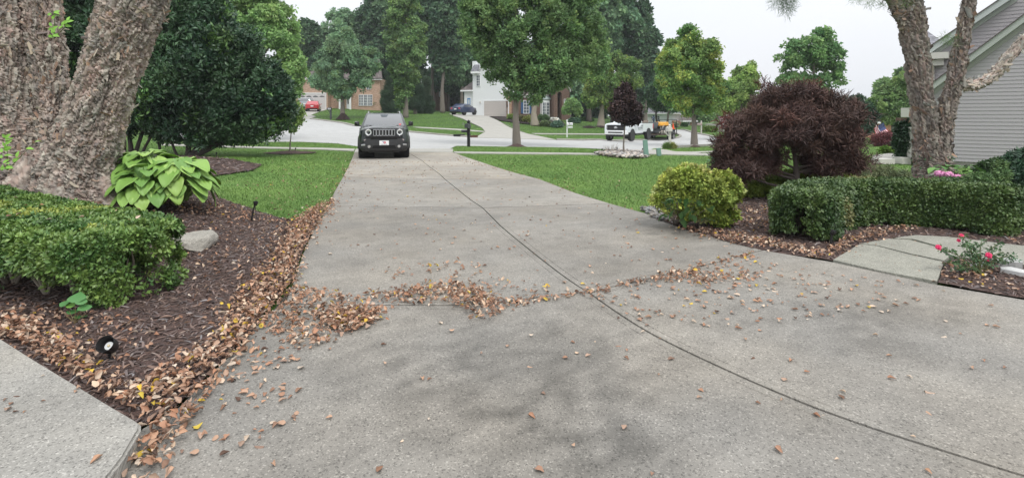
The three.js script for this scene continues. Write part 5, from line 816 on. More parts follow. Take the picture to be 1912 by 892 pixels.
{ // landscaping trailer behind the pickup
  const p = G(1217, 261.8), t = thing('utility_trailer', 'black mesh landscaping trailer hitched behind the white pickup', 'trailer', p, undefined, -0.75), Q = (n, g, mm) => part(t, n, g, mm, LOC);
  Q('deck', box(-0.95, 0.95, 0.5, 0.6, -3.4, 0), std([0.1, 0.07, 0.05], 0.9));
  Q('rail', join([box(0.92, 0.98, 0.6, 0.66, -3.4, 0), box(0.92, 0.98, 0.98, 1.04, -3.4, 0), box(-0.98, -0.92, 0.98, 1.04, -3.4, 0), box(-0.95, 0.95, 0.98, 1.04, -0.06, 0)]), MAT.black);
  for (let i = 0; i < 8; i++) for (const s of [-1, 1]) Q('rail_post', box(s * 0.95 - 0.025, s * 0.95 + 0.025, 0.6, 1.0, -0.02 - i * 0.48 - 0.05, -0.02 - i * 0.48), MAT.black);
  const gate = Q('ramp_gate', join([box(-0.95, 0.95, 1.95, 2.0, -3.46, -3.42), box(-0.95, -0.9, 0.55, 1.98, -3.46, -3.42), box(0.9, 0.95, 0.55, 1.98, -3.46, -3.42), box(-0.02, 0.02, 0.55, 1.96, -3.46, -3.42)]), MAT.black); for (let i = 0; i < 5; i++) part(gate, 'gate_bar', box(-0.9, 0.9, 0.75 + i * 0.24, 0.77 + i * 0.24, -3.455, -3.43), MAT.black, LOC);
  for (const s of [-1, 1]) for (const z of [-1.5, -2.35]) { wheel(t, s * 1.08, 0.34, z, 0.34, 0.2); }
  for (const s of [-1, 1]) Q('fender', hull([[s * 1.08, 0.74, -1.2], [s * 1.08, 0.74, -2.65], [s * 1.08, 0.6, -1.05], [s * 1.08, 0.6, -2.8]], 0.06), MAT.black);
  Q('drawbar', join([rod(V(-0.6, 0.5, 0), V(0, 0.5, 1.1), 0.05, 0.05, 6), rod(V(0.6, 0.5, 0), V(0, 0.5, 1.1), 0.05, 0.05, 6)]), MAT.black);
  const onTrailer = (name, lab, cat, g, mm, extra) => { g.applyMatrix4(t.matrixWorld); const o = solo(name, g, mm, lab, cat); return o; };
  t.updateMatrixWorld();
  onTrailer('equipment_box', 'orange yellow equipment lid on the trailer', 'equipment', hull([[-0.7, 1.45, -0.7], [0.7, 1.45, -0.7], [-0.7, 1.45, -2.2], [0.7, 1.45, -2.2], [-0.65, 1.68, -0.8], [0.65, 1.68, -0.8], [-0.65, 1.74, -2.1], [0.65, 1.74, -2.1]], 0.04), std([0.75, 0.36, 0.03], 0.45));
  onTrailer('mower', 'dark ride on mower loaded on the trailer', 'mower', join([hull([[-0.6, 0.75, -0.5], [0.6, 0.75, -0.5], [-0.6, 0.75, -2.4], [0.6, 0.75, -2.4], [-0.5, 1.3, -1.0], [0.5, 1.3, -1.0], [-0.5, 1.35, -2.2], [0.5, 1.35, -2.2]], 0.06), hull([[-0.5, 1.2, -0.2], [0.4, 1.2, -0.2], [-0.5, 1.7, -0.5], [0.4, 1.7, -0.5]], 0.08), ...[-1, 1].flatMap((s) => [-0.8, -2.1].map((z) => rot(cyl(0.3, 0.3, 0.2, 18).translate(0, -0.1, 0), 0, 0, Math.PI / 2).translate(s * 0.7, 0.9, z)))]), std([0.05, 0.055, 0.06], 0.5));
  onTrailer('tool_rack', 'pale water jugs and hand tools tied in the trailer rack', 'tools', join([0, 1, 2, 3].map((i) => hull([[0.75, 0.66, -0.5 - i * 0.42], [0.75, 0.66, -0.72 - i * 0.42], [0.75, 0.92, -0.5 - i * 0.42], [0.75, 0.92, -0.72 - i * 0.42]], 0.07)).concat([rod(V(0.7, 0.7, -0.2), V(0.75, 1.5, -1.2), 0.025), rod(V(0.7, 0.7, -0.8), V(0.72, 1.45, -0.3), 0.025)])), std([0.5, 0.45, 0.38], 0.7));
  { const g = join([cyl(0.13, 0.025, 0.62, 20), box(-0.17, 0.17, 0, 0.03, -0.17, 0.17)]).translate(0.72, 1.05, -3.1); onTrailer('traffic_cone', 'bright orange traffic cone at the back of the trailer', 'cone', g, std([0.85, 0.10, 0.02], 0.5)); }
  onTrailer('tool_box', 'dark grey tool box at the tail of the trailer', 'box', hull([[0.2, 0.66, -2.55], [0.85, 0.66, -2.55], [0.2, 0.66, -3.2], [0.85, 0.66, -3.2], [0.2, 0.98, -2.55], [0.85, 0.98, -2.55], [0.2, 0.98, -3.2], [0.85, 0.98, -3.2]], 0.03), std([0.07, 0.08, 0.1], 0.5));
}
// ---- mailboxes
function mailbox(px, py, h, label, m, o = {}) {
  const c = G(px, py), root = thing('mailbox', label, 'mailbox', c, undefined, o.turn ?? 0), Q = (n, g, mm) => part(root, n, g, mm, LOC), w = o.post ?? 0.055, boxY = h * (o.at ?? 0.78), bm = o.boxMat ?? m;
  Q('post', join([box(-w, w, -0.05, h * 0.94, -w, w), box(-w * 1.25, w * 1.25, h * 0.94, h * 0.965, -w * 1.25, w * 1.25), new THREE.CylinderGeometry(0.01, w * 1.5, h * 0.05, 4, 1).rotateY(Math.PI / 4).translate(0, h * 0.985, 0)]), m);
  if (o.collar) Q('post_collar', box(-w * 1.25, w * 1.25, h * 0.44, h * 0.47, -w * 1.25, w * 1.25), m);
  const shp = new THREE.Shape(); shp.moveTo(-0.09, 0); shp.lineTo(0.09, 0); shp.lineTo(0.09, 0.13); shp.absarc(0, 0.13, 0.09, 0, Math.PI); shp.lineTo(-0.09, 0);
  const b = Q('letter_box', rot(new THREE.ExtrudeGeometry(shp, { depth: 0.48, bevelEnabled: true, bevelSize: 0.008, bevelThickness: 0.008, bevelSegments: 2, curveSegments: 12 }), 0, o.boxTurn ?? -Math.PI / 2, 0).translate(o.boxX ?? 0.18, boxY - 0.1, o.boxZ ?? 0.15), bm);
  if (o.print) part(b, 'house_number', rot(decal(0.3, 0.12), 0, o.boxTurn ? o.boxTurn + Math.PI / 2 : 0, 0).translate((o.boxX ?? 0.18) - 0.2, boxY, (o.boxZ ?? 0.15) + 0.106), o.print, LOC);
  Q('flag', box((o.boxX ?? 0.18) - 0.3, (o.boxX ?? 0.18) - 0.26, boxY + 0.02, boxY + 0.16, (o.boxZ ?? 0.15) + 0.1, (o.boxZ ?? 0.15) + 0.112), o.flagMat ?? MAT.grey);
  if (o.paper) Q('newspaper_tube', rot(cyl(0.075, 0.075, 0.4, 18), 0, 0, Math.PI / 2).translate((o.boxX ?? 0.18), boxY - 0.28, o.boxZ ?? 0.15), bm);
  if (o.brace) Q('brace', rod(V(0, h * 0.45, 0.02), V(-0.28, boxY - 0.1, 0.05), 0.03, 0.03, 6), m);
  return root;
}
const numberPrint = (s) => std([1, 1, 1], 0.5, { map: canvasTex(96, 40, (g, w, h) => { g.fillStyle = '#d9dbdd'; g.fillRect(0, 0, w, h); g.fillStyle = '#2d3748'; for (let i = 0; i < 4; i++) { g.fillRect(12 + i * 19, 8, 13, 5 + (s >> i & 1) * 8); g.fillRect(12 + i * 19, 28, 13, 5); g.fillRect(19 + i * 19, 10, 6, 20); } }) });
mailbox(875, 273, 1.36, 'black mailbox on a black square post at the driveway end', std([0.012, 0.012, 0.013], 0.4), { collar: true, post: 0.065, boxX: -0.02, boxZ: -0.1, boxTurn: 0.05, boxMat: std([0.05, 0.055, 0.06], 0.4), paper: true, turn: -0.25 });
mailbox(1059, 256, 1.5, 'white mailbox with house number on a white post by the far kerb', MAT.white, { post: 0.05, boxX: 0.46, print: numberPrint(5), at: 0.74, paper: true, boxZ: 0.05 });
mailbox(617, 222.4, 1.3, 'dark grey mailbox on a thick post before the tan brick house', std([0.06, 0.06, 0.07], 0.5), { post: 0.08, boxX: 0.1, print: numberPrint(10), at: 0.86, boxZ: 0.06, brace: true });
mailbox(1251, 277, 1.15, 'cream mailbox post with angled brace beside the clumps of grass', MAT.offWhite, { post: 0.05, boxX: -0.02, boxZ: -0.3, boxTurn: 0, brace: true, at: 0.8 });
mailbox(1310, 249, 1.35, 'pale mailbox post at the far bend of the street', MAT.offWhite, { post: 0.06, boxX: 0, at: 0.72, boxMat: std([0.35, 0.28, 0.26], 0.6) });
mailbox(1356, 262, 1.3, 'brown wooden mailbox stand behind the red maple', std([0.28, 0.13, 0.08], 0.7), { post: 0.07, boxX: 0.05, at: 0.9, boxMat: std([0.09, 0.08, 0.08], 0.5) });
mailbox(1221, 236, 1.7, 'dark blue mailbox cluster before the far white garage', std([0.04, 0.06, 0.1], 0.5), { post: 0.1, boxX: 0.1, at: 0.75, boxMat: std([0.05, 0.07, 0.13], 0.5), paper: true });
// ---- green utility markers
for (const [x, y, hpx, w, lean, lab] of [[1207, 292, 31, 3.6, -0.07, 'tall slim green utility pedestal by the stone bed'], [1231, 290, 13.5, 3.4, -0.1, 'short green utility pedestal leaning on the lawn']]) {
  const c = G(x, y), k = -c.z / F, h = hpx * k, r = w * k, root = thing('utility_pedestal', lab, 'utility box', c), m = std([0.19, 0.33, 0.27], 0.6); root.rotation.z = -lean;
  part(root, 'shell', hull([[-r, 0, -r], [r, 0, -r], [-r, 0, r], [r, 0, r], [-r * 0.9, h * 0.94, -r * 0.9], [r * 0.9, h * 0.94, -r * 0.9], [-r * 0.9, h * 0.94, r * 0.9], [r * 0.9, h * 0.94, r * 0.9]], 0.012), m, LOC); part(root, 'cap', box(-r * 1.06, r * 1.06, h * 0.95, h, -r * 1.06, r * 1.06), m, LOC);
}
// ================================================================ houses
// a wall plane: u along the wall from its origin, v up, w out of the wall towards the viewer
function wallPlane(root, o, end) {
  const u = V(end.x - o.x, 0, end.z - o.z), L = u.length(); u.normalize(); let n = V(-u.z, 0, u.x); if (n.dot(V(-o.x, 0, -o.z)) < 0) n.negate();
  const W = {
    L, u, n,
    uv(px, py) { const d = V((px - CX) / F, -(py - HY) / F, -1), e = V(0, EYE, 0), t = (o.clone().sub(e)).dot(n) / d.dot(n), p = e.addScaledVector(d, t).sub(o); return [p.dot(u), p.y]; },
    at: (a, b, c = 0) => V(o.x + u.x * a + n.x * c, o.y + b, o.z + u.z * a + n.z * c),
    geo(g) { const m = new THREE.Matrix4().makeBasis(u, V(0, 1, 0), n).setPosition(o); g = g.index ? g.toNonIndexed() : g; g.applyMatrix4(m); if (m.determinant() < 0) for (const a of Object.values(g.attributes)) for (let i = 0; i < a.count; i += 3) for (let k = 0; k < a.itemSize; k++) { const q = a.array[i * a.itemSize + k]; a.array[i * a.itemSize + k] = a.array[(i + 1) * a.itemSize + k]; a.array[(i + 1) * a.itemSize + k] = q; } return g; },   // from (u, v, w) to world
    box: (u0, u1, v0, v1, w0, w1) => W.geo(uvBox(box(u0, u1, v0, v1, w0, w1))),
    prism(pts, w0, w1) { const s = new THREE.Shape(pts.map((p) => new THREE.Vector2(...p))); return W.geo(new THREE.ExtrudeGeometry(s, { depth: w1 - w0, bevelEnabled: false }).translate(0, 0, w0)); },
    part: (name, g, m, opt) => part(root, name, g, m, opt),
    px(x0, y0, x1, y1) { const a = W.uv(x0, (y0 + y1) / 2), b = W.uv(x1, (y0 + y1) / 2), m = (x0 + x1) / 2, t = W.uv(m, y0), c = W.uv(m, y1); return [Math.min(a[0], b[0]), Math.max(a[0], b[0]), c[1], t[1]]; },
    window(x0, y0, x1, y1, { cols = 2, rows = 3, frame = MAT.white, shut, name = 'window' } = {}) {
      const [a, b, c, d] = W.px(x0, y0, x1, y1), f = Math.max(0.06, (b - a) * 0.07), g = W.part(name, W.box(a, b, c, d, 0.0, 0.03), MAT.pane);
      part(g, 'frame', join([W.box(a - f, a, c - f, d + f, 0, 0.09), W.box(b, b + f, c - f, d + f, 0, 0.09), W.box(a, b, d, d + f, 0, 0.09), W.box(a, b, c - f, c, 0, 0.11)]), frame);
      const bars = []; for (let i = 1; i < cols; i++) { const x = a + (b - a) * i / cols; bars.push(W.box(x - 0.025, x + 0.025, c, d, 0.03, 0.055)); } for (let i = 1; i < rows; i++) { const y = c + (d - c) * i / rows; bars.push(W.box(a, b, y - 0.02, y + 0.02, 0.03, 0.05)); } if (bars.length) part(g, 'glazing_bars', join(bars), frame);
      if (shut) for (const [p, q] of [[a - f - 0.42, a - f - 0.03], [b + f + 0.03, b + f + 0.42]]) W.part('shutter', W.box(p, q, c - f, d + f, 0, 0.06), shut);
      return g;
    },
    garage(x0, y0, x1, y1, m, trim) { const [a, b, c, d] = W.px(x0, y0, x1, y1); const g = W.part('garage_door', W.box(a, b, c - 0.3, d, -0.02, 0.03), m); for (let i = 0; i < 4; i++) part(g, 'door_panel', W.box(a + 0.04, b - 0.04, c + (d - c) * i / 4 + 0.03, c + (d - c) * (i + 1) / 4 - 0.02, 0.03, 0.05), m); part(g, 'door_trim', join([W.box(a - 0.14, a, c - 0.3, d + 0.14, 0, 0.08), W.box(b, b + 0.14, c - 0.3, d + 0.14, 0, 0.08), W.box(a, b, d, d + 0.14, 0, 0.08)]), trim); return [a, b, c, d]; },
  };
  return W;
}
function uvBox(g) { const p = g.attributes.position, n = g.attributes.normal, uv = []; for (let i = 0; i < p.count; i++) uv.push(Math.abs(n.getX(i)) > 0.5 ? p.getZ(i) : p.getX(i), Math.abs(n.getY(i)) > 0.5 ? p.getZ(i) : p.getY(i)); g.setAttribute('uv', new THREE.Float32BufferAttribute(uv, 2)); return g; }
function quadSolid(a, b, c, d, t = 0.12) { const n = b.clone().sub(a).cross(d.clone().sub(a)).normalize(); if (n.y < 0) n.negate(); const top = [a, b, c, d], all = [...top, ...top.map((p) => p.clone().addScaledVector(n, -t))], pos = [], uv = []; const e = b.clone().sub(a).normalize(), f = n.clone().cross(e); const tri = (i, j, k) => { for (const q of [i, j, k]) { pos.push(all[q].x, all[q].y, all[q].z); const r = all[q].clone().sub(a); uv.push(r.dot(e), r.dot(f)); } }; for (const [i, j, k, l] of [[0, 1, 2, 3], [7, 6, 5, 4], [0, 4, 5, 1], [1, 5, 6, 2], [2, 6, 7, 3], [3, 7, 4, 0]]) { tri(i, j, k); tri(i, k, l); } const g = new THREE.BufferGeometry(); g.setAttribute('position', new THREE.Float32BufferAttribute(pos, 3)); g.setAttribute('uv', new THREE.Float32BufferAttribute(uv, 2)); g.computeVertexNormals(); return g; }
const roofGrey = std([0.62, 0.6, 0.6], 0.95, { map: shingleMap([0.52, 0.49, 0.48]) }), roofPale = std([0.8, 0.8, 0.82], 0.95, { map: shingleMap([0.55, 0.55, 0.57]) });
const brickTan = std([0.95, 0.92, 0.9], 0.95, { map: brickMap([0.66, 0.53, 0.45], [0.78, 0.66, 0.58], [0.74, 0.70, 0.66]) }), brickBrown = std([0.8, 0.76, 0.74], 0.95, { map: brickMap([0.42, 0.33, 0.29], [0.52, 0.42, 0.37], [0.5, 0.46, 0.43]) }), brickPink = std([1, 1, 1], 0.95, { map: brickMap([0.72, 0.50, 0.42], [0.80, 0.60, 0.50], [0.78, 0.72, 0.68]) });
// horizontal siding: each board a lapped strip
const lap = (W, u0, u1, v, h, t = 0.014) => { const g = new THREE.BufferGeometry(), q = [[u0, v, 0.002 + t], [u1, v, 0.002 + t], [u1, v + h * 1.02, 0.003], [u0, v + h * 1.02, 0.003], [u0, v, -0.03], [u1, v, -0.03]]; const pos = [], uv = []; for (const [a, b, c] of [[0, 1, 2], [0, 2, 3], [4, 5, 1], [4, 1, 0]]) for (const i of [a, b, c]) { pos.push(...q[i]); uv.push(q[i][0], q[i][1]); } g.setAttribute('position', new THREE.Float32BufferAttribute(pos, 3)); g.setAttribute('uv', new THREE.Float32BufferAttribute(uv, 2)); g.computeVertexNormals(); return W.geo(g); };
{ // grey sided house beside the forked birch
  const o = V(12.75, H(12.75, -16.5) - 0.12, -16.5), end = V(15.6, 0, -14.0), root = thing('grey_house', 'grey vinyl sided house gable with pale green grey trim behind the forked birch', 'house', o), W = wallPlane(root, o, end);
  const sid = std([0.43, 0.405, 0.42], 0.75), trim = std([0.43, 0.46, 0.42], 0.7), R0 = W.uv(1738, 172), R1 = W.uv(1912, 44), sl = (R1[1] - R0[1]) / (R1[0] - R0[0]), top = (u) => R0[1] + (u - R0[0]) * sl;
  W.part('wall', W.prism([[0, 0], [W.L, 0], [W.L, top(W.L)], [R0[0], top(R0[0])], [0, top(0)]], -0.14, -0.03), sid);
  for (let v = 0.28, k = 0; v < top(W.L) - 0.1; v += 0.108, k++) { const u0 = v > top(0.02) - 0.1 ? R0[0] + (v + 0.1 - R0[1]) / sl : 0.0; if (u0 < W.L - 0.1) W.part('plank', lap(W, Math.max(0, u0), W.L, v, 0.108), sid); }
  W.part('foundation', W.box(-0.01, W.L, -0.3, 0.28, -0.1, -0.02), MAT.kerb); W.part('corner_trim', W.box(-0.09, 0.0, 0.2, top(0) - 0.05, -0.1, 0.035), trim);
  const strip = (u0, u1, dv0, dv1, w0, w1) => W.prism([[u0, top(u0) + dv0], [u1, top(u1) + dv0], [u1, top(u1) + dv1], [u0, top(u0) + dv1]], w0, w1);
  W.part('rake_board', strip(-0.35, W.L, 0.0, 0.20, -0.1, 0.30), trim); W.part('rake_frieze', strip(-0.05, W.L, -0.17, -0.005, -0.03, 0.05), std([0.37, 0.37, 0.34], 0.7)); W.part('roof_edge', strip(-0.38, W.L, 0.2, 0.235, -0.1, 0.34), roofGrey);
  // the taller gable set back behind
  const B0 = W.uv(1738, 95), B1 = W.uv(1868, 8), sb = (B1[1] - B0[1]) / (B1[0] - B0[0]), tb = (u) => B0[1] + (u - B0[0]) * sb, uP = W.uv(1905, 8)[0], back = -0.9;
  const off = (g) => g.translate(W.n.x * back, 0, W.n.z * back);
  W.part('upper_wall', off(W.prism([[0.1, 1.5], [W.L, 1.5], [W.L, tb(uP)], [uP, tb(uP)], [0.1, tb(0.1)]], -0.2, -0.03)), sid);
  for (let v = Math.max(1.6, top(0) - 0.2); v < tb(uP) - 0.1; v += 0.108) { const u0 = Math.max(0.1, (v + 0.1 - B0[1]) / sb + B0[0]); if (u0 < W.L) W.part('plank', off(lap(W, u0, W.L, v, 0.108)), sid); }
  const strip2 = (a, b, d0, d1, w0, w1) => off(W.prism([[a, tb(a) + d0], [b, tb(b) + d0], [b, tb(b) + d1], [a, tb(a) + d1]], w0, w1));
  W.part('rake_board', strip2(-0.3, uP, 0.02, 0.22, -0.1, 0.32), std([0.52, 0.56, 0.54], 0.7)); W.part('rake_frieze', strip2(-0.1, uP, -0.12, 0.015, -0.03, 0.06), trim); W.part('roof_edge', strip2(-0.34, uP, 0.22, 0.255, -0.1, 0.36), roofGrey);
  const [ra, , rc, rd] = W.px(1738, 97, 1762, 104); W.part('eave_return', join([W.box(ra - 0.25, ra + 0.42, rd - 0.16, rd + 0.04, back - 0.1, back + 0.38), W.box(ra - 0.1, ra + 0.3, rd - 0.36, rd - 0.17, back - 0.1, back + 0.25)]), MAT.offWhite);
  W.part('downspout', W.box(ra - 0.02, ra + 0.06, 1.7, rd - 0.2, back + 0.02, back + 0.1), MAT.offWhite); W.part('downspout', W.box(-0.26, -0.17, 0.2, top(0) - 1.1, -0.05, 0.05), MAT.offWhite);
  const p4 = [[1741, 92], [1782, 92], [1796, 44], [1741, 41]].map(([x, y]) => P(x, y, 19.5)); W.part('roof', quadSolid(p4[0], p4[1], p4[2].add(V(0, 0, -1.6)), p4[3].add(V(0, 0, -1.6))), roofPale);
  const q4 = [[1734, 93], [1742, 93], [1742, 76], [1736, 76]].map(([x, y]) => P(x, y, 19.2)); W.part('roof', quadSolid(q4[0], q4[1], q4[2].add(V(0, 0, -1)), q4[3].add(V(0, 0, -1))), roofPale);
  // the return wall and entry eave left of the gable
  const e = [P(1700, 208, 17.2), P(1737, 208, 17.2)]; W.part('entry_eave', join([box(e[0].x, e[1].x, e[0].y - 0.18, e[0].y + 0.12, -17.6, -17.0), box(e[0].x + 0.05, e[0].x + 0.2, 0.2, e[0].y - 0.5, -17.4, -17.2)]), MAT.offWhite); W.part('entry_wall', box(e[0].x + 0.55, e[1].x + 0.2, 0, e[0].y - 0.2, -18.6, -18.3), brickBrown);
  const bu = V(-W.n.x, 0, -W.n.z); W.part('side_wall', quadSolid(o.clone().add(V(0, 0, 0)), o.clone().addScaledVector(bu, 6), o.clone().addScaledVector(bu, 6).add(V(0, top(0), 0)), o.clone().add(V(0, top(0), 0)), 0.1), sid);
}
{ // white house with brick front
  const c = G(955, 219), o = V(c.x, c.y - 0.1, c.z), d0 = -c.z, l = P(882.5, 214, d0 + 2.2), r = P(1056, 222, d0 + 6.5), root = thing('white_house', 'tall white sided house with brick arched front and beige garage door', 'house', o);
  const W = wallPlane(root, o, V(l.x, 0, l.z)), wh = std([0.76, 0.78, 0.78], 0.7), white = std([0.8, 0.81, 0.81], 0.6), door = std([0.50, 0.46, 0.43], 0.7);
  const U = (x, y) => W.uv(x, y), pk = U(912, 106), ev = U(963, 168), lf = U(882.5, 130)[0], lt = U(882.5, 133)[1], u0 = 0, br = U(945, 180)[0];
  const outline = [[u0, -0.3], [lf, -0.3], [lf, lt], [U(897, 128)[0], lt + 0.2], pk, [u0, ev[1] + (U(955, 160)[1] - ev[1]) * 0.6]];
  W.part('wall', W.prism(outline, -6, -0.02), wh);
  const courses = []; for (let v = 0; v < pk[1]; v += 0.16) { const hi = Math.max(0, lf); courses.push([v]); const k = v < outline[5][1] ? 0 : u0 + (v - outline[5][1]) / (pk[1] - outline[5][1]) * (pk[0] - u0), e = v < lt ? lf : lf + (v - lt) / (pk[1] - lt) * (pk[0] - lf); if (e - k > 0.2) W.part('plank', lap(W, Math.max(k, v < U(950, 181)[1] ? br : k), e, v, 0.16, 0.02), wh); }
  W.part('brick_pier', W.box(u0 - 0.02, br, -0.3, U(950, 179)[1], -0.02, 0.05), std([0.9, 0.82, 0.72], 0.9, { map: brickTan.map }));
  W.garage(904, 188.5, 949, 214.8, door, white);
  const rk = (a, b, w = 0.3) => W.prism([[a[0], a[1]], [b[0], b[1]], [b[0], b[1] + 0.28], [a[0], a[1] + 0.28]], -0.3, w); W.part('rake_board', rk(outline[5], pk), white); W.part('rake_board', rk([U(897, 128)[0], lt + 0.2], pk), white);
  W.part('eave_return', W.box(u0 - 0.3, u0 + 0.9, outline[5][1] - 0.7, outline[5][1] - 0.15, -0.2, 0.35), white);
  W.part('chimney', W.box(Math.min(U(888, 115)[0], lf - 0.1), lf + 0.05, lt - 0.5, U(884, 114)[1], -2.0, 0.02), wh);
  W.window(890, 141, 896, 160, { cols: 2, rows: 4, frame: white });
  for (const x of [897, 952.5]) { const q = U(x, 192); W.part('wall_lamp', hull([[...W.at(q[0], q[1], 0.08).toArray()], [...W.at(q[0], q[1] + 0.2, 0.1).toArray()]], 0.09), MAT.offWhite); }
  { const a = W.at(U(882, 135)[0], lt - 0.05, 0.6), b = W.at(U(896, 135)[0], lt - 0.05, 0.6); W.part('porch_roof', quadSolid(a, b, W.at(U(895, 125)[0], lt + 0.95, 0), W.at(U(885, 125)[0], lt + 0.95, 0)), roofPale); W.part('porch_fascia', W.box(Math.min(U(896, 135)[0], U(882, 135)[0]), Math.max(U(896, 135)[0], U(882, 135)[0]), lt - 0.35, lt - 0.08, 0.0, 0.6), white); }
  // left wing
  { const w0 = lf, w1 = U(865, 168)[0], t = U(872, 168)[1]; W.part('wing_wall', W.box(w0, w1, -0.3, t, -3, -0.3), wh); W.part('wing_roof', quadSolid(W.at(w0, t - 0.02, 0.05), W.at(w1 + 0.45, t - 0.02, 0.05), W.at(w1 - 0.9, t + 1.6, -2), W.at(w0, t + 1.6, -2)), roofGrey); W.part('wing_gutter', W.box(w0, w1 + 0.45, t - 0.2, t, 0.0, 0.12), white); const dd = W.px(871, 183, 876.5, 206), dm = std([0.06, 0.20, 0.42], 0.5); const D = W.part('blue_door', W.box(dd[0], dd[1], dd[2], dd[3], -0.32, -0.24), dm); part(D, 'door_glass', W.box(dd[0] + (dd[1] - dd[0]) * 0.15, dd[0] + (dd[1] - dd[0]) * 0.75, dd[2] + 0.5, dd[3] - 0.2, -0.24, -0.22), std([0.5, 0.55, 0.58], 0.2)); }
  // brick front receding to the right
  const B = wallPlane(root, o, V(r.x, 0, r.z)), hb = B.uv(975, 178)[1];
  const wallEnd = B.uv(1022, 170)[0], gEnd = B.uv(1052, 180)[0];
  B.part('brick_wall', B.box(0.0, wallEnd, -1.4, hb, -5, 0), brickBrown); B.part('frieze', B.box(0, wallEnd, hb - 0.3, hb + 0.05, 0, 0.16), std([0.55, 0.53, 0.5], 0.7)); B.part('gutter', B.box(-0.2, wallEnd, hb + 0.05, hb + 0.2, 0, 0.34), MAT.offWhite);
  B.part('roof', quadSolid(B.at(-0.3, hb + 0.1, 0.35), B.at(wallEnd, hb + 0.1, 0.35), B.at(wallEnd, hb + 4.2, -4.2), B.at(0.5, hb + 4.2, -4.2)), roofGrey);
  B.part('upper_roof', quadSolid(B.at(-0.2, outline[5][1] - 0.2, -0.2), B.at(wallEnd * 0.6, outline[5][1] - 0.2, -0.2), B.at(wallEnd * 0.6, pk[1], -3.6), B.at(0.2, pk[1], -3.4)), roofGrey);
  B.window(977.5, 188, 987, 211, { cols: 2, rows: 4, frame: white, shut: std([0.03, 0.09, 0.2], 0.6) });
  { const [a, b, q, t] = B.px(1008.5, 189, 1022, 214); const bay = B.part('bay_window', B.box(a, b, q - 0.3, t + 0.3, 0, 0.5), white); for (let i = 0; i < 2; i++) { const x0 = a + (b - a) * (0.08 + i * 0.5), x1 = a + (b - a) * (0.44 + i * 0.5); part(bay, 'bay_pane', B.box(x0, x1, q, t - 0.2, 0.5, 0.52), MAT.pane); part(bay, 'bay_bars', join([B.box((x0 + x1) / 2 - 0.02, (x0 + x1) / 2 + 0.02, q, t - 0.2, 0.52, 0.54), ...[1, 2, 3].map((k) => B.box(x0, x1, q + (t - 0.2 - q) * k / 4 - 0.02, q + (t - 0.2 - q) * k / 4 + 0.02, 0.52, 0.54))]), white); } part(bay, 'bay_roof', quadSolid(B.at(a - 0.2, t + 0.3, 0.65), B.at(b + 0.2, t + 0.3, 0.65), B.at(b, t + 1.1, 0), B.at(a, t + 1.1, 0)), std([0.3, 0.36, 0.34], 0.6)); }
  { const [a, b, q, t] = B.px(982, 155, 997, 168); const dm = B.part('dormer', B.prism([[a, q - 0.8], [b, q - 0.8], [b, t], [(a + b) / 2, t + 1.0], [a, t]], -3, -0.4), white); part(dm, 'dormer_pane', B.box(a + 0.25, b - 0.25, q, t - 0.1, -0.4, -0.37), MAT.pane); }
  { // gabled entry with arch
    const a = B.uv(1022, 170)[0], b = gEnd, e = B.uv(1036, 166)[1], p = B.uv(1037, 139)[1] + 0.2, m = (a + b) / 2, [x0, x1, y0, y1] = B.px(1029, 172, 1037, 222), s = new THREE.Shape([[a, -2], [b, -2], [b, e - 0.5], [m, p], [a, e - 0.5]].map((q) => new THREE.Vector2(...q))), h = new THREE.Path(); const r = (x1 - x0) / 2; h.moveTo(x0, -1.9); h.lineTo(x1, -1.9); h.lineTo(x1, y1 - r); h.absarc(x0 + r, y1 - r, r, 0, Math.PI); h.lineTo(x0, -1.9); s.holes.push(h);
    B.part('entry_gable', B.geo(new THREE.ExtrudeGeometry(s, { depth: 0.5, bevelEnabled: false }).translate(0, 0, 0.9)), brickBrown); B.part('entry_back', B.box(a, b, -2, e - 0.5, -4, 0.0), brickBrown);
    for (const [q, w] of [[a, m], [m, b]]) { const y = (u) => e - 0.5 + (p - e + 0.5) * (1 - Math.abs(u - m) / (m - a)); B.part('rake_board', B.prism([[q, y(q)], [w, y(w)], [w, y(w) + 0.3], [q, y(q) + 0.3]], 0.8, 1.6), std([0.6, 0.6, 0.58], 0.7)); }
    B.part('entry_roof', join([quadSolid(B.at(a - 0.4, e - 0.4, 1.6), B.at(a - 0.4, e - 0.4, -3), B.at(m, p + 0.35, -3), B.at(m, p + 0.35, 1.6)), quadSolid(B.at(b + 0.4, e - 0.4, 1.6), B.at(b + 0.4, e - 0.4, -3), B.at(m, p + 0.35, -3), B.at(m, p + 0.35, 1.6))]), roofGrey);
    B.window(1041, 186, 1046, 208, { cols: 2, rows: 4, frame: white, name: 'tall_window' }).position.addScaledVector(B.n, 1.42);
  }
}
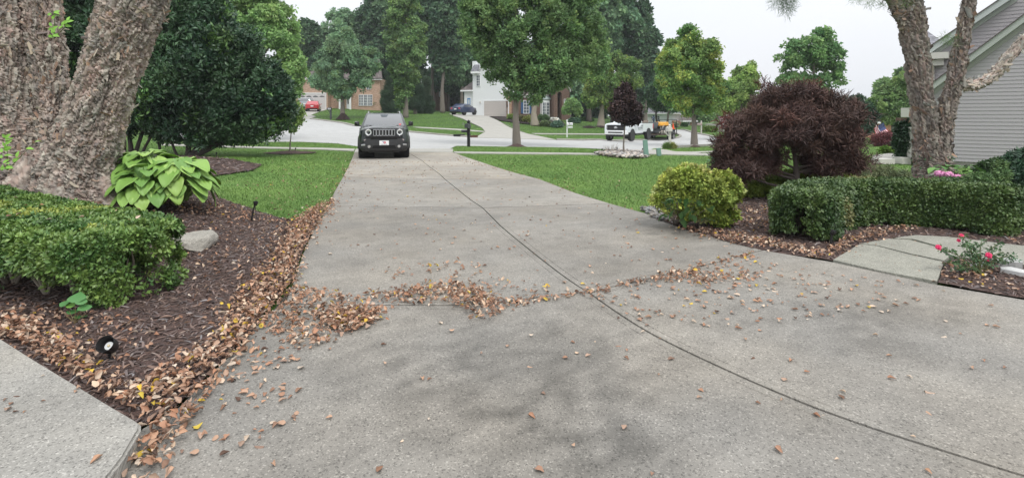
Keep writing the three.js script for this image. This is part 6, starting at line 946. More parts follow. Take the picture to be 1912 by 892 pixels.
{ // tan brick house over the road to the left
  const a = G(557, 203), b = P(712, 200, -a.z + 0.5), o = V(a.x, a.y - 0.2, a.z - 3.0), root = thing('brick_house', 'two storey tan brick house with beige garage behind the red sedan', 'house', o), W = wallPlane(root, o, V(b.x, 0, b.z - 3.0)), U = (x, y) => W.uv(x, y), tr = std([0.66, 0.65, 0.63], 0.7);
  const gr = U(617, 170), e = U(560, 168)[1], top = U(690, 146)[1];
  W.part('garage_wing', W.prism([[U(557, 170)[0], -1], [gr[0], -1], [gr[0], e], [(U(557, 170)[0] + gr[0]) / 2, U(590, 143)[1]], [U(557, 170)[0], e]], -0.3, 1.6), brickTan);
  W.part('main_wall', W.box(U(575, 150)[0], U(709, 150)[0], -1, top, -7, -0.3), brickTan);
  W.part('roof', quadSolid(W.at(U(568, 146)[0], top, 0.2), W.at(U(714, 146)[0], top, 0.2), W.at(U(700, 146)[0], top + 3.4, -3.6), W.at(U(585, 146)[0], top + 3.4, -3.6)), roofGrey); W.part('gutter', W.box(U(570, 146)[0], U(713, 146)[0], top - 0.25, top, -0.3, 0.1), tr);
  const mx = (U(557, 170)[0] + gr[0]) / 2, py = U(590, 143)[1]; for (const s of [U(553, 170)[0], U(621, 170)[0]]) W.part('rake_board', W.prism([[s, e - 0.25], [mx, py - 0.02], [mx, py + 0.32], [s, e + 0.1]], 1.4, 1.95), tr);
  W.part('wing_roof', join([U(552, 170)[0], U(622, 170)[0]].map((s) => quadSolid(W.at(s, e + 0.1, 1.95), W.at(s, e + 0.1, -3), W.at(mx, py + 0.4, -3), W.at(mx, py + 0.4, 1.95)))), roofGrey);
  const [g0, g1, g2, g3] = W.px(565, 176, 613, 200.5), gd = std([0.56, 0.53, 0.52], 0.7), gdoor = W.part('garage_door', W.box(g0, g1, g2 - 0.4, g3, 1.6, 1.64), gd); for (let i = 0; i < 4; i++) { for (let k = 0; k < 4; k++) part(gdoor, 'door_panel', W.box(g0 + (g1 - g0) * (k + 0.06) / 4, g0 + (g1 - g0) * (k + 0.94) / 4, g2 + (g3 - g2) * i / 4 + 0.04, g2 + (g3 - g2) * (i + 1) / 4 - 0.04, 1.64, 1.66), gd); const cx = g0 + (g1 - g0) * (i + 0.5) / 4, rr0 = (g1 - g0) * 0.1, ar = new THREE.Shape(); ar.absarc(0, 0, rr0, 0.25, Math.PI - 0.25); part(gdoor, 'arched_pane', W.geo(new THREE.ExtrudeGeometry(ar, { depth: 0.02, bevelEnabled: false, curveSegments: 10 }).scale(1, 0.55, 1).translate(cx, g3 - 0.5, 1.665)), MAT.glassDark); }
  part(gdoor, 'door_trim', join([W.box(g0 - 0.15, g0, g2 - 0.4, g3 + 0.2, 1.6, 1.7), W.box(g1, g1 + 0.15, g2 - 0.4, g3 + 0.2, 1.6, 1.7), W.box(g0, g1, g3, g3 + 0.2, 1.6, 1.7)]), tr);
  for (const x of [669.5, 678, 686.5]) { const q = W.window(x, 177, x + 7, 196.5, { cols: 3, rows: 4 }); q.position.addScaledVector(W.n, -0.3); }
  for (const [x0, x1] of [[684, 691], [646, 652], [627, 633]]) W.window(x0, 152, x1, 166, { cols: 2, rows: 3 }).position.addScaledVector(W.n, -0.3);
  { const [a0, a1, a2, a3] = W.px(646, 178, 651.5, 199), D = W.part('front_door', W.box(a0, a1, a2 - 0.4, a3, -0.3, -0.2), MAT.white); part(D, 'door_glass', W.box(a0 + 0.3, a1 - 0.3, a2 + 0.4, a3 - 0.3, -0.2, -0.18), MAT.pane); for (const x of [637, 656.5]) { const q = U(x, 180)[0]; W.part('porch_post', W.box(q - 0.12, q + 0.12, -1, U(640, 170)[1], 0.8, 1.04), MAT.white); } W.part('porch_roof', W.box(U(634, 170)[0], U(660, 170)[0], U(640, 171)[1], U(640, 168)[1], -0.3, 1.2), tr); }
}
{ // white garage far along the bend
  const a = P(1150, 236, 96), b = P(1270, 236, 90), root = thing('white_barn_house', 'long low white house with grey roof seen between the bend trees', 'house', V(a.x, H(a.x, a.z), a.z)), W = wallPlane(root, V(a.x, H(a.x, a.z) - 0.4, a.z), V(b.x, 0, b.z)), t = W.uv(1210, 211)[1];
  W.part('wall', W.box(0, W.L, -0.5, t, -5, 0), std([0.74, 0.78, 0.8], 0.7)); W.part('roof', quadSolid(W.at(-0.4, t, 0.4), W.at(W.L + 0.4, t, 0.4), W.at(W.L, t + 2.6, -3.5), W.at(0, t + 2.6, -3.5)), roofPale); W.part('gutter', W.box(-0.4, W.L + 0.4, t - 0.2, t, 0.0, 0.4), MAT.white); W.garage(1200, 218, 1216, 232, MAT.white, MAT.offWhite); W.window(1225, 217, 1232, 226);
}
{ // pinkish brick house at the bend and the one with the flag
  const mk = (px0, px1, top, d, name, label, mat, wins, dz = 2) => { const a = P(px0, 236, d), b = P(px1, 236, d + dz), y = Math.min(H(a.x, a.z), H(b.x, b.z)) - 0.4, root = thing(name, label, 'house', V(a.x, y, a.z)), W = wallPlane(root, V(a.x, y, a.z), V(b.x, 0, b.z)), t = W.uv((px0 + px1) / 2, top)[1]; const dp = d > 95 || d < 50 ? 6 : 2; W.part('wall', W.box(0, W.L, -0.5, t, -dp, 0), mat); W.part('roof', quadSolid(W.at(-0.5, t, 0.5), W.at(W.L + 0.5, t, 0.5), W.at(W.L - 1, t + (d < 95 ? 0.9 : 2.8), -dp / 2), W.at(1, t + (d < 95 ? 0.9 : 2.8), -dp / 2)), roofGrey); W.part('gutter', W.box(-0.5, W.L + 0.5, t - 0.2, t, 0, 0.5), MAT.white); for (const [x0, y0, x1, y1] of wins) W.window(x0, y0, x1, y1, { cols: 2, rows: 3 }); return W; };
  mk(1274, 1296, 225, 88, 'brick_cottage', 'small pink brick house far behind the yellow green street tree', brickPink, [[1280, 226, 1287, 233]]);
  mk(1346, 1380, 231, 62, 'pale_house', 'pale sided house far behind the red maple edge', std([0.5, 0.47, 0.44], 0.8), [[1345, 230, 1352, 240]]);
  mk(1622, 1735, 226, 46, 'brick_house', 'orange brick house with white framed windows behind the flag', std([1, 0.95, 0.9], 0.95, { map: brickMap([0.74, 0.50, 0.40], [0.84, 0.62, 0.50], [0.80, 0.72, 0.66]) }), [[1645, 240, 1652, 262], [1668, 240, 1680, 258], [1660, 270, 1680, 285]]);
  mk(812, 838, 152, 104, 'brick_house', 'dim brown brick house deep among the woodland trunks', brickBrown, [[820, 168, 827, 180]]);
}
{ // flag on a slanted pole
  const a = P(1652, 262, 30), b = P(1636, 232, 30), root = thing('flag', 'red white and blue striped flag on a slanted white pole', 'flag', a.clone()), w = 0.95, h = 0.62;
  part(root, 'pole', rod(a, b, 0.02, 0.015, 8), MAT.white);
  const cloth = new THREE.PlaneGeometry(w, h, 16, 10), ps = cloth.attributes.position; for (let i = 0; i < ps.count; i++) ps.setZ(i, 0.06 * Math.sin(ps.getX(i) * 9) + 0.03 * Math.sin(ps.getY(i) * 7 + ps.getX(i) * 4)); cloth.computeVertexNormals();
  const m = std([1, 1, 1], 0.8, { map: canvasTex(190, 130, (g, W, Hh) => { for (let i = 0; i < 13; i++) { g.fillStyle = i % 2 ? '#e8e6e6' : '#c23040'; g.fillRect(0, i * 10, W, 10); } g.fillStyle = '#34497f'; g.fillRect(0, 0, 80, 70); g.fillStyle = '#dfe3ee'; for (let y = 0; y < 5; y++) for (let x = 0; x < 6; x++) g.fillRect(6 + x * 12, 6 + y * 13, 4, 4); }) });
  rot(cloth, 0, 0, -1.05); cloth.translate(a.x - 0.05 + (b.x - a.x) * 0.55 + 0.18, a.y + (b.y - a.y) * 0.62 - 0.12, a.z + 0.05); part(root, 'cloth', cloth, m);
  part(root, 'bracket_post', rod(V(a.x, H(a.x, a.z), a.z), a, 0.04, 0.04, 8), MAT.white);
}
{ // cream edging blocks of the neighbouring yard
  for (const [x0, x1, y, lab] of [[1640, 1668, 300, 'low cream stone edging block below the red weeping bush'], [1682, 1698, 304, 'cream stone edging wall beside the tall holly']]) { const a = P(x0, y, 17), b = P(x1, y, 17), h = lab[4] === 'c' ? 0.16 : 0.2; solo('edging_block', box(a.x, b.x, H(a.x, -17), H(a.x, -17) + h, -17.3, -16.9), MAT.offWhite, lab, 'edging'); }
}

// ================================================================ trees
reseed(101);
const GREEN = { mid: [[0.090, 0.175, 0.068], [0.195, 0.315, 0.125]], dark: [[0.042, 0.100, 0.055], [0.105, 0.185, 0.095]], lime: [[0.17, 0.28, 0.08], [0.32, 0.45, 0.14]], blue: [[0.115, 0.215, 0.125], [0.22, 0.355, 0.20]], bright: [[0.15, 0.27, 0.095], [0.26, 0.41, 0.15]] };
tree('street_tree', 'drooping leafy shade tree on the grass strip by the black mailbox', G(965, 273), [[898, 50, 46, 50], [925, 95, 42, 45], [905, 10, 50, 45], [985, 30, 85, 70], [1060, 50, 72, 55], [1035, 110, 60, 45], [985, 120, 45, 45], [1090, 80, 42, 45], [950, -50, 95, 60], [1060, -40, 85, 55], [960, 160, 24, 28], [1000, 165, 22, 28], [1030, 150, 36, 26], [1105, 110, 28, 34], [925, 130, 26, 30], [1075, 135, 28, 26]], { trunk: 0.17, top: [962, -60], geos: CL.maple, count: 7800, size: [0.36, 0.56], colors: GREEN.mid, accent: [0.20, 0.31, 0.11], accentShare: 0.08, gap: 0.0, gapFreq: 1.3, droop: 0.7, shell: 0.4, deep: 0.9 });
tree('columnar_tree', 'narrow upright columnar tree behind the parked vehicle', G(757, 219), [[755, 40, 34, 55], [757, 85, 34, 42], [757, 125, 28, 40], [752, 160, 17, 30], [752, 0, 28, 42], [755, -45, 20, 40], [748, 188, 9, 16]], { trunk: 0.24, top: [757, -40], geos: CL.far, count: 3600, size: [0.5, 0.8], colors: GREEN.mid, accent: [0.14, 0.225, 0.06], gap: -0.15, gapFreq: 1.1, lift: 1.2, shell: 0.55 });
tree('street_tree', 'light green tree with rounded crown in the black mulch mound', G(639, 220.5), [[640, 85, 36, 30], [612, 115, 32, 32], [672, 115, 34, 32], [640, 135, 50, 34], [693, 112, 17, 30], [600, 148, 24, 24], [682, 148, 24, 24], [640, 165, 34, 22], [645, 62, 15, 14]], { trunk: 0.22, top: [640, 70], geos: CL.maple, count: 3300, size: [0.55, 0.85], colors: GREEN.blue, accent: [0.15, 0.24, 0.11], gap: 0.02, gapFreq: 1.0, shell: 0.3 });
tree('shade_tree', 'large bright green tree rising behind the dark shrub', V(-15.8, H(-15.8, -33), -33), [[470, 30, 80, 50], [520, 75, 40, 55], [540, 130, 26, 50], [430, 10, 60, 50], [500, 160, 48, 45], [480, -40, 90, 45], [545, 60, 20, 22], [540, 180, 24, 30]], { trunk: 0.3, top: [462, -60], geos: CL.maple, count: 4600, size: [0.45, 0.7], colors: GREEN.bright, gap: -0.05, gapFreq: 0.8, shell: 0.35 });
tree('street_tree', 'yellow green maple on the grass island of the bend', G(1297, 272), [[1290, 68, 26, 26], [1268, 95, 38, 28], [1312, 105, 36, 36], [1280, 140, 55, 34], [1315, 165, 40, 30], [1255, 165, 34, 32], [1295, 195, 42, 22], [1250, 115, 24, 24], [1328, 135, 20, 28]], { trunk: 0.17, top: [1290, 60], geos: CL.maple, count: 4200, size: [0.38, 0.6], colors: [[0.10, 0.21, 0.06], [0.21, 0.34, 0.10]], accent: [0.32, 0.40, 0.10], accentShare: 0.16, gap: -0.02, gapFreq: 1.2, shell: 0.3, lift: 0.7 });
tree('street_tree', 'lime green tree past the bend beside the red maple', V(20.6, H(20.6, -48), -48), [[1392, 148, 22, 28], [1372, 175, 34, 28], [1400, 190, 22, 22], [1355, 195, 24, 20], [1345, 170, 20, 20], [1400, 125, 10, 12]], { trunk: 0.2, geos: CL.maple, count: 1900, size: [0.5, 0.8], colors: GREEN.lime, gap: -0.15, gapFreq: 0.8, shell: 0.4 });
tree('woodland_tree', 'yellowish tree with a thick trunk behind the white pickup', G(1122, 236), [[1150, 118, 30, 22], [1118, 145, 28, 28], [1160, 155, 34, 32], [1140, 185, 36, 20], [1175, 125, 20, 20], [1108, 180, 18, 22]], { trunk: 0.34, top: [1130, 110], geos: CL.maple, barkMat: MAT.barkPale, count: 2400, size: [0.6, 0.9], colors: [[0.10, 0.20, 0.055], [0.20, 0.30, 0.085]], accent: [0.28, 0.34, 0.085], accentShare: 0.12, gap: -0.15, gapFreq: 0.7, shell: 0.4 });
{ const t = tree('purple_maple', 'young purple leaved maple on a slim stem in the stone bed', G(1165, 289), [[1168, 182, 18, 18], [1160, 203, 21, 18], [1180, 205, 20, 18], [1172, 220, 22, 12], [1168, 166, 7, 9], [1154, 214, 12, 10], [1186, 220, 12, 9]], { trunk: 0.035, top: [1169, 170], geos: CL.maple, mat: MAT.leafMatte, count: 1500, size: [0.2, 0.34], colors: [[0.028, 0.018, 0.022], [0.070, 0.040, 0.040]], accent: [0.08, 0.055, 0.035], gap: -0.35, gapFreq: 2, shell: 0.4, droop: 0.4 }); }
tree('birch_tree', 'airy light green tree rising behind the maroon maple', V(25.3, H(25.3, -45), -45), [[1510, 92, 32, 30], [1480, 118, 26, 26], [1540, 105, 32, 32], [1562, 135, 18, 22], [1500, 148, 34, 24], [1540, 68, 22, 16], [1535, 158, 42, 26], [1470, 150, 18, 20], [1475, 80, 12, 12], [1520, 180, 40, 20]], { trunk: 0.17, top: [1525, 70], geos: CL.far, count: 2600, size: [0.42, 0.7], colors: [[0.10, 0.22, 0.08], [0.19, 0.33, 0.12]], gap: 0.08, gapFreq: 1.2, shell: 0.2 });
tree('weeping_tree', 'dark green weeping mushroom shaped tree behind the red maple', V(20.5, H(20.5, -32), -32), [[1595, 200, 34, 20], [1585, 218, 32, 24], [1612, 218, 20, 24], [1590, 235, 40, 18]], { trunk: 0.12, top: [1592, 200], count: 1900, size: [0.3, 0.45], geos: CL.shrub, mat: MAT.leafMatte, colors: [[0.020, 0.058, 0.032], [0.05, 0.105, 0.055]], gap: -0.5, droop: 1.0, shell: 0.6 });
tree('front_yard_tree', 'pale green rounded tree before the orange brick house', V(27.0, H(27, -38), -38), [[1668, 178, 32, 18], [1650, 200, 28, 22], [1685, 200, 24, 24], [1668, 215, 34, 18], [1685, 150, 20, 16]], { trunk: 0.11, top: [1668, 170], geos: CL.far, count: 2100, size: [0.32, 0.5], colors: [[0.12, 0.22, 0.08], [0.22, 0.33, 0.12]], gap: -0.2, gapFreq: 1, shell: 0.4 });
tree('weeping_maple', 'small red weeping maple before the orange brick house', V(20.9, H(20.9, -29.5), -29.5), [[1648, 260, 18, 9], [1664, 258, 17, 10], [1676, 264, 12, 8], [1655, 266, 22, 6]], { trunk: 0.06, top: [1662, 256], geos: CL.lace, mat: MAT.leafMatte, barkMat: MAT.barkDark, count: 800, size: [0.22, 0.36], colors: [[0.14, 0.04, 0.045], [0.26, 0.085, 0.085]], gap: -0.5, droop: 0.6 });
shrub('clipped_shrub', 'bright lime clipped shrub behind the holly', V(15.9, H(15.9, -22.5), -22.5), [[1655, 288, 12, 12], [1668, 288, 12, 12], [1662, 296, 18, 10]], { geos: CL.box, mat: MAT.leafMatte, count: 900, size: [0.14, 0.22], colors: [[0.12, 0.22, 0.03], [0.22, 0.34, 0.04]], gap: -0.6, gapFreq: 2 });
shrub('holly', 'tall dark pruned holly column left of the forked birch', V(13.1, H(13.1, -17.6), -17.6), [[1697, 245, 17, 20], [1696, 265, 18, 24], [1700, 285, 18, 22], [1706, 255, 14, 26], [1700, 300, 16, 14]], { geos: CL.shrub, count: 2400, size: [0.17, 0.26], colors: [[0.016, 0.05, 0.02], [0.05, 0.105, 0.04]], gap: -0.5, gapFreq: 2, stems: [[1697, 318, 1697, 270, 0.05], [1705, 318, 1704, 270, 0.04]] });
shrub('small_shrub', 'small pale green perennial clump beside the cream edging', V(13.2, H(13.2, -17.9), -17.9), [[1680, 302, 10, 6]], { geos: CL.shrub, mat: MAT.leafMatte, count: 120, size: [0.14, 0.22], colors: [[0.09, 0.16, 0.05], [0.15, 0.24, 0.08]] });
{ // staked sapling
  reseed(131); const b = G(541, 285.5); tree('sapling', 'thin young sapling with a few drooping leaves beside the driveway lawn', b, [[552, 205, 12, 16], [556, 225, 9, 10], [548, 240, 7, 7], [560, 212, 6, 8]], { trunk: 0.028, top: [548, 195], limbs: true, geos: CL.maple, count: 80, size: [0.22, 0.34], colors: GREEN.lime, gap: -0.6, gapFreq: 2, shell: 0.1, droop: 0.5 });
}
// the wood behind the houses: single tall trees with visible trunks
reseed(141);
const WOOD = [[575, 205, 88, [[580, 62, 15, 22], [574, 95, 24, 30], [588, 110, 18, 30]], 'dark slim woodland tree behind the left end of the brick house'], [648, 200, 98, [[640, 40, 28, 26], [655, 75, 30, 35], [625, 70, 22, 30], [645, 110, 36, 30]], 'tall woodland tree rising over the brick house roof'], [697, 205, 96, [[690, 45, 26, 34], [705, 85, 28, 40], [690, 120, 30, 34], [715, 30, 20, 36], [700, 5, 18, 24]], 'tall woodland tree between the brick house and the columnar tree'], [808, 214, 90, [[800, 20, 34, 50], [820, -30, 40, 40], [790, 70, 22, 40]], 'tall woodland tree with twin bare trunks right of the columnar tree'], [826, 214, 86, [[835, 50, 34, 45], [830, 105, 26, 28], [845, 0, 36, 40]], 'slim woodland tree with a long bare stem'], [862, 212, 98, [[868, 20, 40, 50], [872, 80, 34, 40], [880, 120, 26, 40], [850, 130, 22, 34]], 'dark woodland tree left of the white chimney'], [838, 213, 100, [[846, 150, 22, 26], [815, 145, 22, 30]], 'leafy understorey tree behind the navy sedan'], [900, 212, 108, [[905, 60, 40, 60], [930, 20, 50, 60]], 'tall woodland tree behind the white house'], [1062, 222, 100, [[1070, 120, 34, 40], [1085, 70, 40, 45], [1060, 170, 26, 34]], 'dark woodland tree right of the arched brick entry'], [1100, 234, 80, [[1120, 60, 44, 40], [1110, 110, 36, 36], [1095, 160, 24, 30], [1140, 20, 46, 44]], 'dark woodland tree with a straight trunk behind the white mailbox'], [1150, 235, 84, [[1165, 20, 40, 40], [1185, 70, 34, 40], [1150, -20, 50, 40], [1200, 30, 20, 30]], 'tall dark woodland tree over the pickup'], [1205, 240, 82, [[1205, 110, 24, 36], [1210, 160, 22, 28], [1195, 190, 24, 24], [1214, 75, 14, 24]], 'dark narrow woodland tree at the edge of the open sky'], [1226, 237, 66, [[1225, 175, 22, 20], [1236, 195, 16, 12], [1215, 200, 12, 12]], 'small dark tree with slim trunk behind the trailer'], [1246, 237, 64, [[1250, 185, 20, 18], [1262, 200, 12, 12]], 'small forked tree beside the trailer gate'], [740, 210, 104, [[735, 80, 30, 50], [738, 150, 26, 40], [765, 60, 30, 60]], 'dark woodland tree screening behind the columnar tree']];
WOOD.forEach(([px, py, d, lobes, lab], i) => { const p = P(px, py, d); p.y = H(p.x, p.z); const sml = d < 70; tree('woodland_tree', lab, p, lobes, { trunk: sml ? 0.16 : 0.3, geos: CL.far, barkMat: i % 3 ? MAT.bark : MAT.barkDark, count: Math.round(lobes.reduce((s, l) => s + l[2] * l[3], 0) * (sml ? 1.1 : 0.75)), size: sml ? [0.7, 1.1] : [1.0, 1.6], colors: i % 4 === 1 ? GREEN.blue : GREEN.dark, gap: -0.08, gapFreq: 0.42, shell: 0.3, spread: 2, group: undefined }); });
tree('bare_trunk_tree', 'pale barked tree standing close before the brick front', G(999, 234), [[1000, 130, 16, 30], [1010, 100, 20, 24]], { trunk: 0.36, top: [1003, 110], barkMat: MAT.barkPale, count: 300, size: [0.6, 0.9], colors: GREEN.mid, gap: 0, limbs: false });
// hemlocks left of the trunks
for (const [px, d, w, y0, lab] of [[728, 76, 20, 120, 'feathery hemlock behind the parked vehicle roof'], [775, 78, 22, 110, 'feathery hemlock right of the columnar trunk'], [796, 80, 16, 140, 'small dark hemlock beside the bare trunks']]) { const p = P(px, 212, d); p.y = H(p.x, p.z); const L = []; for (let k = 0; k < 6; k++) L.push([px + rr(-3, 3), y0 + 14 + k * 14, w * (0.35 + 0.13 * k), 10]); tree('hemlock', lab, p, L, { trunk: 0.2, geos: CL.needle, mat: MAT.leafMatte, count: 1500, size: [0.6, 1.0], colors: [[0.03, 0.07, 0.035], [0.075, 0.125, 0.06]], droop: 0.9, gap: -0.25, shell: 0.35, limbs: false }); }
{ // the wood beyond, one mass
  reseed(151); const L = []; for (let i = 0; i < 46; i++) { const px = rr(560, 1235); if (px > 600 && px < 730 && R() < 0.4) continue; const top = px < 720 ? 60 : px > 1180 ? 90 : 10, d = rr(108, 128); L.push([P(px, rr(top, 190), d), rr(2.5, 4), rr(2.5, 4.5), rr(2, 3)]); } for (let px = 560; px < 1240; px += 26) L.push([P(px, 196, 116), 3.4, 3.2, 2.5]); for (let px = 380; px < 560; px += 30) L.push([P(px, 190, 90), 3.4, 4, 2.5]);
  const root = thing('far_wood', 'dim mass of dark trees closing the view behind the houses', 'woodland', V(0, 2, -116)); root.userData.kind = 'stuff'; foliage(root, 'crowns', CL.far, MAT.leafTree, crownPoints(L, { count: 7000, size: [1.6, 2.4], colors: [[0.03, 0.08, 0.04], [0.075, 0.145, 0.07]], gap: -0.15, gapFreq: 0.3, shell: 0.3 }));
}
{ // low trees and hedges closing the far right
  const far = [[1400, 232, 85, [[1330, 215, 18, 12], [1400, 222, 40, 12], [1440, 215, 40, 20]], 'low dark trees beyond the bend'], [1490, 240, 72, [[1480, 220, 45, 22], [1540, 225, 50, 20]], 'green trees glimpsed through the red maple'], [1300, 236, 92, [[1288, 205, 26, 18], [1310, 212, 24, 16], [1270, 212, 16, 14]], 'dark trees shading the pink brick house'], [1715, 235, 60, [[1690, 150, 18, 20], [1660, 165, 20, 14], [1710, 160, 20, 26]], 'pale tree top beyond the orange brick house']];
  for (const [px, py, d, l, lab] of far) { const p = P(px, py, d); p.y = H(p.x, p.z); tree('distant_tree', lab, p, l, { trunk: 0.25, geos: CL.far, count: Math.round(l.reduce((s, q) => s + q[2] * q[3], 0) * 0.9), size: [0.9, 1.3], colors: GREEN.mid, gap: -0.15, gapFreq: 0.5, shell: 0.4 }); }
}
// house plantings over the road
reseed(161);
const bush = (px, py, w, h, lab, cols, o = {}) => { const b = G(px, py); return shrub(o.name ?? 'garden_shrub', lab, b, [[px, py - h * 0.55, w, h * 0.6], [px - w * 0.4, py - h * 0.45, w * 0.6, h * 0.5], [px + w * 0.45, py - h * 0.5, w * 0.6, h * 0.5]], { geos: o.geos ?? CL.box, mat: MAT.leafMatte, count: o.count ?? Math.round(90 + w * h * 2.2), size: (o.size ?? [0.28, 0.42]), colors: cols, gap: -0.7, gapFreq: 2 }); };
const gd = [[0.04, 0.10, 0.03], [0.09, 0.17, 0.05]], gl = [[0.12, 0.2, 0.03], [0.2, 0.29, 0.06]], gy = [[0.2, 0.23, 0.06], [0.33, 0.35, 0.11]];
bush(926, 216, 8, 9, 'tall grassy clump nearest the beige garage door', [[0.16, 0.22, 0.06], [0.26, 0.32, 0.1]]); bush(939, 217, 7, 10, 'feathery green clump beside the garage door', gl); bush(951, 217, 6, 8, 'small conical evergreen at the garage corner', gd); bush(956, 223, 8, 8, 'lime green mound under the brick pier', gl); bush(972, 227, 8, 9, 'rusty tinted shrub under the blue shutters', [[0.12, 0.13, 0.05], [0.2, 0.18, 0.08]]); bush(985, 228, 8, 9, 'yellow green shrub below the shuttered window', gy); bush(997, 231, 7, 6, 'bright lime mound at the pale trunk foot', gl); bush(1015, 226, 12, 11, 'dark grass clump below the bay window', gd, { geos: CL.needle }); bush(1018, 235, 10, 7, 'low sage green groundcover before the bay window', [[0.1, 0.15, 0.06], [0.17, 0.22, 0.1]]); bush(1040, 237, 10, 9, 'blue green hosta clump at the bed tip', [[0.08, 0.16, 0.11], [0.16, 0.26, 0.19]]);
bush(1034, 226, 9, 4, 'row of white flowers before the arched entry', [[0.7, 0.7, 0.66], [0.8, 0.8, 0.78]], { name: 'white_flowers' }); bush(1072, 229, 12, 7, 'broad leaved clump right of the brick entry', [[0.07, 0.15, 0.09], [0.12, 0.21, 0.12]]); bush(1095, 226, 14, 6, 'shaded green shrubs before the paired trunks', gd);
tree('small_tree', 'small round light green tree right of the arched entry', G(1068, 228), [[1068, 195, 14, 11], [1060, 205, 10, 8], [1078, 205, 10, 8]], { trunk: 0.1, count: 420, size: [0.5, 0.8], colors: GREEN.bright, gap: -0.3, geos: CL.maple });
bush(616, 201, 2.5, 9, 'small conical topiary by the tan brick garage', gd); bush(626, 201, 4, 22, 'narrow green climber on the tan brick corner', gd); bush(627, 200.5, 6, 5, 'lime mound by the tan brick porch', gl); bush(651, 201.5, 8, 8, 'yellow flowering shrub by the white front door', gy); bush(675, 203, 7, 5, 'clipped green mound under the tan house window', gl); bush(686, 203, 7, 5, 'dark clipped mound under the tan house window', gd); bush(708, 205, 18, 26, 'large loose green shrub at the right end of the tan brick house', [[0.05, 0.13, 0.05], [0.1, 0.2, 0.08]]); bush(727, 208, 6, 18, 'narrow bright green conifer behind the parked vehicle', gl);
bush(1247, 277, 5.5, 7, 'spiky green grass clump left of the cream mailbox post', [[0.1, 0.18, 0.04], [0.18, 0.27, 0.07]], { geos: CL.needle, size: [0.2, 0.3] }); bush(1256, 277, 4, 7, 'yellow striped grass clump right of the cream mailbox post', gy, { geos: CL.needle, size: [0.2, 0.3] });
bush(1325, 246, 13, 8, 'rounded green bush beside the pale mailbox post', gl); bush(1346, 243, 10, 6, 'dark clipped hedge before the far pale house', gd); bush(1262, 237, 5, 7, 'pale flowering bush before the pink brick house', [[0.2, 0.24, 0.12], [0.34, 0.36, 0.24]]); bush(1278, 236, 5, 5, 'dark round bush before the pink brick house', gd);
{ // dry twiggy weeds in the stone bed
  reseed(171); const c = G(1140, 286), root = thing('dry_grass', 'dry tan twiggy grass clump in the stone bed', 'plant', c); part(root, 'stalks', join(Array.from({ length: 40 }, () => rod(V(c.x + rr(-0.15, 0.15), c.y, c.z + rr(-0.1, 0.1)), V(c.x + rr(-0.35, 0.35), c.y + rr(0.12, 0.42), c.z + rr(-0.2, 0.2)), 0.005, 0.003, 4))), std([0.3, 0.24, 0.17], 0.9));
  const e = P(1336, 307, 10.6), r2 = thing('young_shoots', 'soft blue green shoots rising behind the golden shrub', 'plant', V(e.x, 0, e.z)), m2 = std([0.12, 0.24, 0.12], 0.6); for (let i = 0; i < 12; i++) plantLeaf(r2, 'leaf', P(rr(1318, 1345), rr(296, 312), 9.5), 0.11, 0.05, rr(0.6, 1.6), rr(-2, 2), m2); part(r2, 'stems', join([1322, 1330, 1340].map((x) => rod(V(P(x, 300, 9.5).x, 0, -9.5), P(x, 300, 9.5), 0.006, 0.004, 5))), MAT.bark);
}
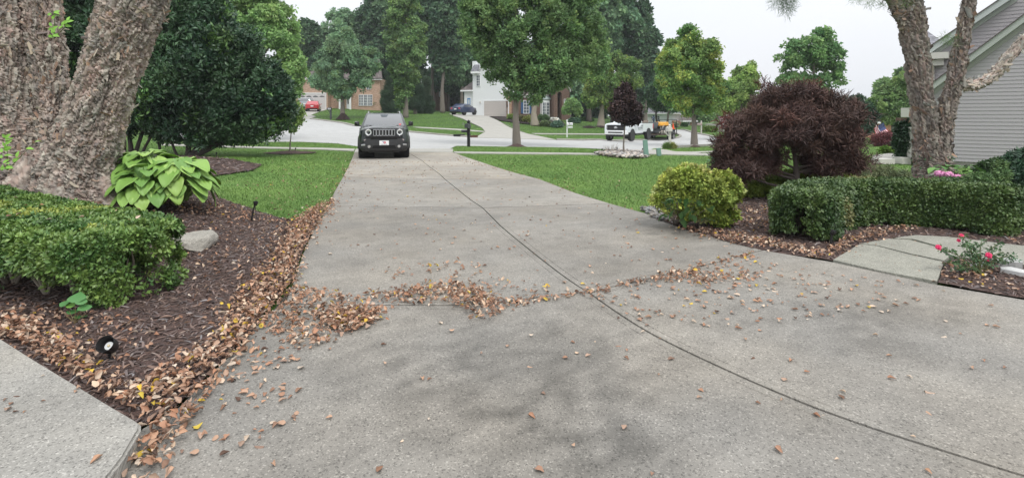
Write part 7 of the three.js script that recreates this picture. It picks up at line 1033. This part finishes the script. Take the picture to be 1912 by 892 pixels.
// ================================================================ fallen leaves
{
  reseed(201);
  const dry = (s) => { const r = mulberry(s), n = 6, nw = 4, pos = [], idx = [], a = 0.5 + r() * 1.4, b = (r() - 0.5) * 1.6, tw = (r() - 0.5) * 0.9; for (let i = 0; i <= n; i++) { const t = i / n, w = 0.42 * Math.pow(Math.sin(Math.PI * Math.pow(0.04 + t * 0.95, 0.58)), 0.85) * (1 + 0.12 * Math.sin(i * 4 + s)); for (let j = 0; j <= nw; j++) { const u = (j / nw * 2 - 1), x = Math.sin(u * a) / Math.max(0.6, a) * w, z0 = (1 - Math.cos(u * a)) / Math.max(0.6, a) * w, y = t - 0.5; pos.push(x * Math.cos(tw * y) - z0 * Math.sin(tw * y), z0 + 0.35 * b * y * y + 0.04 * (r() - 0.5) + x * Math.sin(tw * y), y); if (i < n && j < nw) { const o = i * (nw + 1) + j; idx.push(o, o + nw + 1, o + 1, o + 1, o + nw + 1, o + nw + 2); } } } const g = new THREE.BufferGeometry(); g.setAttribute('position', new THREE.Float32BufferAttribute(pos, 3)); g.setIndex(idx); g.computeVertexNormals(); g.computeBoundingBox(); g.translate(0, -g.boundingBox.min.y, 0); return g; };
  const geos = Array.from({ length: 8 }, (_, i) => dry(i * 13 + 5));
  const TAN = [0.43, 0.28, 0.195], BROWN = [0.25, 0.15, 0.103], RUST = [0.36, 0.20, 0.128], PALE = [0.58, 0.455, 0.345], YEL = [0.55, 0.38, 0.05], DARK = [0.11, 0.06, 0.04];
  const tone = () => { const t = R(); return t < 0.34 ? ['tan', TAN] : t < 0.58 ? ['rust brown', RUST] : t < 0.76 ? ['brown', BROWN] : t < 0.935 ? ['pale beige', PALE] : t < 0.965 ? ['yellow', YEL] : ['dark brown', DARK]; };
  const all = [];
  const drop = (x, z, y, pile, where) => { const [n, c] = tone(); all.push({ n, where, d: Math.hypot(x, z), g: Math.floor(R() * 8), p: V(x, y, z), q: new THREE.Quaternion().setFromEuler(new THREE.Euler(pile ? rr(-0.8, 0.8) : rr(-0.15, 0.15), R() * 6.28, pile ? rr(-0.8, 0.8) : (R() < 0.25 ? Math.PI : 0) + rr(-0.15, 0.15), 'YXZ')), s: (R() < 0.3 ? rr(0.016, 0.032) : rr(0.028, 0.051)), c: jit(c, 0.22), pile }); if (!pile && Math.abs(all.at(-1).q.x) > 0.7) all.at(-1).p.y += 0.012; };
  const fillPx = (px, n, h, where, f) => { const poly = GX(px), [a, b, c, e] = polyBox(poly); let k = 0, t = 0; while (k < n && t++ < n * 30) { let x = rr(a, b), z = rr(c, e); if (!inPoly(poly, x, z) || (f && !f(x, z))) continue; const sp = 0.012 * -z * (R() + R() - 1) * (R() < 0.3 ? 3 : 1); x += sp; z += 0.012 * -z * (R() + R() - 1) * (R() < 0.3 ? 2.5 : 1); if (where === 'pile' && z > -3.2 && x < -1.66 && inPoly(HARD[1][0], x, z)) continue; drop(x, z, baseY(x, z) + (h ? R() * h : 0) + 0.004, h > 0, where); k++; } };
  const baseY = (x, z) => (inPoly(bedL, x, z) ? Math.max(0, H(x, z) - 0.03) + 0.018 : inPoly(bedR, x, z) || inPoly(bedRose, x, z) ? H(x, z) + 0.02 : 0.003);
  const D = 'driveway';
  fillPx([[575, 398], [600, 384], [625, 375], [605, 402], [580, 440], [552, 490], [556, 525], [520, 560], [495, 600], [465, 640], [438, 690], [400, 720], [372, 770], [325, 830], [300, 900], [205, 900], [262, 805], [262, 785], [205, 742], [275, 720], [330, 680], [390, 640], [420, 590], [455, 545], [500, 500], [530, 450], [548, 415]], 3700, 0.055, 'pile');
  fillPx([[500, 548], [560, 540], [620, 545], [690, 570], [708, 592], [690, 615], [640, 625], [612, 648], [560, 655], [515, 640], [512, 612], [470, 600], [470, 560]], 760, 0.03, 'pile');
  fillPx([[600, 590], [640, 580], [708, 585], [705, 605], [650, 622], [615, 618]], 420, 0.05, 'pile');
  fillPx([[680, 549], [740, 546], [800, 536], [850, 530], [905, 542], [948, 572], [935, 592], [905, 598], [875, 584], [842, 569], [700, 566]], 620, 0.035, 'pile');
  fillPx([[0, 585], [60, 605], [130, 655], [215, 735], [262, 787], [205, 752], [130, 707], [0, 630]], 620, 0.04, 'pile');
  fillPx([[0, 560], [250, 600], [300, 640], [210, 725], [120, 650], [0, 600]], 200, 0.012, 'mulch');
  fillPx([[250, 640], [420, 600], [480, 540], [540, 430], [420, 400], [200, 380], [180, 360], [120, 372], [350, 500], [360, 580]], 420, 0.012, 'mulch');
  fillPx([[360, 395], [540, 415], [455, 385], [340, 372], [210, 362], [230, 380]], 380, 0.02, 'mulch');
  fillPx([[720, 500], [860, 485], [960, 520], [1060, 545], [900, 560], [740, 550]], 150, 0.012, D);
  fillPx([[945, 562], [1080, 546], [1240, 513], [1410, 470], [1410, 475], [1240, 522], [1100, 550], [950, 574]], 260, 0.012, D);
  fillPx([[1230, 510], [1400, 506], [1420, 524], [1300, 532], [1215, 524]], 210, 0.018, D);
  fillPx([[1255, 425], [1330, 448], [1460, 470], [1545, 488], [1600, 456], [1660, 440], [1715, 432], [1710, 424], [1650, 430], [1590, 444], [1540, 472], [1460, 455], [1340, 432]], 950, 0.02, 'hedge bed');
  fillPx([[1380, 390], [1450, 385], [1450, 440], [1340, 425]], 260, 0.01, 'hedge bed'); fillPx([[1890, 380], [1912, 380], [1912, 460], [1870, 450]], 130, 0.01, 'hedge bed'); fillPx([[1765, 495], [1860, 492], [1850, 520], [1760, 528]], 120, 0.01, 'rose bed'); fillPx([[1800, 520], [1912, 525], [1912, 552], [1780, 530]], 26, 0.0, 'rose bed');
  fillPx([[640, 300], [840, 300], [1130, 385], [1380, 470], [1080, 545], [560, 540], [600, 420]], 620, 0, D);
  fillPx([[1080, 550], [1400, 480], [1750, 540], [1700, 580], [1400, 610], [1200, 620]], 300, 0, D); fillPx([[1560, 488], [1750, 528], [1765, 490], [1700, 445]], 70, 0, 'walkway');
  fillPx([[520, 660], [1100, 560], [1912, 560], [1912, 892], [300, 892]], 60, 0, D); fillPx([[430, 640], [560, 640], [560, 780], [420, 860], [320, 880]], 90, 0, D); fillPx([[470, 590], [520, 580], [530, 700], [420, 720]], 40, 0, D);
  fillPx([[850, 300], [990, 330], [1140, 384], [1215, 402], [1205, 398], [1135, 378], [985, 327], [850, 292]], 160, 0.01, D); fillPx([[660, 290], [640, 325], [612, 385], [620, 385], [646, 327], [664, 292]], 130, 0.01, D);
  // on the lawns, the hedges and the raised apron
  { const L1 = [[430, 340], [640, 330], [615, 380], [550, 405], [470, 380]], L2 = [[500, 295], [655, 295], [640, 325], [480, 335]], L3 = [[900, 300], [1230, 300], [1230, 380], [1150, 380]]; for (const [l, n] of [[L1, 110], [L2, 60], [L3, 70]]) { const poly = GX(l), [a, b, c, e] = polyBox(poly); let k = 0; while (k < n) { const x = rr(a, b), z = rr(c, e); if (!inPoly(poly, x, z) || isHard(x, z)) continue; drop(x, z, H(x, z) + 0.012, true, 'lawn'); k++; } } }
  for (const [px, py] of [[15, 765], [8, 748], [20, 755], [28, 770], [45, 770], [80, 750], [78, 703], [140, 732], [145, 725], [30, 740], [178, 860]]) { const p = P(px, py, 1.41 / ((py - HY) / F)); drop(p.x, p.z, 0.094, false, 'apron'); }
  for (let i = 0; i < 34; i++) { const t = R(), x = -6 + 2.9 * t + rr(-0.1, 0.1), z = -5.5 + 0.95 * t + rr(-0.4, 0.4); drop(x, z, H(x, z) + 0.635, true, 'near hedge'); }
  for (const [px, py] of [[1736, 772], [1071, 835], [1015, 736], [822, 604], [948, 647], [1070, 640], [1078, 660], [1230, 700], [1310, 730], [1420, 618], [1635, 626], [1844, 608], [1530, 774], [1466, 710], [990, 685], [1155, 646], [1255, 672]]) { const p = G(px, py); drop(p.x, p.z, 0.004, false, D); }
  all.sort((a, b) => a.d - b.d);
  const mats = new Map(), mk = (c) => { const k = c.map((v) => Math.round(v * 24)).join(); if (!mats.has(k)) mats.set(k, std(c, 0.8)); return mats.get(k); };
  const where = { driveway: 'lying on the driveway concrete', pile: 'in the drift of fallen leaves along the bed', mulch: 'resting on the bark mulch', apron: 'on the raised concrete apron', 'near hedge': 'caught on top of the near hedge', 'hedge bed': 'in the hedge bed', 'rose bed': 'in the rose bed', walkway: 'on the walkway slabs', lawn: 'on the lawn' };
  const ones = [], rest = []; let shown = 0;
  for (const l of all) { const vis = Math.abs(l.p.x / l.p.z) < 0.95 && EYE + (674 / F) * l.p.z * -1 >= 0 && (l.p.y - EYE) / -l.p.z > -0.672; if (vis && shown < 300) { shown++; ones.push(l); } else rest.push(l); }
  for (const l of ones) { const m = shade(new THREE.Mesh(geos[l.g], mk(l.c))); m.name = numbered('fallen_leaf'); m.position.copy(l.p); m.quaternion.copy(l.q); m.scale.setScalar(l.s); tag(m, `curled dry ${l.n} leaf ${where[l.where]}`, 'leaf', `${l.n} fallen leaves ${where[l.where]}`); scene.add(m); }
  const g = new THREE.Group(); g.name = 'leaf_litter'; g.userData = { label: 'drifts and scatter of small dry brown leaves', category: 'leaves', kind: 'stuff' }; scene.add(g);
  geos.forEach((ge, i) => instanced('dry_leaves', ge, MAT.leafMatte, rest.filter((l) => l.g === i), g));
  console.log('leaves', all.length);
}
renderer.render(scene, camera);
